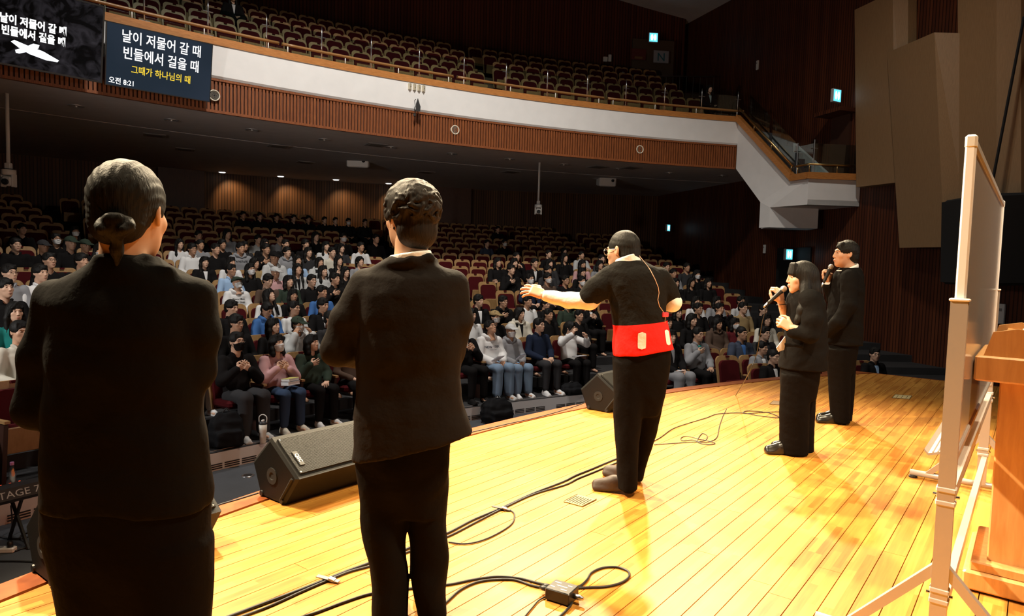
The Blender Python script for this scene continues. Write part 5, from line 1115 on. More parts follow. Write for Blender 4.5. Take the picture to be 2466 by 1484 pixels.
A(241, 606, 'tee', 'bk', 'bangs', 'lap', 'm', 0.1, 0, label='masked person peeking past the bun-haired woman', row=6)
A(452, 808, 'jacket', 'br', 'short', 'lap', '', 0.0, 0, label='person in brown jacket and beige trousers hidden behind the bun-haired woman', row=1, tro='bg', shoes='wh')
# centre block
A(1124, 797, 'jacket', 'bk', 'short', 'cross', '', 0.15, 0, label='man in black suit and tie, hands crossed on chest', row=0, under='wh', shoes='bk')
A(1186, 793, 'hoodie', 'wh', 'short', 'lap', 'g', 0.2, 0.4, label='man in white lettered hoodie and blue jeans leaning back', row=0, tro='lj', wide=True, shoes='lg')
A(1236, 806, 'hoodie', 'gy', None, 'lap', 'mc', -0.1, 0.1, label='person in grey hoodie, pale cap and white mask', row=0, capc='lg', tro='lj', wide=True, shoes='wh')
A(1304, 787, 'shirt', 'nv', 'short', 'lap', 'g', 0.3, 0.05, label='man in navy sweater and round glasses, hands clasped', row=0, tro='dk', shoes='wh')
A(1379, 793, 'jacket', 'wh', 'tied', 'photo', '', 0.5, -0.1, True, label='woman in white cardigan raising her hands', row=0, shoes='bk')
A(1139, 762, 'tee', 'wh', 'long', 'lap', '', 0.2, -0.1, True, label='long-haired woman in white T-shirt, second row', row=1, skin=0)
A(1197, 769, 'jacket', 'bk', 'short', 'lap', 'mc', 0.2, 0.1, label='person in khaki cap, white mask and black jacket', row=1, capc='kh')
A(1256, 759, 'hoodie', 'cr', 'long', 'lap', '', 0.3, 0, True, label='long-haired woman in cream hooded jacket', row=1, under='bk', skin=0)
A(1326, 761, 'shirt', 'bk', 'short', 'lap', '', 0.2, 0, label='man in black shirt behind the navy sweater', row=1)
A(1400, 764, 'tee', 'bk', 'short', 'lap', '', 0.2, 0, label='person in black behind the white cardigan', row=1)
A(1156, 728, 'jacket', 'bk', 'fringe', 'lap', '', 0.3, 0, label='man in black jacket over white T-shirt, third row', row=2, under='wh')
A(1215, 730, 'hoodie', 'bk', 'fringe', 'chest', 'g', 0.2, 0, label='person in black hoodie and glasses, hand on chest', row=2)
A(1274, 729, 'tee', 'wh', 'short', 'lap', '', 0.3, 0.05, label='man in white T-shirt beneath the outstretched hand', row=2)
A(1319, 737, 'jacket', 'bk', 'short', 'chest', '', 0.2, -0.1, label='man in black suit below the outstretched white sleeve', row=2, under='wh')
A(1372, 738, 'jacket', 'gn', 'short', 'lap', '', 0.2, 0, label='person in dark green jacket below the white sleeve', row=2)
A(1425, 738, 'jacket', 'bk', 'short', 'cross', '', 0.2, -0.2, label='person in black with hands on chest below the black sleeve', row=2, under='wh')
for n_, (x, y, c, h_, p_, a_, r_) in enumerate([(1278, 675, 'nv', 'short', 'lap', 'mg', 4), (1321, 670, 'br', 'fringe', 'lap', 'm', 4), (1364, 678, 'bk', 'short', 'lap', 'g', 4), (1403, 680, 'bk', 'fringe', 'lap', 'm', 4), (1232, 652, 'bk', 'fringe', 'chest', '', 5), (1321, 649, 'dk', 'fringe', 'lap', '', 5), (1403, 659, 'bk', 'bangs', 'lap', '', 5),
        (1199, 635, 'bk', 'bob', 'fold', '', 6), (1239, 636, 'bk', 'bangs', 'face', '', 6), (1288, 633, 'bk', 'short', 'lap', '', 6), (1324, 635, 'dk', 'long', 'lap', '', 6), (1403, 636, 'pk', 'bob', 'lap', '', 6), (1445, 638, 'gy', 'bob', 'lap', '', 6),
        (1244, 621, 'bk', 'short', 'chest', '', 7), (1360, 621, 'bk', 'long', 'lap', '', 7), (1449, 621, 'dk', 'short', 'lap', '', 7), (1321, 614, 'bk', 'short', 'lap', '', 8), (1400, 617, 'lg', 'short', 'fold', '', 8), (1358, 607, 'bk', 'long', 'lap', '', 9), (1172, 589, 'sl', 'short', 'lap', '', 10), (1214, 587, 'bk', 'short', 'lap', 'm', 10)]):
    A(x, y, 'tee' if p_ == 'lap' else 'jacket', c, h_, p_, a_, 0.2, 0.05, h_ in ('long', 'bob', 'bangs'), row=r_, under='wh' if x == 1288 else None, label='%s in %s%s%s, %s row of the centre block, %s listed' % ('woman' if h_ in ('long', 'bob', 'bangs') else 'person', WORD[c], ' with mask' if 'm' in a_ else '', ' and hand on chest' if p_ == 'chest' else '', nth(r_+1), nth(n_+1)), blk='c')
# right block
A(1624, 815, 'jacket', 'bk', 'bob', 'lap', '', 0, 0, True, label='woman in black cardigan and floral skirt beside the red T-shirt', row=-1, tro='gy', wide=True, under='gy')
A(1690, 807, 'jacket', 'gy', 'short', 'chest', 'g', 0.2, 0, label='man in grey blazer over teal shirt', row=-1, under='tl')
A(1796, 807, 'jacket', 'sl', 'crop', 'lap', 'g', 0.2, 0.05, label='balding man in slate blazer over blue shirt', row=-1, under='bl')
A(1852, 803, 'jacket', 'dk', 'short', 'lap', 'g', 0.1, 0, label='man in charcoal jacket left of the singing woman, glasses', row=-1)
A(1847, 842, 'jacket', 'gy', 'short', 'lap', '', 0.4, 0, label='man in grey suit and blue tie', row=-2, under='wh')
A(1876, 884, 'jacket', 'bk', 'crop', 'lap', 'g', 0.2, 0, label='grey-haired man in dark suit low beside the singing woman', row=-3, under='wh')
A(2122, 866, 'jacket', 'bk', 'short', 'lap', 'g', -0.3, 0, label='man in black suit and glasses beyond the far stage corner', row=-3, under='lb')
A(1674, 774, 'tee', 'bk', 'bob', 'lap', '', 0.2, 0, True, label='black-haired woman in black behind the grey blazer', row=0)
A(1736, 783, 'hoodie', 'br', 'bob', 'lap', '', 0.3, 0, True, label='woman in brown turtleneck', row=0)
A(1778, 783, 'tee', 'dr', 'bob', 'lap', 'm', 0.1, 0, True, label='woman in dark red with white mask', row=0)
A(1854, 774, 'tee', 'cr', 'bob', 'lap', 'g', 0.0, 0, True, label='woman in cream top and glasses left of the singing woman', row=0)
for n_, (x, y, c, h_, a_, r_) in enumerate([(1615, 780, 'bk', 'bob', '', 0), (1638, 756, 'bk', 'bob', '', 1), (1688, 747, 'bk', 'short', 'g', 1), (1739, 747, 'bk', 'short', '', 1), (1796, 745, 'kh', 'short', 'g', 1), (1845, 750, 'bk', 'short', 'g', 1), (1681, 729, 'wh', 'bob', '', 2), (1731, 729, 'gy', 'bob', 'g', 2), (1790, 729, 'lg', 'short', '', 2), (1630, 684, 'bk', 'long', '', 4), (1668, 683, 'bk', 'long', '', 4), (1708, 684, 'bk', 'bob', '', 4), (1680, 664, 'bk', 'bob', 'm', 5), (1623, 656, 'gy', 'short', '', 5), (1655, 645, 'dk', 'short', '', 6), (1606, 645, 'bk', 'short', '', 6)]):
    A(x, y, 'jacket' if n_ % 2 else 'tee', c, h_, 'face' if x == 1739 else 'lap', a_, 0.15, 0, h_ != 'short', row=r_, under='wh' if x == 1606 else None, label='%s in %s%s, %s row of the right block, %s listed' % ('woman' if h_ != 'short' else 'man', WORD[c], ' with mask' if a_ == 'm' else ' with glasses' if a_ == 'g' else '', nth(r_+1), nth(n_+1)), blk='r')
# rank the people of the darker rows from left to right for their labels
for b_, word_ in (('c', 'centre'), ('r', 'right')):
    L_ = [k for a, k in PEOPLE if k.get('blk') == b_]; XS = {id(k): a[0] for a, k in PEOPLE if k.get('blk') == b_}
    for r_ in set(k['row'] for k in L_):
        for n_, k in enumerate(sorted([k for k in L_ if k['row'] == r_], key=lambda k: XS[id(k)])): k['label'] = k['label'].split(',')[0]+', %s from left in %s row, %s block' % (nth(n_+1), nth(r_+1), word_)
FIGS = {}
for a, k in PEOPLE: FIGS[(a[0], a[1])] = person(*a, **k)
# ------------------------------------------------------------------ seats under and between them
def inside(P):
    if (P[:2]-A0)@Wn < 0.55: return False
    for a, b in zip(back_pts[:-1], back_pts[1:]):
        if a[0] <= P[0] <= b[0] and P[1] > a[1]+(b[1]-a[1])*(P[0]-a[0])/(b[0]-a[0])-0.75: return False
    return True
def to_px(P):
    q = V(P)-V([0, 0, CH]); dpt = q@FW; u = q@RT/dpt*F; v = -(q@UP)/dpt*F; return 1233+u*cr-v*sr, 742+u*sr+v*cr
BLK = {-3: [(107.5, 112.2)], -2: [(106, 114)], -1: [(106, 116.8)]}
for i in range(0, 4): BLK[i] = [(143.4, 151), (132.5, 141.2), (120.8, 129.4), (102.6, 114.3)]
for i in range(4, 16): BLK[i] = [(137.6, 149), (122.6, 136), (105.6, 118.8), (100.4, 104.4)]
far = []; nseat = 0
for i in range(-3, 16):
    R = rowR(i); st = math.degrees(0.545/R); occ = TAKEN.get(i, []); z = fl2(R) if i >= 0 else PITZ; todo = []
    for a, P, rz, t, _, x in occ: todo.append((a, P, rz, t))
    for a0, a1 in BLK[i]:
        a = a0+st/2
        while a < a1:
            near = [q for q, *_ in occ if abs(q-a) < st*0.93]
            if not near:
                p = pol(C0, R, a); P = V([p[0], p[1], z]); 
                if inside(P):
                    px = to_px(P+V([0, 0, 0.8]))
                    if -90 < px[0] < 2250: todo.append((a, P, math.radians(a)+PI/2, None))
                a += st
            else: a = max(near)+st*0.95 if max(near)+st*0.95 > a else a+st*0.3
    todo.sort(key=lambda q: -q[0])
    for n_, (a, P, rz, t) in enumerate(todo):
        if i >= 9 and t is None: far.append((P, rz)); continue
        if t is not None: lb = 'seat under the '+' '.join(t['label'].split()[:13]).rstrip(',')
        else: lb = 'empty red tan-framed seat, %s from the left, %s' % (nth(n_+1), ('%s row' % nth(i+1)) if i >= 0 else '%s row ahead of the right block' % nth(-i))
        seat('auditorium_seat', lb, 'auditorium seats on the main floor', P, rz, t is not None, i < 6); nseat += 1
stuff_seats('far_seats', 'dark red seats of the unlit rows before the back wall', far)
# balcony seats
for i in range(5):
    n_ = 0; R = BR[i]; st = math.degrees(0.55/R); L_ = []
    a = 102.5+(0.35*st if i % 2 else 0)
    while a < 143:
        p = pol(CB, R, a); P = V([p[0], p[1], BZ[i]]); px = to_px(P+V([0, 0, 0.75])); skip = 1195 < to_px((*pol(CB, BR[0], a), 6.5))[0] < 1232
        if px[0] > 180 and px[1] > -25 and not skip and (p-A0)@Wn > 1.2: L_.append((P, math.radians(a)+PI/2))
        a += st
    for P, rz in L_[::-1]: n_ += 1; seat('balcony_seat', 'empty tan-framed balcony seat, %s from the left in the %s row' % (nth(n_), nth(i+1)), 'balcony seats', P, rz, False, False)
# ------------------------------------------------------------------ screens on the balcony front
def bal_pt(px, off=0.0, z=0.0):
    p = ray_circle(px, CB, RB-off); return V([p[0], p[1], z])
def plane_obj(corners, px, py):
    """point where a pixel meets the plane through three corners"""
    a, b, c = corners[:3]; n = np.cross(b-a, c-a); d = ray(px, py); t = ((a-V([0, 0, CH]))@n)/(d@n); return V([0, 0, CH])+d*t
def screen(name, label, TL, TR, BL, m, frame=0.03, depth=0.07):
    """TL, TR, BL in the world"""
    ex = (TR-TL); W = np.linalg.norm(ex); ex = ex/W; ey = TL-BL; ey = ey-ex*(ey@ex); H = np.linalg.norm(ey); ey = ey/H; BLp = TL-ey*H
    M = frame_mat(BLp, ex, ey); t = thing(name, label, 'screen', (0, 0, 0), 0); t.matrix_world = M
    mb = MB(); mb.box((W/2, H/2, -depth/2-0.006), (W, H, depth)); mb.build('housing', M_BLACK, t)
    mb = MB(); mb.add([(frame, frame, 0.002), (W-frame, frame, 0.002), (W-frame, H-frame, 0.002), (frame, H-frame, 0.002)], [(0, 1, 2, 3)]); mb.build('display', m, t)
    mb = MB()
    for c, sz in (((W/2, frame/2, 0), (W, frame, 0.012)), ((W/2, H-frame/2, 0), (W, frame, 0.012)), ((frame/2, H/2, 0), (frame, H-2*frame, 0.012)), ((W-frame/2, H/2, 0), (frame, H-2*frame, 0.012))): mb.box(c, sz)
    mb.build('bezel', M_BLACK, t); mb = MB(); mb.box((W/2, H*0.45, -0.2), (0.4, 0.5, 0.28)); mb.build('wall_mount', M_BLACKM, t); return t, W, H
def put_text(t, body, x, y, size, m, align='CENTER', bold=0.0, sx=1.0, name='lettering'):
    me = text_mesh(body, size, align, 0.0, bold, 2, sx); me.materials.append(m); return link(name, me, None, t, Matrix.Translation((x, y, 0.005)))
def screen_mat(name, c, s, wave=False):
    m = bpy.data.materials.new(name); m.use_nodes = True; nt = m.node_tree; p = nt.nodes['Principled BSDF']; p.inputs['Base Color'].default_value = (0.004, 0.004, 0.005, 1); p.inputs['Roughness'].default_value = 0.7; p.inputs['Specular IOR Level'].default_value = 0.05
    p.inputs['Emission Color'].default_value = (*c, 1); p.inputs['Emission Strength'].default_value = s
    tc = nt.nodes.new('ShaderNodeTexCoord'); n = nt.nodes.new('ShaderNodeTexNoise'); nt.links.new(tc.outputs['Object'], n.inputs['Vector'])
    n.inputs['Scale'].default_value = 3.5 if wave else 0.8; n.inputs['Detail'].default_value = 8 if wave else 1; n.inputs['Distortion'].default_value = 1.5 if wave else 0
    r = nt.nodes.new('ShaderNodeValToRGB'); r.color_ramp.elements[0].position = 0.42; r.color_ramp.elements[1].position = 0.75
    r.color_ramp.elements[0].color = (0, 0, 0, 1) if wave else (c[0]*0.6, c[1]*0.7, c[2]*0.7, 1); r.color_ramp.elements[1].color = (*c, 1)
    nt.links.new(n.outputs[0], r.inputs[0]); nt.links.new(r.outputs[0], p.inputs['Emission Color']); return m
E_WHITE = emis('lit_white', (1, 1, 1), 1.3); E_YEL = emis('lit_yellow', (1.0, 0.70, 0.03), 1.0)
zt = AT(256, 50, bal_pt(256, 0.35)[1])[2]; TL = AT(256, 50, bal_pt(256, 0.40)[1]); TR = AT(513, 106, bal_pt(513, 0.42)[1]); TR[2] = TL[2] = (TL[2]+TR[2])/2
BL = AT(249, 203, bal_pt(249, 0.22)[1])
t, W, H = screen('lyrics_screen', 'slim screen with white and yellow Korean lyrics and clock', TL, TR, BL, screen_mat('navy_display', (0.022, 0.032, 0.050), 1.0), 0.016)
put_text(t, '날이 저물어 갈 때', W*0.51, H*0.745, H*0.215, E_WHITE, bold=0.003, sx=0.80); put_text(t, '빈들에서 걸을 때', W*0.51, H*0.485, H*0.215, E_WHITE, bold=0.003, sx=0.80)
put_text(t, '그때가 하나님의 때', W*0.51, H*0.265, H*0.145, E_YEL, bold=0.002, sx=0.82); put_text(t, '오전 8:21', W*0.03, H*0.05, H*0.115, E_WHITE, 'LEFT', 0.002, 0.88)
TR = AT(253, 8, bal_pt(253, 0.72)[1]); TL = AT(-140, -80, bal_pt(-140, 0.72)[1]); TL[2] = TR[2] = (TR[2]+TL[2])/2; BL = AT(-140, 128, bal_pt(-140, 0.52)[1])
t, W, H = screen('large_screen', 'large dark screen with white lyrics over a bright cross, at the left edge', TL, TR, BL, screen_mat('wave_display', (0.030, 0.027, 0.032), 1.0, True), 0.03)
Mi = t.matrix_world.inverted()
def loc2(px, py): q = Mi @ Vector(plane_obj([TL, TR, BL], px, py)); return q.x, q.y
a = loc2(14, 43); b = loc2(147, 76); put_text(t, '날이 저물어 갈 때', (a[0]+b[0])/2, (a[1]+b[1])/2-0.055, 0.165, E_WHITE, bold=0.006, sx=0.80)
a = loc2(16, 72); b = loc2(146, 102); put_text(t, '빈들에서 걸을 때', (a[0]+b[0])/2, (a[1]+b[1])/2-0.055, 0.165, E_WHITE, bold=0.006, sx=0.80)
def flat(name, px, z):
    pts = [loc2(*q) for q in px]; c = (sum(a for a, _ in pts)/len(pts), sum(b for _, b in pts)/len(pts)); n = len(pts); mb = MB(); mb.v = [(a, b, z) for a, b in pts]+[(c[0], c[1], z)]; mb.f = [(i, (i+1) % n, n) for i in range(n)]; mb.m = [0]*n
    o = mb.build(name, emis('lit_cross', (0.9, 0.93, 1.0), 1.6), t); fix_normals(o.data)
flat('glowing_beam', [(26, 100), (34, 96), (62, 108), (104, 124), (142, 146), (138, 150), (110, 145), (70, 130), (44, 114)], 0.006); flat('glowing_crossbar', [(36, 120), (58, 114), (80, 105), (95, 109), (92, 117), (66, 125), (46, 129), (38, 127)], 0.007)
# ------------------------------------------------------------------ fittings on the balcony front
def at_bal(px, py, off):
    p = bal_pt(px, off); return AT(px, py, p[1])
def rad(px): p = bal_pt(px)[:2]; v = CB-p; return v/np.hypot(*v)
for n_, (px, py, lb) in enumerate(((516, 230, 'round cream loudspeaker grille next to the lyrics screen'), (1096, 313, 'round cream loudspeaker grille in the middle of the slats'), (1541, 360, 'round cream loudspeaker grille near the stair end of the slats'))):
    c = at_bal(px, py, 0.03); n = rad(px); t = thing('round_speaker', lb, 'loudspeaker', c, 0, 'round loudspeakers in the balcony front'); ax = (n[0], n[1], 0)
    mb = MB(); mb.lathe([(0.118, -0.03), (0.118, 0.01), (0.110, 0.018), (0.092, 0.012), (0.090, 0.0)], 24, (0, 0, 0), ax, False); mb.build('rim', mat('cream_metal', (0.72, 0.66, 0.52), 0.5), t, True)
    mb = MB(); mb.lathe([(0.0, 0.0), (0.091, 0.0)], 24, (0, 0, 0), ax, False); mb.build('cone', M_BLACKM, t)
    for r_ in (0.025, 0.048, 0.07): mb = MB(); mb.lathe([(r_, 0.001), (r_, 0.007), (r_+0.009, 0.007), (r_+0.009, 0.001)], 22, (0, 0, 0), ax, False); mb.build('ring', mat('grey_ring', (0.22, 0.20, 0.16), 0.5), t)
c = at_bal(1002, 212, 0.06); n = rad(1002); tg = V([-n[1], n[0]]); ang = math.atan2(n[1], n[0])+PI/2
if tg[0] < 0: tg = -tg
t = thing('infrared_emitter', 'row of four small cream wedge-shaped boxes on the white balcony front', 'box', c, 0)
for i in range(4):
    q = V([tg[0], tg[1], 0])*(-0.18+0.12*i); mb = MB(); e = V([tg[0], tg[1], 0]); nn = V([n[0], n[1], 0])
    mb.prism([q-e*0.055, q+e*0.055, q+e*0.055+nn*0.03, q-e*0.02+nn*0.10], (0, 0, 0.15)); mb.v = [(x, y, z-0.075) for x, y, z in mb.v]; o = mb.build('emitter_box', mat('cream_plastic', (0.62, 0.56, 0.42), 0.5), t); fix_normals(o.data)
    mb = MB(); mb.box(q+e*0.016+nn*0.068, (0.03, 0.004, 0.015), (0, 0, math.atan2(e[1]*0.075-nn[1]*0.07, e[0]*0.075-nn[0]*0.07))); mb.build('sensor', M_BLACK, o)
mb = MB(); mb.box((0, 0, 0), (0.50, 0.02, 0.17), (0, 0, ang)); mb.build('mounting_rail', mat('cream_plastic', (0.62, 0.56, 0.42), 0.5), t)
c = at_bal(1003, 255, 0.25); t = thing('antenna', 'black paddle antenna clamped in front of the white balcony band', 'antenna', c)
mb = MB(); mb.prism([(0.03, 0, 0.19), (0.10, 0, -0.02), (0.09, 0, -0.13), (-0.02, 0, -0.13), (-0.015, 0, 0.05)], (0, 0.012, 0)); o = mb.build('paddle', M_BLACK, t); fix_normals(o.data)
mb = MB(); mb.tube([(-0.02, 0.01, 0.16), (-0.05, 0.01, 0.13), (-0.04, 0.01, 0.06), (-0.03, 0.01, 0.0), (-0.05, 0.0, -0.08), (-0.04, 0.1, -0.18)], 0.008, 6); mb.build('cable', M_CABLE, t)
mb = MB(); mb.tube([(-0.03, 0.0, -0.10), (-0.04, 0.05, -0.2), (-0.06, 0.24, -0.2)], 0.014, 6); mb.box((-0.05, 0.06, -0.21), (0.05, 0.07, 0.06)); mb.build('clamp', M_BLACK, t)
# handrail along the balcony, in four lengths
def bal_arc(p0, p1, off, z, n=14): return [bal_pt(p0+(p1-p0)*i/(n-1), off, z) for i in range(n)]
ZR = ZW+0.15+0.19
for n_, (p0, p1, posts) in enumerate(((60, 668, (184, 323, 493, 644)), (676, 1081, (690, 826, 952, 1071)), (1091, 1440, (1107, 1218, 1325, 1428)), (1448, 1772, (1462, 1562, 1660, 1757)))):
    t = thing('handrail', 'brass-coloured handrail, %s length along the balcony edge' % ('leftmost', 'second', 'third', 'rightmost')[n_], 'handrail', bal_pt(p0, -0.05, ZW+0.17), 0, 'balcony handrails'); o = V(t.location)
    mb = MB(); mb.tube([q-o for q in bal_arc(p0, p1, -0.05, ZR)], 0.034, 8); mb.build('rail', mat('rail_wood', (0.30, 0.15, 0.05), 0.35, coat=0.3), t, True)
    for e in (p0, p1): q = bal_pt(e, -0.05, ZR)-o; g = bal_pt(e+4, -0.05, ZR)-o-q; mb = MB(); mb.lathe([(0.030, -0.012), (0.038, -0.008), (0.038, 0.008), (0.030, 0.012)], 10, q, g); mb.build('end_cap', M_BRASS, t)
    for px in posts:
        q = bal_pt(px, -0.05, ZW+0.145)-o; mb = MB(); mb.tube([q, q+V([0, 0, 0.19])], 0.012, 8); mb.build('rail_post', mat('white_metal', (0.8, 0.78, 0.72), 0.35), t, True)
# glass balustrade: steel posts with cross clamps and panes between
t = thing('glass_balustrade', 'glass balustrade with thin steel posts behind the balcony handrail', 'balustrade', bal_pt(800, -0.2, ZW+0.17)); o = V(t.location); M_PANE = glass('pane_glass')
GP = [195, 352, 502, 640, 770, 887, 1001, 1107, 1207, 1305, 1400, 1492, 1584, 1672, 1758]
for n_, px in enumerate(GP):
    q = bal_pt(px, -0.22, ZW+0.10)-o; mb = MB(); mb.tube([q, q+V([0, 0, 0.72]), q+V([0, 0, 0.86])], [0.018, 0.018, 0.004], 8); po = mb.build('post', M_STEEL, t, True)
    e = bal_pt(px+6, -0.22)-bal_pt(px-6, -0.22); e = e/np.linalg.norm(e)*0.10; mb = MB(); mb.tube([q+V([0, 0, 0.62])-e, q+V([0, 0, 0.62])+e], 0.012, 6); mb.tube([q+V([0, 0, 0.14])-e, q+V([0, 0, 0.14])+e], 0.012, 6); mb.build('clamp', M_STEEL, po)
    if n_ < len(GP)-1:
        A_ = bal_pt(px+3, -0.22, ZW+0.2)-o; B_ = bal_pt(GP[n_+1]-3, -0.22, ZW+0.2)-o; mb = MB(); mb.prism([A_, B_, B_+V([0, 0, 0.62]), A_+V([0, 0, 0.62])], (0.003, 0.009, 0)); mb.build('pane', M_PANE, t)
# stair rail and landing rail
def rail_thing(label, path, posts, h=0.22):
    t = thing('stair_rail', label, 'handrail', path[0], 0, 'brass rails of the balcony stair'); o = V(path[0]); mb = MB(); mb.tube([V(p)-o+V([0, 0, h]) for p in path], 0.028, 8); mb.build('rail', M_BRASS, t, True)
    for p in posts: q = V(p)-o; mb = MB(); mb.tube([q, q+V([0, 0, h])], 0.014, 6); mb.build('rail_post', M_BRASS, t, True)
zc = 0.19; s0 = V([*Pc, ZW+zc]); s1 = V([*Pl, zL+zc]); rail_thing('brass rail sloping down beside the balcony stair', [s0, s1], [s0+(s1-s0)*q for q in (0.3, 0.62, 0.97)])
l0 = V([*Pl, zL+0.17]); l1 = V([*Pf, zL+0.17]); l2 = V([Pw[0]-0.05, Pw[1], zL+0.17]); rail_thing('brass rail around the stair landing', [l0+(l1-l0)*0.2, l1, l2], [l0+(l1-l0)*0.3, l1, l1+(l2-l1)*0.5])
t = thing('stair_glass', 'glass guard with steel posts on the stair landing', 'glass panel', (*Pf, zL+0.16)); o = V(t.location)
for a_, b_ in ((V([*Pl, zL])+V([0.12, 0.05, 0.2]), V([*Pf, zL])+V([0.12, 0.1, 0.2])), (V([*Pf, zL])+V([0.15, 0.1, 0.2]), V([*Pw, zL])+V([-0.1, 0.1, 0.2]))):
    mb = MB(); mb.prism([a_-o, b_-o, b_-o+V([0, 0, 0.75]), a_-o+V([0, 0, 0.75])], (0.004, 0.008, 0)); mb.build('pane', M_PANE, t); mb = MB(); mb.tube([a_-o-V([0, 0, 0.1]), a_-o+V([0, 0, 0.85])], 0.016, 6); mb.tube([a_-o+V([-0.09, 0, 0.62]), a_-o+V([0.09, 0, 0.62])], 0.012, 6); mb.build('post', M_STEEL, t)
for n_, (p0, p1) in enumerate(((0.12, 0.5), (0.55, 0.95))):
    a_ = s0+(s1-s0)*p0+V([0.14, 0.05, 0]); b_ = s0+(s1-s0)*p1+V([0.14, 0.05, 0]); mb = MB(); mb.prism([a_-o, b_-o, b_-o+V([0, 0, 0.8]), a_-o+V([0, 0, 0.8])], (0.008, 0.003, 0)); mb.build('pane', M_PANE, t)
# ------------------------------------------------------------------ ceiling fittings under the balcony
DL = [(184, 255), (413, 289), (607, 312.5), (781, 336), (941, 354.5), (1088, 370), (1228, 383), (1358, 396), (1489, 406.5), (1612, 416.5), (1740, 423)]
for n_, (x, y) in enumerate(DL):
    p = G(x, y, ZU+0.005); t = thing('downlight', 'unlit recessed downlight, %s from the left along the balcony edge' % nth(n_+1), 'downlight', p, 0, 'recessed downlights under the balcony')
    mb = MB(); mb.lathe([(0.155, 0.0), (0.155, -0.014), (0.135, -0.018), (0.12, -0.004)], 20, cap=False); mb.build('trim_ring', mat('downlight_trim', (0.5, 0.5, 0.5), 0.4, 0.6), t, True)
    mb = MB(); mb.lathe([(0.12, -0.004), (0.10, 0.0), (0.03, -0.001), (0.0, -0.001)], 20, cap=False); mb.build('reflector', mat('downlight_reflector', (0.8, 0.8, 0.8), 0.35, 0.6), t, True)
    mb = MB(); mb.lathe([(0.0, -0.03), (0.018, -0.02), (0.02, 0.0)], 10, cap=False); mb.build('bulb', M_OFFW, t, True)
for n_, (x, y) in enumerate([(535, 414), (676, 424), (809, 432), (936, 441), (1160, 462), (1538, 486)]):
    p = G(x, y, ZU+0.018); t = thing('lit_downlight', 'glowing white downlight, %s from the left before the back wall' % nth(n_+1), 'downlight', p, 0, 'lit downlights before the back wall')
    if n_ < 4:
        mb = MB(); mb.lathe([(0.0, -0.035), (0.10, -0.03), (0.13, 0.0)], 16, cap=False); mb.build('lens', emis('lamp_lens', (1, 0.97, 0.9), 4.0), t, True)
    else:
        mb = MB(); mb.lathe([(0.0, -0.012), (0.05, -0.010), (0.06, 0.0)], 16, cap=False); mb.build('lens', emis('lamp_lens_small', (1, 0.9, 0.75), 1.5), t, True)
    mb = MB(); mb.lathe([(0.13, 0.0), (0.13, -0.02), (0.16, -0.018), (0.16, 0.0)], 16, cap=False); mb.build('trim_ring', mat('downlight_trim', (0.5, 0.5, 0.5), 0.4, 0.6), t, True)
    q = p+V([0.05, 0.1, -0.07]); l = spot('downlight_lamp', q, (p[0]+0.3, p[1]+0.9, p[2]-1.6), 85, (1.0, 0.70, 0.38), 100, 0.9, 0.06); l.parent = t; l.location = q-V(p)
for n_, (x, y) in enumerate([(372, 326), (445, 360), (670, 352), (735, 391), (905, 349), (1025, 415), (1230, 414), (1440, 402), (1520, 404)]):
    p = G(x, y, ZU+(0.0 if y < 345+0.06*x-20 else 0.02)); t = thing('ceiling_vent', 'square grey air diffuser, %s listed from the left under the balcony' % nth(n_+1), 'vent', p, 0, 'air diffusers under the balcony'); t['label'] = 'square grey ceiling air diffuser under the balcony, %s from the left' % nth(n_+1); t.rotation_euler = (0, 0, 0.5)
    mb = MB()
    mb.box((0, 0, -0.006), (0.5, 0.5, 0.012)); mb.build('frame', mat('vent_grey', (0.30, 0.29, 0.28), 0.6), t); mb = MB(); mb.box((0, 0, -0.014), (0.34, 0.34, 0.006)); mb.build('plate', mat('vent_dark', (0.16, 0.16, 0.155), 0.6), t)
for n_, (x, y, sx, lb) in enumerate(((863, 390, 1.0, 'pale box projector hanging from the middle of the balcony ceiling'), (1460, 437, 0.9, 'pale box projector hanging from the balcony ceiling nearer the stair'))):
    p = AT(x, y, 21.5 if n_ == 0 else 24.0); t = thing('projector', lb, 'projector', p, 0.12); mb = MB(); mb.box((0, 0, 0), (0.66*sx, 0.5, 0.33), (0.15, 0, 0), 0.03); mb.build('casing', mat('projector_grey', (0.75, 0.73, 0.69), 0.5), t)
    mb = MB(); mb.lathe([(0.05, 0), (0.05, 0.03)], 12, (0.18*sx, -0.25, 0.0), (0, -1, 0)); mb.build('lens', M_BLACK, t, True); mb = MB(); mb.tube([(0, 0, 0.13), (0, 0, ZU+0.02-p[2])], 0.03, 8); mb.build('ceiling_mount', M_STEEL, t)
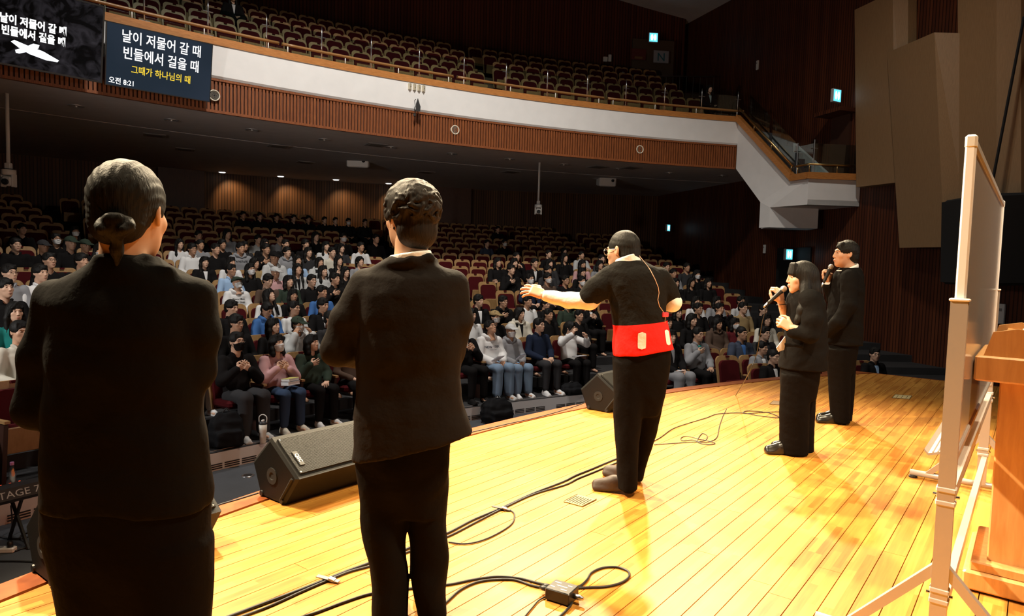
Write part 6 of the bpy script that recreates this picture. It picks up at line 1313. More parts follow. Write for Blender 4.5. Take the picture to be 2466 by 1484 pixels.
# hanging cameras
def ptz(px, ptop, pbot, Y, lb, w_):
    p = AT(px, pbot, Y); zt_ = ZU+0.01; t = thing('camera', lb, 'camera', p, 0, 'white cameras hung from the balcony ceiling'); k = w_
    mb = MB(); mb.tube([(0, 0, 0.20*k), (0, 0, zt_-p[2])], 0.028*k, 10); mb.build('drop_pole', M_OFFW, t, True); mb = MB(); mb.box((0, 0, 0.22*k), (0.09*k, 0.07*k, 0.10*k), None, 0.01); mb.build('bracket', M_OFFW, t)
    mb = MB(); mb.lathe([(0.03*k, 0.18*k), (0.10*k, 0.175*k), (0.10*k, 0.10*k), (0.09*k, 0.08*k)], 18); mb.build('base', M_OFFW, t, True); mb = MB(); mb.lathe([(0.101*k, 0.178*k), (0.101*k, 0.165*k)], 18); mb.build('trim_band', M_BLACK, t)
    for s_ in (-1, 1): mb = MB(); mb.box((s_*0.082*k, 0, 0.0), (0.03*k, 0.10*k, 0.20*k), None, 0.008); mb.build('yoke', M_OFFW, t)
    mb = MB(); mb.box((0, -0.01, -0.01), (0.125*k, 0.13*k, 0.15*k), (0.15, 0, 0.2), 0.02); h = mb.build('camera_head', M_OFFW, t); mb = MB(); mb.lathe([(0.048*k, 0), (0.048*k, 0.02*k), (0.036*k, 0.024*k), (0.0, 0.012*k)], 16, (0.01, -0.085*k, -0.025*k), (0.2, -1, -0.15)); mb.build('lens', M_BLACK, h, True)
ptz(21, 268, 435, 13.4, 'white camera on a ceiling pole at the left edge', 1.25); ptz(1296, 415, 508, 20.5, 'white camera on a ceiling pole left of the leader', 1.1)
# ------------------------------------------------------------------ signs and boxes on the walls
def exit_sign(P, rz, w_, h_, lb):
    t = thing('exit_sign', lb, 'exit sign', P, rz, 'lit emergency exit signs'); mb = MB(); mb.box((0, 0, 0), (w_, 0.09, h_), None, 0.012); mb.build('casing', mat('sign_grey', (0.5, 0.5, 0.5), 0.4), t)
    mb = MB(); mb.box((0, -0.047, 0), (w_*0.86, 0.004, h_*0.86)); mb.build('lit_panel', emis('sign_cyan', (0.12, 0.62, 0.85), 1.6), t)
    for s_ in (-1, 1): mb = MB(); mb.lathe([(0.0, -0.001), (0.5, 0.0)], 14, axis=(0, -1, 0), cap=False); o = mb.build('white_figure', emis('sign_white', (1, 1, 1), 2.2), t); o.matrix_local = Matrix.Translation((s_*w_*0.16, -0.051, 0)) @ Matrix.Diagonal((w_*0.26, 1, h_*0.62, 1))
wr = math.atan2(Wn[1], Wn[0])+PI/2
p = wallpt(2013, 231, 0.45); exit_sign(p, 0.45, 0.32, 0.36, 'lit blue-white exit sign above the stair door hood')
p = wallpt(1898, 613, 0.35); exit_sign(p, 0.45, 0.30, 0.34, 'lit blue-white exit sign over the side door below the landing')
p = AT(1608, 549, 27.2); exit_sign(p, 0.7, 0.20, 0.28, 'small lit exit sign at the far corner of the hall')
p = AT(1573, 91, 26.0); exit_sign(p, 0.1, 0.36, 0.36, 'lit exit sign high above the balcony door')
def wall_plate(px, py, w_, h_, lb, name, cat, off=0.03, m=None):
    t = thing(name, lb, cat, wallpt(px, py, off), wr); mb = MB(); mb.box((0, 0, 0), (w_, 0.05, h_), None, 0.008); mb.build('plate', m or M_OFFW, t); mb = MB(); mb.box((0, -0.03, h_*0.2), (w_*0.35, 0.012, h_*0.15)); mb.build('inset', mat('vent_grey', (0.30, 0.29, 0.28), 0.6), t)
wall_plate(1824, 157, 0.10, 0.30, 'small white box high on the right wall', 'wall_box', 'box'); wall_plate(1841, 600, 0.10, 0.28, 'small white box beside the side door', 'wall_box', 'box'); wall_plate(2411, 756, 0.16, 0.42, 'white box on the wall behind the whiteboard', 'wall_box', 'box', 0.05); wall_plate(2097, 857, 0.12, 0.12, 'white socket plate low on the wall by the seated man', 'wall_socket', 'socket')
p = AT(1098, 27, 27.3); t = thing('wall_box', 'tiny white box high on the dark upper wall', 'box', p); mb = MB(); mb.box((0, 0, 0), (0.10, 0.06, 0.13), None, 0.01); mb.build('casing', M_OFFW, t); mb = MB(); mb.lathe([(0.02, 0), (0.02, 0.01)], 10, (0, -0.03, 0), (0, -1, 0)); mb.build('lens', M_BLACK, t)
# balcony door with paper signs
p = AT(1572, 133, 26.2); mb = MB(); mb.box((0, 0, 0), (1.6, 0.10, 2.2), (0, 0, 0.12)); o = mb.build('door_3', mat('balcony_door', (0.075, 0.05, 0.03), 0.6)); o.location = p; o.location[2] -= 0.55; tag(o, kind='structure')
p = AT(1592, 137, 26.0); t = thing('section_sign', 'white paper sign with teal letter N by the balcony door', 'sign', p, 0.12); mb = MB(); mb.box((0, 0, 0), (0.58, 0.02, 0.44)); mb.build('paper', mat('paper', (0.30, 0.33, 0.38), 0.7), t)
me = text_mesh('N', 0.42, offset=0.004); me.materials.append(mat('teal_ink', (0.02, 0.13, 0.17), 0.7)); link('letter', me, None, t, Matrix.Translation((0, -0.013, -0.15)) @ Matrix.Rotation(PI/2, 4, 'X'))
p = AT(1538, 131, 26.0); t = thing('notice_board', 'dark red notice on the balcony door', 'sign', p, 0.12); mb = MB(); mb.box((0, 0, 0), (0.55, 0.02, 0.40)); mb.build('sheet', mat('red_notice', (0.12, 0.02, 0.015), 0.7), t); mb = MB(); mb.box((0, -0.012, -0.12), (0.3, 0.004, 0.08)); mb.build('strip', mat('tan_strip', (0.2, 0.11, 0.04), 0.7), t)
p = AT(1463, 141, 26.2); t = thing('wall_panel', 'small pale switch panel left of the balcony door', 'switch', p, 0.1); mb = MB(); mb.box((-0.08, 0, -0.03), (0.17, 0.05, 0.18), None, 0.01); mb.build('switch_box', M_OFFW, t); mb = MB(); mb.box((0.09, 0, 0.02), (0.12, 0.05, 0.26), None, 0.01); mb.build('cover', M_OFFW, t)
# rail in front of the balcony door
t = thing('aisle_railing', 'thin dark bar railing in front of the balcony door', 'railing', (*AT(1590, 170, 24.8)[:2], BZ[3])); o = V(t.location); z0 = BZ[3]
r0 = AT(1500, 150, 24.4); r1 = AT(1525, 145, 24.9); r2 = AT(1720, 168, 24.6); top_ = [V([*r0[:2], z0+0.95]), V([*r1[:2], z0+0.95]), V([*r2[:2], z0+0.95])]
mb = MB(); mb.tube([q-o for q in top_], 0.02, 6); mb.build('top_rail', M_STEEL, t, True)
for i in range(13):
    f_ = i/12; q = top_[1]+(top_[2]-top_[1])*f_; mb = MB(); mb.tube([q-o, q-o-V([0, 0, 0.95])], 0.011, 5); mb.build('bar', mat('dark_steel', (0.12, 0.11, 0.1), 0.4, 0.8), t)
# ------------------------------------------------------------------ hanging loudspeaker on the right
c = wallpt(2375, 580, 1.2); t = thing('hanging_loudspeaker', 'large black loudspeaker cabinet behind the whiteboard', 'loudspeaker', c, wr-0.35); k = c[1]/F
mb = MB(); mb.box((0, 0, 0), (1.5, 0.9, 210*k), (0.05, 0, 0), 0.05); mb.build('cabinet', M_BLACKM, t); mb = MB(); mb.box((0, -0.47, -0.02), (1.4, 0.03, 200*k), (0.05, 0, 0)); mb.build('grille', mat('speaker_cloth', (0.012, 0.012, 0.012), 0.9, bump=(200, 0.4, 0.004)), t)
mb = MB(); mb.tube([(0, 0, 100*k), (0, 0.4, 100*k+3.5)], 0.03, 6); mb.build('hanger', M_BLACK, t); mb = MB(); mb.prism([(-0.75, -0.2, -70*k), (-1.0, -0.2, -62*k), (-0.95, -0.2, -50*k), (-0.75, -0.2, -50*k)], (0, 0.3, 0)); mb.build('bracket', M_BLACK, t)
# ------------------------------------------------------------------ stage monitors
L3 = V([Lx[0], Lx[1], 0.0]); D3 = V([Dx[0], Dx[1], 0.0]); EZ = V([0, 0, 1.0])
def on_plane(P0, n, px, py): d = ray(px, py); return V([0, 0, CH])+d*(((P0-V([0, 0, CH]))@n)/(d@n))
W0 = G(683, 1218); prof = []
for px, py in ((683, 1218), (626, 1196), (607, 1112), (650, 1055), (717, 1156)):
    q = on_plane(W0, L3, px, py)-W0; prof.append((q@D3, max(0.0, q[2])))
M_GRIL = mat('steel_grille', (0.008, 0.0078, 0.007), 0.55, 0.2, bump=(330, 1.0, 0.004))
def wedge(P0, label, length=0.72, logo=True, sc=1.0, rz=None):
    """P0: floor point of the front lower corner at the near end"""
    t = thing('stage_monitor', label, 'loudspeaker', P0, math.atan2(Lx[1], Lx[0]) if rz is None else rz, 'stage monitors along the stage edge'); pr = [(d*sc, z*sc) for d, z in prof]; length *= sc
    def loop(x, s_): c = V([np.mean([p[0] for p in pr]), np.mean([p[1] for p in pr])]); return [(x, *(c+(V(p)-c)*s_)) for p in pr]
    rings = [loop(0.0, 0.90), loop(0.012, 1.0), loop(length-0.012, 1.0), loop(length, 0.90)]; mb = MB(); n = 5
    mb.v = [p for r in rings for p in r]; mb.f = [tuple(range(n)), tuple(range(4*n-1, 3*n-1, -1))]+[(a*n+i, (a+1)*n+i, (a+1)*n+(i+1) % n, a*n+(i+1) % n) for a in range(3) for i in range(n)]; mb.m = [0]*len(mb.f); o = mb.build('cabinet', mat('black_cabinet', (0.006, 0.0055, 0.005), 0.55, bump=(220, 0.25, 0.003), spec=0.25), t); fix_normals(o.data)
    # grille between the top ridge (3) and the front lip (4)
    a, b = V([0, *pr[3]]), V([0, *pr[4]]); e = (b-a)/np.linalg.norm(b-a); nn = V([0, -e[2], e[1]]); nn = nn if nn[2] > 0 else -nn; x0, x1 = 0.03, length-0.03; H = np.linalg.norm(b-a)
    c = [a+e*0.03+V([x0, 0, 0]), a+e*0.03+V([x1, 0, 0]), b-e*0.03+V([x1, 0, 0]), b-e*0.03+V([x0, 0, 0])]; mb = MB(); mb.prism([p+nn*0.002 for p in c], nn*0.008); o = mb.build('grille', M_GRIL, t); fix_normals(o.data)
    mb = MB()                                                     # raised perforation rows of the grille, too fine to pick apart
    for i in range(46):
        q = a+e*(0.03+(H-0.06)*(i+0.5)/46)+nn*0.011; mb.box((length/2, q[1], q[2]), (x1-x0, 0.0028, 0.0028), (math.atan2(e[2], e[1]), 0, 0))
    g = mb.build('mesh_ribs', mat('grille_rib', (0.014, 0.0135, 0.0115), 0.5, 0.3), o); g['kind'] = 'stuff'
    if logo:
        q = a+e*H*0.60+V([0.075, 0, 0])+nn*0.015; mb = MB(); mb.box(q, (0.034, 0.11, 0.006), (math.atan2(e[2], e[1]), 0, 0), 0.002); lo = mb.build('badge', M_BLACK, t)
        me = text_mesh('QSC', 0.034, offset=0.0008); me.materials.append(mat('badge_silver', (0.75, 0.75, 0.72), 0.4)); M_ = frame_mat(q+nn*0.0045+V([-0.011, 0, 0]), -e if False else e, V([1.0, 0, 0])); link('badge_lettering', me, None, lo, M_)
    for (u, v_) in ((0.04, 0.12), (0.04, 0.88), (length-0.04, 0.12), (length-0.04, 0.88)): q = a+e*H*v_+V([u, 0, 0])+nn*0.010; mb = MB(); mb.lathe([(0.006, 0), (0.005, 0.003)], 8, q, nn); mb.build('screw', M_STEEL, t)
    cc = V([0, np.mean([p[0] for p in pr]), np.mean([p[1] for p in pr])]); mb = MB(); mb.lathe([(0.050, 0.0), (0.050, 0.005), (0.024, 0.005), (0.020, 0.001), (0.0, 0.001)], 18, cc, (-1, 0, 0), False); mb.build('pole_socket', M_BLACKM, t)
    for i, s_ in ((0, 0.12), (1, 0.12)): q = V([0, *pr[i]])*(1-0.16)+cc*0.16; mb = MB(); mb.lathe([(0.018, 0), (0.016, 0.008)], 10, q, (-1, 0, 0)); mb.build('rubber_foot', M_CABLE, t)
    q0 = V([-0.003, *pr[0]])*0.8+cc*0.2; q1 = V([-0.003, *pr[4]])*0.8+cc*0.2; mb = MB(); mb.tube([q0, q1], 0.009, 6); mb.build('handle_slot', M_BLACKM, t); return t
wedge(V([*W0[:2], 0]), 'black wedge stage monitor with badge, left of the charcoal-suited man')
p = G(1464, 995); wedge(V([*p[:2], 0]), 'black wedge stage monitor half hidden behind the leader', logo=False)
p = G(128, 1418); wedge(V([*p[:2], 0]), 'black wedge stage monitor hidden behind the bun-haired woman', logo=False, length=0.70)
# ------------------------------------------------------------------ floor boxes and plates
def floor_plate(c4, lb, m, slats=0, name='floor_box', cat='floor box', mark=False):
    P = [G(x, y, 0.001) for x, y in c4]; c = sum(P)/4; t = thing(name, lb, cat, (c[0], c[1], 0.0)); o = V([c[0], c[1], 0.0]); mb = MB(); mb.prism([p-o for p in P], (0, 0, 0.004)); ob = mb.build('lid', m, t); fix_normals(ob.data)
    e1 = P[1]-P[0]; e2 = P[3]-P[0]; mb = MB()
    for a, b in ((0, 1), (1, 2), (2, 3), (3, 0)): mb.tube([P[a]-o+V([0, 0, 0.004]), P[b]-o+V([0, 0, 0.004])], 0.003, 4)
    mb.build('rim', mat('brass_dark', (0.20, 0.13, 0.05), 0.5, 0.6), t)
    for i in range(slats): f_ = (i+0.8)/(slats+0.6); mb = MB(); a = P[0]+e1*f_+e2*0.10-o; b = P[0]+e1*f_+e2*0.80-o; mb.tube([a+V([0, 0, 0.005]), b+V([0, 0, 0.005])], 0.0022, 4); mb.build('slot', M_BLACKM, t)
    if mark: mb = MB(); a = P[0]*0.45+P[3]*0.45+P[1]*0.05+P[2]*0.05-o; b = P[1]*0.45+P[2]*0.45+P[0]*0.05+P[3]*0.05-o; mb.tube([a+V([0, 0, 0.005]), b+V([0, 0, 0.005])], 0.003, 4); mb.build('slot', M_BLACKM, t)
    return t
floor_plate([(1358, 1209), (1402.5, 1221), (1436.5, 1204), (1390.5, 1192)], 'square brass floor socket box in front of the brown shoe', mat('brass_lid', (0.34, 0.21, 0.07), 0.45, 0.4), 7)
floor_plate([(1427, 1176), (1462, 1186), (1490, 1166), (1456, 1158)], 'pale wooden floor plate under the brown shoe', mat('pale_lid', (0.62, 0.50, 0.25), 0.5), 0, mark=True)
floor_plate([(2148, 959), (2190, 962), (2196, 954), (2156, 951)], 'pale floor plate near the far stage corner', mat('pale_lid', (0.62, 0.50, 0.25), 0.5), 3)
floor_plate([(1853, 974), (1878, 976), (1884, 968), (1862, 966)], 'small dark floor socket box behind the singing woman', mat('dark_lid', (0.16, 0.09, 0.03), 0.5), 0)
# ------------------------------------------------------------------ cables on the stage
def cable(lb, pts, r=0.0055, z=0.006, name='cable'):
    P = smooth_path([G(x, y, z) for x, y in pts], 7); t = MB(); o = P[0].copy(); o[2] = 0; t.tube([p-o for p in P], r, 6); ob = t.build(name, M_CABLE, None, True); ob.location = o; return tag(ob, lb, 'cable', 'black cables on the stage floor')
main_ = [(500, 1504), (560, 1482), (640, 1452), (720, 1422), (790, 1394), (840, 1374), (890, 1356), (960, 1330), (1020, 1306), (1080, 1283), (1140, 1252), (1207, 1224), (1280, 1190), (1355, 1161), (1385, 1146), (1420, 1132), (1483, 1106), (1530, 1088)]
cable('thick black cable running across the stage to the leader', main_, 0.007)
cable('second black cable taped along the thick one', [(x+(7 if x < 780 else 2 if x < 850 else 6 if x < 1150 else 2 if x < 1330 else 6), y+(9 if x < 700 else 3 if x < 860 else 6 if x < 1150 else 2 if x < 1340 else 7)) for x, y in main_], 0.0055)
cable('thin black cable looping out beside the taped pair', [(1207, 1226), (1228, 1229), (1239, 1240), (1232, 1262), (1200, 1284), (1160, 1302), (1120, 1310), (1080, 1306)], 0.0045)
cable('black cable from the small box past the charcoal suit', [(700, 1494), (760, 1476), (830, 1450), (895, 1430), (985, 1418), (1080, 1408), (1140, 1396), (1195, 1389), (1250, 1393), (1290, 1403), (1330, 1413)])
cable('black cable curving from the small box to lower left', [(1060, 1464), (1078, 1448), (1110, 1420), (1150, 1402), (1195, 1396), (1240, 1397), (1280, 1410), (1316, 1418)])
cable('black cable loop to the right of the small box', [(1378, 1416), (1398, 1411), (1414, 1396), (1424, 1380), (1450, 1368), (1485, 1366), (1512, 1376), (1514, 1390), (1495, 1404), (1460, 1413), (1420, 1415), (1380, 1417)])
cable('black cable leaving the small box downwards', [(1377, 1442), (1376, 1455), (1362, 1472), (1340, 1492)]); cable('thin black cable leaving the small box to lower left', [(1318, 1436), (1298, 1446), (1280, 1466), (1258, 1492)], 0.0035)
cable('black cable lying along the stage edge behind the wedge', [(380, 1272), (450, 1248), (520, 1219), (570, 1204), (622, 1188)], 0.006); cable('black cable along the stage edge right of the charcoal suit', [(1080, 1054), (1150, 1038), (1220, 1022), (1300, 1004), (1370, 984), (1420, 966)])
cable('thin black cable behind the leader towards the coil', [(1560, 1070), (1590, 1054), (1620, 1033), (1660, 1019), (1700, 1007), (1730, 997), (1790, 995), (1830, 1002), (1876, 1006), (1850, 994), (1800, 990), (1796, 996), (1870, 992), (1930, 996)], 0.004)
for n_, (x, y) in enumerate(((790, 1394), (1207, 1224))):
    p = G(x, y, 0.013); t = thing('tape_strip', 'strip of silver tape over the cables %s' % ('left of the charcoal trousers', 'right of the charcoal trousers')[n_], 'tape', (p[0], p[1], 0.013), -0.25); mb = MB(); mb.box((0, 0, 0), (0.11, 0.024, 0.004), (0, 0.1, 0)); mb.build('strip', M_BLACK if n_ else mat('silver_tape', (0.25, 0.24, 0.22), 0.35, 0.5), t); mb = MB(); mb.box((0.02, 0, 0.003), (0.03, 0.022, 0.004), (0, 0.2, 0)); mb.build('crease', mat('silver_tape2', (0.5, 0.48, 0.45), 0.3, 0.6), t)
# small direct box
p = G(1345, 1450); t = thing('direct_box', 'small black metal box with white printing and plugs', 'audio box', (p[0], p[1], 0), math.atan2(Dx[1], Dx[0])+PI+0.12)
mb = MB(); mb.box((0, 0.03, 0.030), (0.115, 0.10, 0.052), None, 0.004); b = mb.build('casing', mat('black_metal', (0.02, 0.018, 0.016), 0.4, 0.3), t)
for i, (x, y, w_) in enumerate(((-0.03, 0.055, 0.03), (0.0, 0.03, 0.05), (0.03, 0.05, 0.02), (-0.035, 0.01, 0.02), (0.02, 0.005, 0.03))): mb = MB(); mb.box((x, y, 0.0565), (w_, 0.006, 0.0006)); mb.build('printed_mark', M_OFFW, b)
for x, y, ax in ((-0.058, 0.02, (-1, 0, 0)), (0.058, 0.03, (1, 0, 0)), (-0.058, 0.045, (-1, 0, 0))): mb = MB(); mb.lathe([(0.011, 0.0), (0.011, 0.03), (0.007, 0.045)], 10, (x, y, 0.03), ax); mb.build('plug', M_STEEL if x > 0 else M_BLACK, t, True)
# ------------------------------------------------------------------ whiteboard on a stand
M_ALU = mat('aluminium', (0.46, 0.42, 0.38), 0.42, 0.45); M_FRAME = mat('white_frame', (0.86, 0.86, 0.86), 0.35)
B0 = AT(2340, 335, 2.475); B1 = AT(2412, 487, 4.55); ZT = (B0[2]+B1[2])/2; ZB = 0.74; B0[2] = B1[2] = 0; Lb = np.linalg.norm(B1-B0); eb = (B1-B0)/Lb; t = thing('whiteboard', 'large whiteboard on an aluminium stand beside the lectern', 'whiteboard', B0, math.atan2(eb[1], eb[0]))
zc_ = (ZT+ZB)/2; hb = ZT-ZB
mb = MB(); mb.box((Lb/2, 0, zc_), (Lb-0.02, 0.018, hb-0.03)); mb.build('board', mat('glossy_white', (0.36, 0.32, 0.29), 0.14, spec=0.6), t)
for nm, c, sz in (('side_frame', (0.0, 0, zc_), (0.034, 0.034, hb)), ('side_frame', (Lb, 0, zc_), (0.034, 0.034, hb)), ('top_frame', (Lb/2, 0, ZT-0.015), (Lb-0.04, 0.034, 0.034)), ('bottom_frame', (Lb/2, 0, ZB+0.015), (Lb-0.04, 0.034, 0.034))): mb = MB(); mb.box(c, sz, None, 0.006); mb.build(nm, M_FRAME if nm == 'side_frame' else M_ALU, t)
for x in (0.0, Lb):
    for z in (ZB, ZT-0.012): mb = MB(); mb.box((x, 0, z), (0.038, 0.038, 0.05), None, 0.008); mb.build('corner_cap', M_OFFW, t)
for x in (-0.012, Lb+0.012):
    mb = MB(); mb.box((x, -0.0, 0.70), (0.045, 0.054, 1.32)); po = mb.build('post', M_ALU, t); mb = MB(); mb.box((x, 0, 1.362), (0.054, 0.064, 0.010), None, 0.003); mb.build('post_cap', M_OFFW, po)
    for z in (0.665, 0.615, 0.285, 0.245): mb = MB(); mb.box((x, 0, z), (0.052, 0.064, 0.020), None, 0.004); mb.build('clamp', mat('clamp_grey', (0.55, 0.52, 0.48), 0.5), po)
    for z in (0.64, 0.265):
        for s_ in (-1, 1): mb = MB(); mb.lathe([(0.006, 0), (0.006, 0.012)], 8, (x, s_*0.030, z), (0, s_, 0)); mb.build('bolt', M_STEEL, po)
    mb = MB(); mb.tube([(x, -0.30, 0.035), (x, 0.42, 0.035)], 0.022, 8); mb.build('foot', M_ALU, t, True)
    for s_ in (-1, 1): mb = MB(); mb.prism([(x-0.018, s_*0.02, 0.385), (x-0.018, s_*0.02, 0.335), (x-0.018, s_*0.28, 0.05), (x-0.018, s_*0.325, 0.05)], (0.034, 0, 0)); o = mb.build('brace', M_ALU, t); fix_normals(o.data)
    for y_ in (-0.28, 0.40): mb = MB(); mb.lathe([(0.028, 0.0), (0.028, 0.012), (0.015, 0.02)], 10, (x, y_, 0.0)); mb.build('rubber_foot', M_CABLE, t)
for z in (0.645, 0.215): mb = MB(); mb.box((Lb/2, -0.010, z), (Lb-0.06, 0.03, 0.05)); mb.build('crossbar', M_ALU, t)
mb = MB(); mb.prism([(0.35, 0.02, ZB-0.01), (0.35, 0.10, ZB-0.035), (0.35, 0.115, ZB-0.02), (0.35, 0.115, ZB-0.028), (0.35, 0.10, ZB-0.045), (0.35, 0.02, ZB-0.02)], (Lb-0.7, 0, 0)); o = mb.build('marker_tray', M_ALU, t); fix_normals(o.data)
for i in range(4): mb = MB(); mb.tube([(0.35, 0.03+0.018*i, ZB-0.011-0.0056*i), (Lb-0.35, 0.03+0.018*i, ZB-0.011-0.0056*i)], 0.003, 4); mb.build('tray_ridge', M_ALU, o)
mb = MB(); mb.box((0.09, -0.012, 0.93), (0.05, 0.004, 0.05), None, 0.001); mb.build('catch_plate', mat('brass_plate', (0.35, 0.25, 0.12), 0.4, 0.7), t)
# ------------------------------------------------------------------ lectern
Q0 = G(2314, 1420); t = thing('lectern', 'light wooden lectern with stepped base at the right edge', 'lectern', (Q0[0], Q0[1], 0), math.atan2(Lx[1], Lx[0])); LW, LDp = 0.62, 0.80
# local x along the stage front (away), local -y towards the back of the stage (right of the picture)
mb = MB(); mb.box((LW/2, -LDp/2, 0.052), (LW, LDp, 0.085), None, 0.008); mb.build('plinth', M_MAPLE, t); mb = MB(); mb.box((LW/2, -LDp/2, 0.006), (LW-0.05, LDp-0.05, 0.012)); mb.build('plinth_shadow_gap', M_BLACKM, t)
mb = MB(); mb.box((LW/2, -LDp/2, 0.115), (LW-0.05, LDp-0.05, 0.045), None, 0.006); mb.build('plinth_step', M_MAPLE, t)
mb = MB(); mb.box((LW/2, -LDp/2, 0.56), (LW-0.17, LDp-0.17, 0.86), None, 0.006); mb.build('column', M_MAPLE, t)
mb = MB(); mb.box((LW/2, -LDp/2, 1.035), (LW+0.02, LDp+0.02, 0.115), None, 0.008); mb.build('top_slab', M_MAPLE, t)
for x in (0.03, LW-0.03): mb = MB(); mb.prism([(x-0.02, -0.02, 1.09), (x-0.02, -0.05, 1.20), (x-0.02, -0.14, 1.22), (x-0.02, -LDp+0.03, 1.12), (x-0.02, -LDp+0.03, 1.09)], (0.04, 0, 0)); o = mb.build('side_cheek', M_MAPLE, t); fix_normals(o.data)
mb = MB(); mb.prism([(0.05, -0.09, 1.17), (0.05, -LDp+0.10, 1.10), (0.05, -LDp+0.10, 1.12), (0.05, -0.09, 1.19)], (LW-0.10, 0, 0)); o = mb.build('reading_desk', M_MAPLE, t); fix_normals(o.data)
p = V([Q0[0], Q0[1], 0])+L3*0.34-D3*0.25; t2 = thing('paper_sheet', 'white paper lying on the lectern desk', 'paper', (p[0], p[1], 1.205), math.atan2(Lx[1], Lx[0])); mb = MB(); mb.prism([(-0.14, 0.10, -0.012), (0.14, 0.10, -0.012), (0.14, -0.10, -0.03), (-0.14, -0.10, -0.03)], (0, 0, 0.004)); o = mb.build('sheets', mat('paper_white', (0.8, 0.8, 0.8), 0.6), t2); fix_normals(o.data); mb = MB(); mb.box((0.02, 0.02, -0.009), (0.16, 0.012, 0.001)); mb.build('printed_line', mat('ink', (0.2, 0.2, 0.25), 0.6), t2)
for n_, (u, v_) in enumerate(((0.10, 0.30), (0.40, 0.36))):
    p = V([Q0[0], Q0[1], 0])+L3*u-D3*v_; t2 = thing('gooseneck_microphone', 'black gooseneck microphone on the lectern, %s' % ('nearer', 'farther')[n_], 'microphone', (p[0], p[1], 1.165), 0, 'lectern microphones'); mb = MB(); mb.lathe([(0.022, 0.0), (0.02, 0.06), (0.012, 0.075)], 12); mb.build('base', M_BLACK, t2, True)
    mb = MB(); mb.tube(smooth_path([(0, 0, 0.07), (0.01, 0, 0.12), (0.05, 0.0, 0.17), (0.13, 0.0, 0.19)], 5), 0.007, 8); mb.build('gooseneck', M_BLACK, t2, True); mb = MB(); mb.lathe([(0.004, 0.0), (0.013, 0.01), (0.013, 0.05), (0.006, 0.06)], 10, (0.13, 0, 0.19), (1, 0, 0.1)); mb.build('capsule', M_BLACKM, t2, True)
# ------------------------------------------------------------------ things in the pit
kc = G(56, 1190, -0.60); t = thing('keyboard', 'black stage keyboard seen from behind, cut by the left edge', 'keyboard', (kc[0], kc[1], PITZ)); ex = G(112, 1173, -0.60)-G(0, 1200, -0.60); ex[2] = 0; ex = ex/np.linalg.norm(ex); t.rotation_euler = (0, 0, math.atan2(ex[1], ex[0])); hz = 0.42
re = (G(113, 1180, -0.60)-kc)@ex; Lk_ = 1.25
mb = MB(); mb.prism([(re-Lk_, 0.0, hz), (re-Lk_, 0.32, hz), (re-Lk_, 0.32, hz+0.06), (re-Lk_, 0.12, hz+0.13), (re-Lk_, 0.02, hz+0.12), (re-Lk_, -0.02, hz+0.03)], (Lk_, 0, 0)); o = mb.build('body', mat('keyboard_black', (0.018, 0.017, 0.018), 0.4), t); fix_normals(o.data)
mb = MB(); mb.prism([(re, -0.03, hz-0.005), (re, 0.33, hz-0.005), (re, 0.33, hz+0.07), (re, 0.12, hz+0.14), (re, -0.0, hz+0.13)], (0.03, 0, 0)); o2 = mb.build('end_cheek', M_BLACK, t); fix_normals(o2.data)
nm = V([0, -0.09, 0.04]); up_ = V([0, 0.04, 0.09]); up_ = up_/np.linalg.norm(up_); me = text_mesh('MONTAGE 7', 0.082, 'RIGHT', sx=1.15); me.materials.append(mat('silver_print', (0.42, 0.42, 0.42), 0.4)); link('lettering', me, None, t, frame_mat((re-0.035, -0.012+0.008-0.010, hz+0.047), (1, 0, 0), up_))
for i in range(4): mb = MB(); mb.lathe([(0.008, 0), (0.007, 0.004)], 8, (re-0.12-0.07*i, 0.16, hz+0.118), (0, 0.3, 1)); mb.build('lit_button', emis('red_led', (1.0, 0.08, 0.02), 1.2), t)
for x in (re-0.15, re-1.1): mb = MB(); mb.tube([(x, -0.05, 0.0), (x, 0.28, hz)], 0.016, 6); mb.tube([(x, 0.30, 0.0), (x, 0.05, hz)], 0.016, 6); mb.build('stand_leg', M_BLACK, t)
p = G(15, 1330, PITZ); t = thing('power_strip', 'white power strip on the pit floor at the left edge', 'power strip', p, 0.15); mb = MB(); mb.box((-0.08, 0, 0.022), (0.30, 0.065, 0.042), None, 0.008); mb.build('casing', M_OFFW, t)
for x in (-0.18, -0.11, -0.04, 0.03): mb = MB(); mb.lathe([(0.022, 0.0), (0.020, 0.003)], 12, (x, 0, 0.042)); mb.build('outlet', mat('outlet_grey', (0.25, 0.25, 0.25), 0.5), t)
mb = MB(); mb.lathe([(0.024, 0.0), (0.022, 0.04), (0.012, 0.05)], 10, (0.03, 0, 0.044)); mb.build('plug', M_BLACK, t, True)
def pit_cable(lb, pts, r=0.008): P = smooth_path([G(x, y, PITZ+r) for x, y in pts], 6); mb = MB(); o = P[0].copy(); o[2] = PITZ; mb.tube([p-o for p in P], r, 6); ob = mb.build('cable', M_CABLE, None, True); ob.location = o; tag(ob, lb, 'cable', 'black cables in the pit')
pit_cable('black cable coiling on the pit floor by the keyboard', [(-20, 1288), (20, 1297), (52, 1297), (75, 1290), (82, 1285), (62, 1284), (48, 1296), (70, 1310), (100, 1322), (140, 1332)]); pit_cable('black cable from the power strip along the pit floor', [(36, 1328), (60, 1320), (110, 1316), (150, 1318)]); pit_cable('black cable near the stage edge at lower left', [(-10, 1352), (40, 1352), (110, 1354), (150, 1350)])
P = smooth_path([V([*G(26, 1218, -0.8)]), G(29, 1250, -0.95), G(26, 1290, PITZ+0.01), G(22, 1325, PITZ+0.01)], 6); mb = MB(); mb.tube([p-P[0] for p in P], 0.006, 6); ob = mb.build('cable', M_CABLE, None, True); ob.location = P[0]; tag(ob, 'thin black cable hanging from the keyboard to the strip', 'cable', 'black cables in the pit')
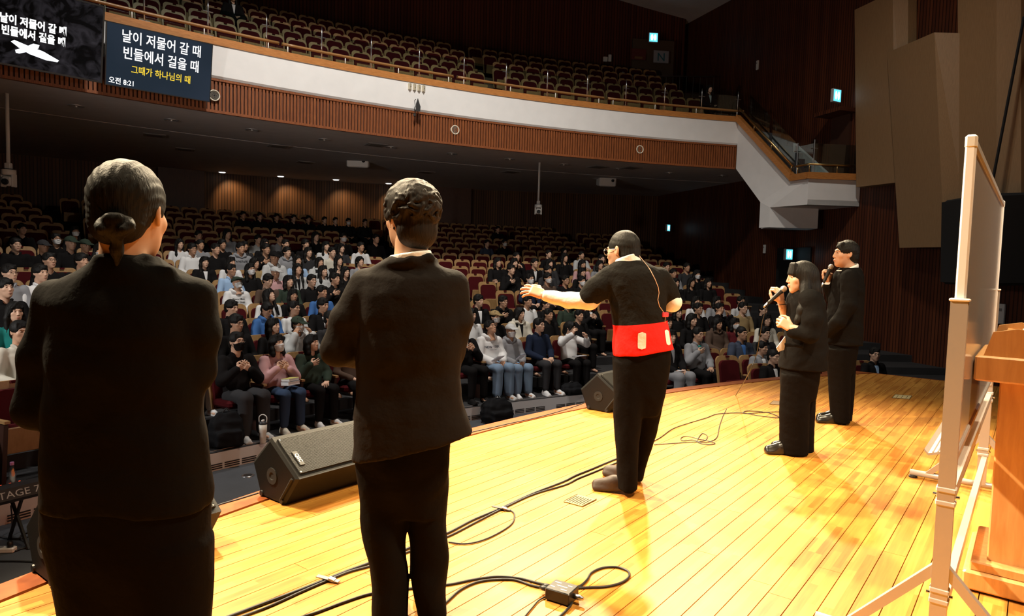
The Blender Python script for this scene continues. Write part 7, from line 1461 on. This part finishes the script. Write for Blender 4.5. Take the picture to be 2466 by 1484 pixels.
p = G(597, 1146, PITZ); t = thing('floor_socket', 'round silver floor socket in the pit left of the wedge', 'floor socket', p); mb = MB(); mb.lathe([(0.07, 0.0), (0.07, 0.006), (0.05, 0.008)], 18, cap=False); mb.build('rim', M_STEEL, t, True); mb = MB(); mb.lathe([(0.0, 0.006), (0.05, 0.007)], 16, cap=False); mb.build('cover', M_BLACK, t)
# bags, bottles, books
def bag(px, py, z, lb, w_, h_, d_, rz=0.6):
    p = G(px, py, z); t = thing('backpack', lb, 'bag', (p[0], p[1], z), rz, 'black bags by the front row'); s = Sdf((-w_, -d_, -0.02), (w_, d_, h_*1.3), 0.014); s.loft([(0.01, 0, 0, w_*0.44, d_*0.42), (h_*0.3, 0, 0, w_*0.5, d_*0.48), (h_*0.75, 0, 0, w_*0.44, d_*0.38), (h_, 0, 0, w_*0.25, d_*0.2)], 0.02, 2.8); s.box((0, -d_*0.45, h_*0.3), (w_*0.3, d_*0.12, h_*0.18), 0.02, 0.02); s.wrinkle(0.004, 25, 3); v, q = s.nets(); link('pouch', nmesh('pouch', relax(v, q, 1), q, None, True, [cloth('bag_black', (0.009, 0.009, 0.010), 0.7)]), None, t)
    for s_ in (-1, 1): mb = MB(); mb.tube(smooth_path([(s_*w_*0.2, d_*0.3, h_*0.9), (s_*w_*0.3, d_*0.6, h_*0.6), (s_*w_*0.25, d_*0.45, h_*0.15)], 5), 0.014, 6); mb.build('strap', M_BLACKM, t)
    mb = MB(); mb.tube(smooth_path([(-0.05, 0, h_*0.97), (0, 0, h_*1.1), (0.05, 0, h_*0.97)], 5), 0.009, 6); mb.build('handle', M_BLACKM, t)
bag(545, 1075, -0.85, 'black backpack on the floor left of the black-masked man', 0.42, 0.42, 0.30); bag(1196, 1016, PITZ, 'black bag standing before the riser under the suited man', 0.55, 0.38, 0.34); bag(1375, 948, -0.85, 'black case at the feet of the white cardigan woman', 0.5, 0.20, 0.28)
p = G(633, 1068, -0.85); t = thing('tumbler', 'cream insulated tumbler with carry loop on the floor', 'bottle', p); mb = MB(); mb.lathe([(0.034, 0.0), (0.038, 0.02), (0.040, 0.13), (0.048, 0.15), (0.048, 0.24)], 18); mb.build('cup', mat('cream_enamel', (0.66, 0.62, 0.54), 0.35), t, True); mb = MB(); mb.lathe([(0.049, 0.24), (0.046, 0.27), (0.03, 0.275)], 18); mb.build('lid', mat('smoke_lid', (0.05, 0.05, 0.055), 0.25), t, True); mb = MB(); mb.tube(smooth_path([(-0.045, 0, 0.26), (-0.045, 0, 0.33), (0, 0, 0.36), (0.045, 0, 0.33), (0.045, 0, 0.26)], 5), 0.006, 6); mb.build('carry_loop', M_OFFW, t, True); mb = MB(); mb.box((0, 0, 0.285), (0.03, 0.05, 0.02), None, 0.005); mb.build('spout', M_OFFW, t)
p = G(30, 1172, -0.55); t = thing('water_bottle', 'clear plastic bottle with pink cap standing on the keyboard', 'bottle', p); mb = MB(); mb.lathe([(0.03, 0.0), (0.033, 0.02), (0.03, 0.08), (0.033, 0.12), (0.014, 0.17), (0.013, 0.185)], 14); mb.build('bottle_body', glass('clear_plastic', (0.9, 0.92, 0.95), 0.25), t, True); mb = MB(); mb.lathe([(0.015, 0.185), (0.015, 0.21)], 12); mb.build('cap', mat('pink_cap', (0.5, 0.2, 0.42), 0.5), t)
def lap_item(fig, lb, cat, name, dx, dy, z, size, m, rz=0.2, tilt=0.1, n=1):
    M = Matrix.Translation(fig.location) @ Matrix.Rotation(fig.rotation_euler.z, 4, 'Z'); q = M @ Vector((dx, dy, z)); t = thing(name, lb, cat, q, fig.rotation_euler.z+rz); mb = MB(); mb.box((0, 0, 0), size, (tilt, 0, 0)); mb.build('pages', mat('paper_white', (0.8, 0.8, 0.8), 0.6), t); mb = MB(); mb.box((0, 0, size[2]/2+0.002), (size[0]+0.006, size[1]+0.006, 0.004), (tilt, 0, 0)); mb.build('cover', m, t)
pk = FIGS[(669, 833)]
lap_item(pk, 'thick grey book lying lowest on the pink-jacketed woman\'s lap', 'book', 'book', 0.0, 0.33, 0.645, (0.19, 0.14, 0.045), mat('book_grey', (0.35, 0.38, 0.42), 0.5)); lap_item(pk, 'yellow-covered book topmost on the pink-jacketed woman\'s lap', 'book', 'book', 0.0, 0.325, 0.692, (0.18, 0.135, 0.03), mat('book_yellow', (0.55, 0.50, 0.15), 0.5), 0.3)
lap_item(FIGS[(1186, 793)], 'open white booklet on the lap of the lettered-hoodie man', 'booklet', 'booklet', 0.05, 0.30, 0.69, (0.20, 0.15, 0.012), mat('paper_cover', (0.7, 0.7, 0.74), 0.6), 0.3, 0.6); lap_item(FIGS[(1236, 806)], 'dark blue booklet in the hands of the grey-hooded person', 'booklet', 'booklet', 0.02, 0.32, 0.69, (0.16, 0.12, 0.012), mat('cover_blue', (0.03, 0.06, 0.15), 0.5), 0.3, 0.7); lap_item(FIGS[(1379, 793)], 'white paper on the lap of the white-cardigan woman', 'paper', 'paper_sheet', 0.0, 0.30, 0.64, (0.22, 0.16, 0.008), mat('paper_cover', (0.7, 0.7, 0.74), 0.6))
lap_item(FIGS[(1624, 815)], 'white sheet on the floral-skirted woman\'s lap', 'paper', 'paper_sheet', 0.05, 0.30, 0.65, (0.20, 0.14, 0.006), mat('paper_cover', (0.7, 0.7, 0.74), 0.6))
p = WF.P(1884, 838, -0.02); t = thing('paper_sheet', 'folded white paper in the singing woman\'s hand', 'paper', p, 0.2); mb = MB(); mb.prism([(0.02, 0, 0.09), (-0.05, 0, 0.0), (-0.03, 0, -0.03), (0.04, 0, -0.01)], (0.0, 0.006, 0)); o = mb.build('sheet', mat('paper_white', (0.8, 0.8, 0.8), 0.6), t); fix_normals(o.data); mb = MB(); mb.prism([(0.02, 0.007, 0.085), (-0.02, 0.007, 0.03), (0.03, 0.007, 0.0)], (0, 0.003, 0)); o = mb.build('fold', mat('paper_white', (0.8, 0.8, 0.8), 0.6), t); fix_normals(o.data)
# ------------------------------------------------------------------ lettering on sweatshirts
bpy.context.view_layer.update()
def garment_text(fig, part, lines, col):
    g = [c for c in fig.children if c.name.split('.')[0] == part][0]; M = fig.matrix_world; vs = [M @ v.co for v in g.data.vertices]; b = BVHTree.FromPolygons(vs, [tuple(p.vertices) for p in g.data.polygons]); Mi_ = M.inverted()
    for body, cx, cy, h_, slope in lines:
        me = text_mesh(body, 1.0, offset=0.012); ok = True
        fwd = (M.to_3x3() @ Vector((0, 1, 0))).normalized(); rt_ = (M.to_3x3() @ Vector((-1, 0, 0))).normalized(); sp = max(v.co.x for v in me.vertices)
        for v in me.vertices:
            org = M @ Vector((-(v.co.x*h_+cx), 0.6, cy+v.co.y*h_-v.co.x*slope)); h = b.ray_cast(org, -fwd)
            if h[0] is None: ok = False; break
            v.co = Mi_ @ (h[0]+fwd*0.006)
        if ok: me.materials.append(C_(col)); link('lettering', me, None, fig)
        else: bpy.data.meshes.remove(me)
garment_text(FIGS[(1186, 793)], 'hoodie', [('NEW YORK', 0.0, 0.845, 0.060, 0.0), ('UNITED STATES', 0.0, 0.81, 0.018, 0)], 'nv'); garment_text(FIGS[(580, 601)], 'hoodie', [('NYSTATE', 0.0, 0.88, 0.060, 0.0)], 'bk')
garment_text(FIGS[(572, 686)], 'hoodie', [('Never Mine', 0.0, 0.87, 0.050, 0.0), ('River Deep', 0.0, 0.81, 0.050, 0.0)], 'bk')
# ------------------------------------------------------------------ people in the balcony
def balcony_person(px, py, i, lb, **k):
    R = BR[i]; p = ray_circle(px, CB, R); me, M = body_mesh_for('lap', 0.0, 0.0, True); rz = math.atan2(CB[1]-p[1], CB[0]-p[0])-PI/2; t = thing('person', lb, 'person', (p[0], p[1], BZ[i]), rz, 'people in the balcony')
    b = link('body', me, None, t); om(b, SKINS[0]); o = link('jacket', top_mesh_for('lap', 'jacket'), None, t); om(o, C_('bk')); o = link('trousers', trouser_mesh(), None, t); om(o, C_('bk')); o = link('hair', hair_for('long'), None, t, M); om(o, M_HAIR)
    o = link('shirt_front', front_mesh_for('lap', 'jacket'), None, t); om(o, C_('wh'))
balcony_person(1690, 235, 0, 'long-haired person in black seated at the right end of the balcony'); balcony_person(561, 30, 2, 'dark-haired person peeking over the balcony seats above the lyrics screen')
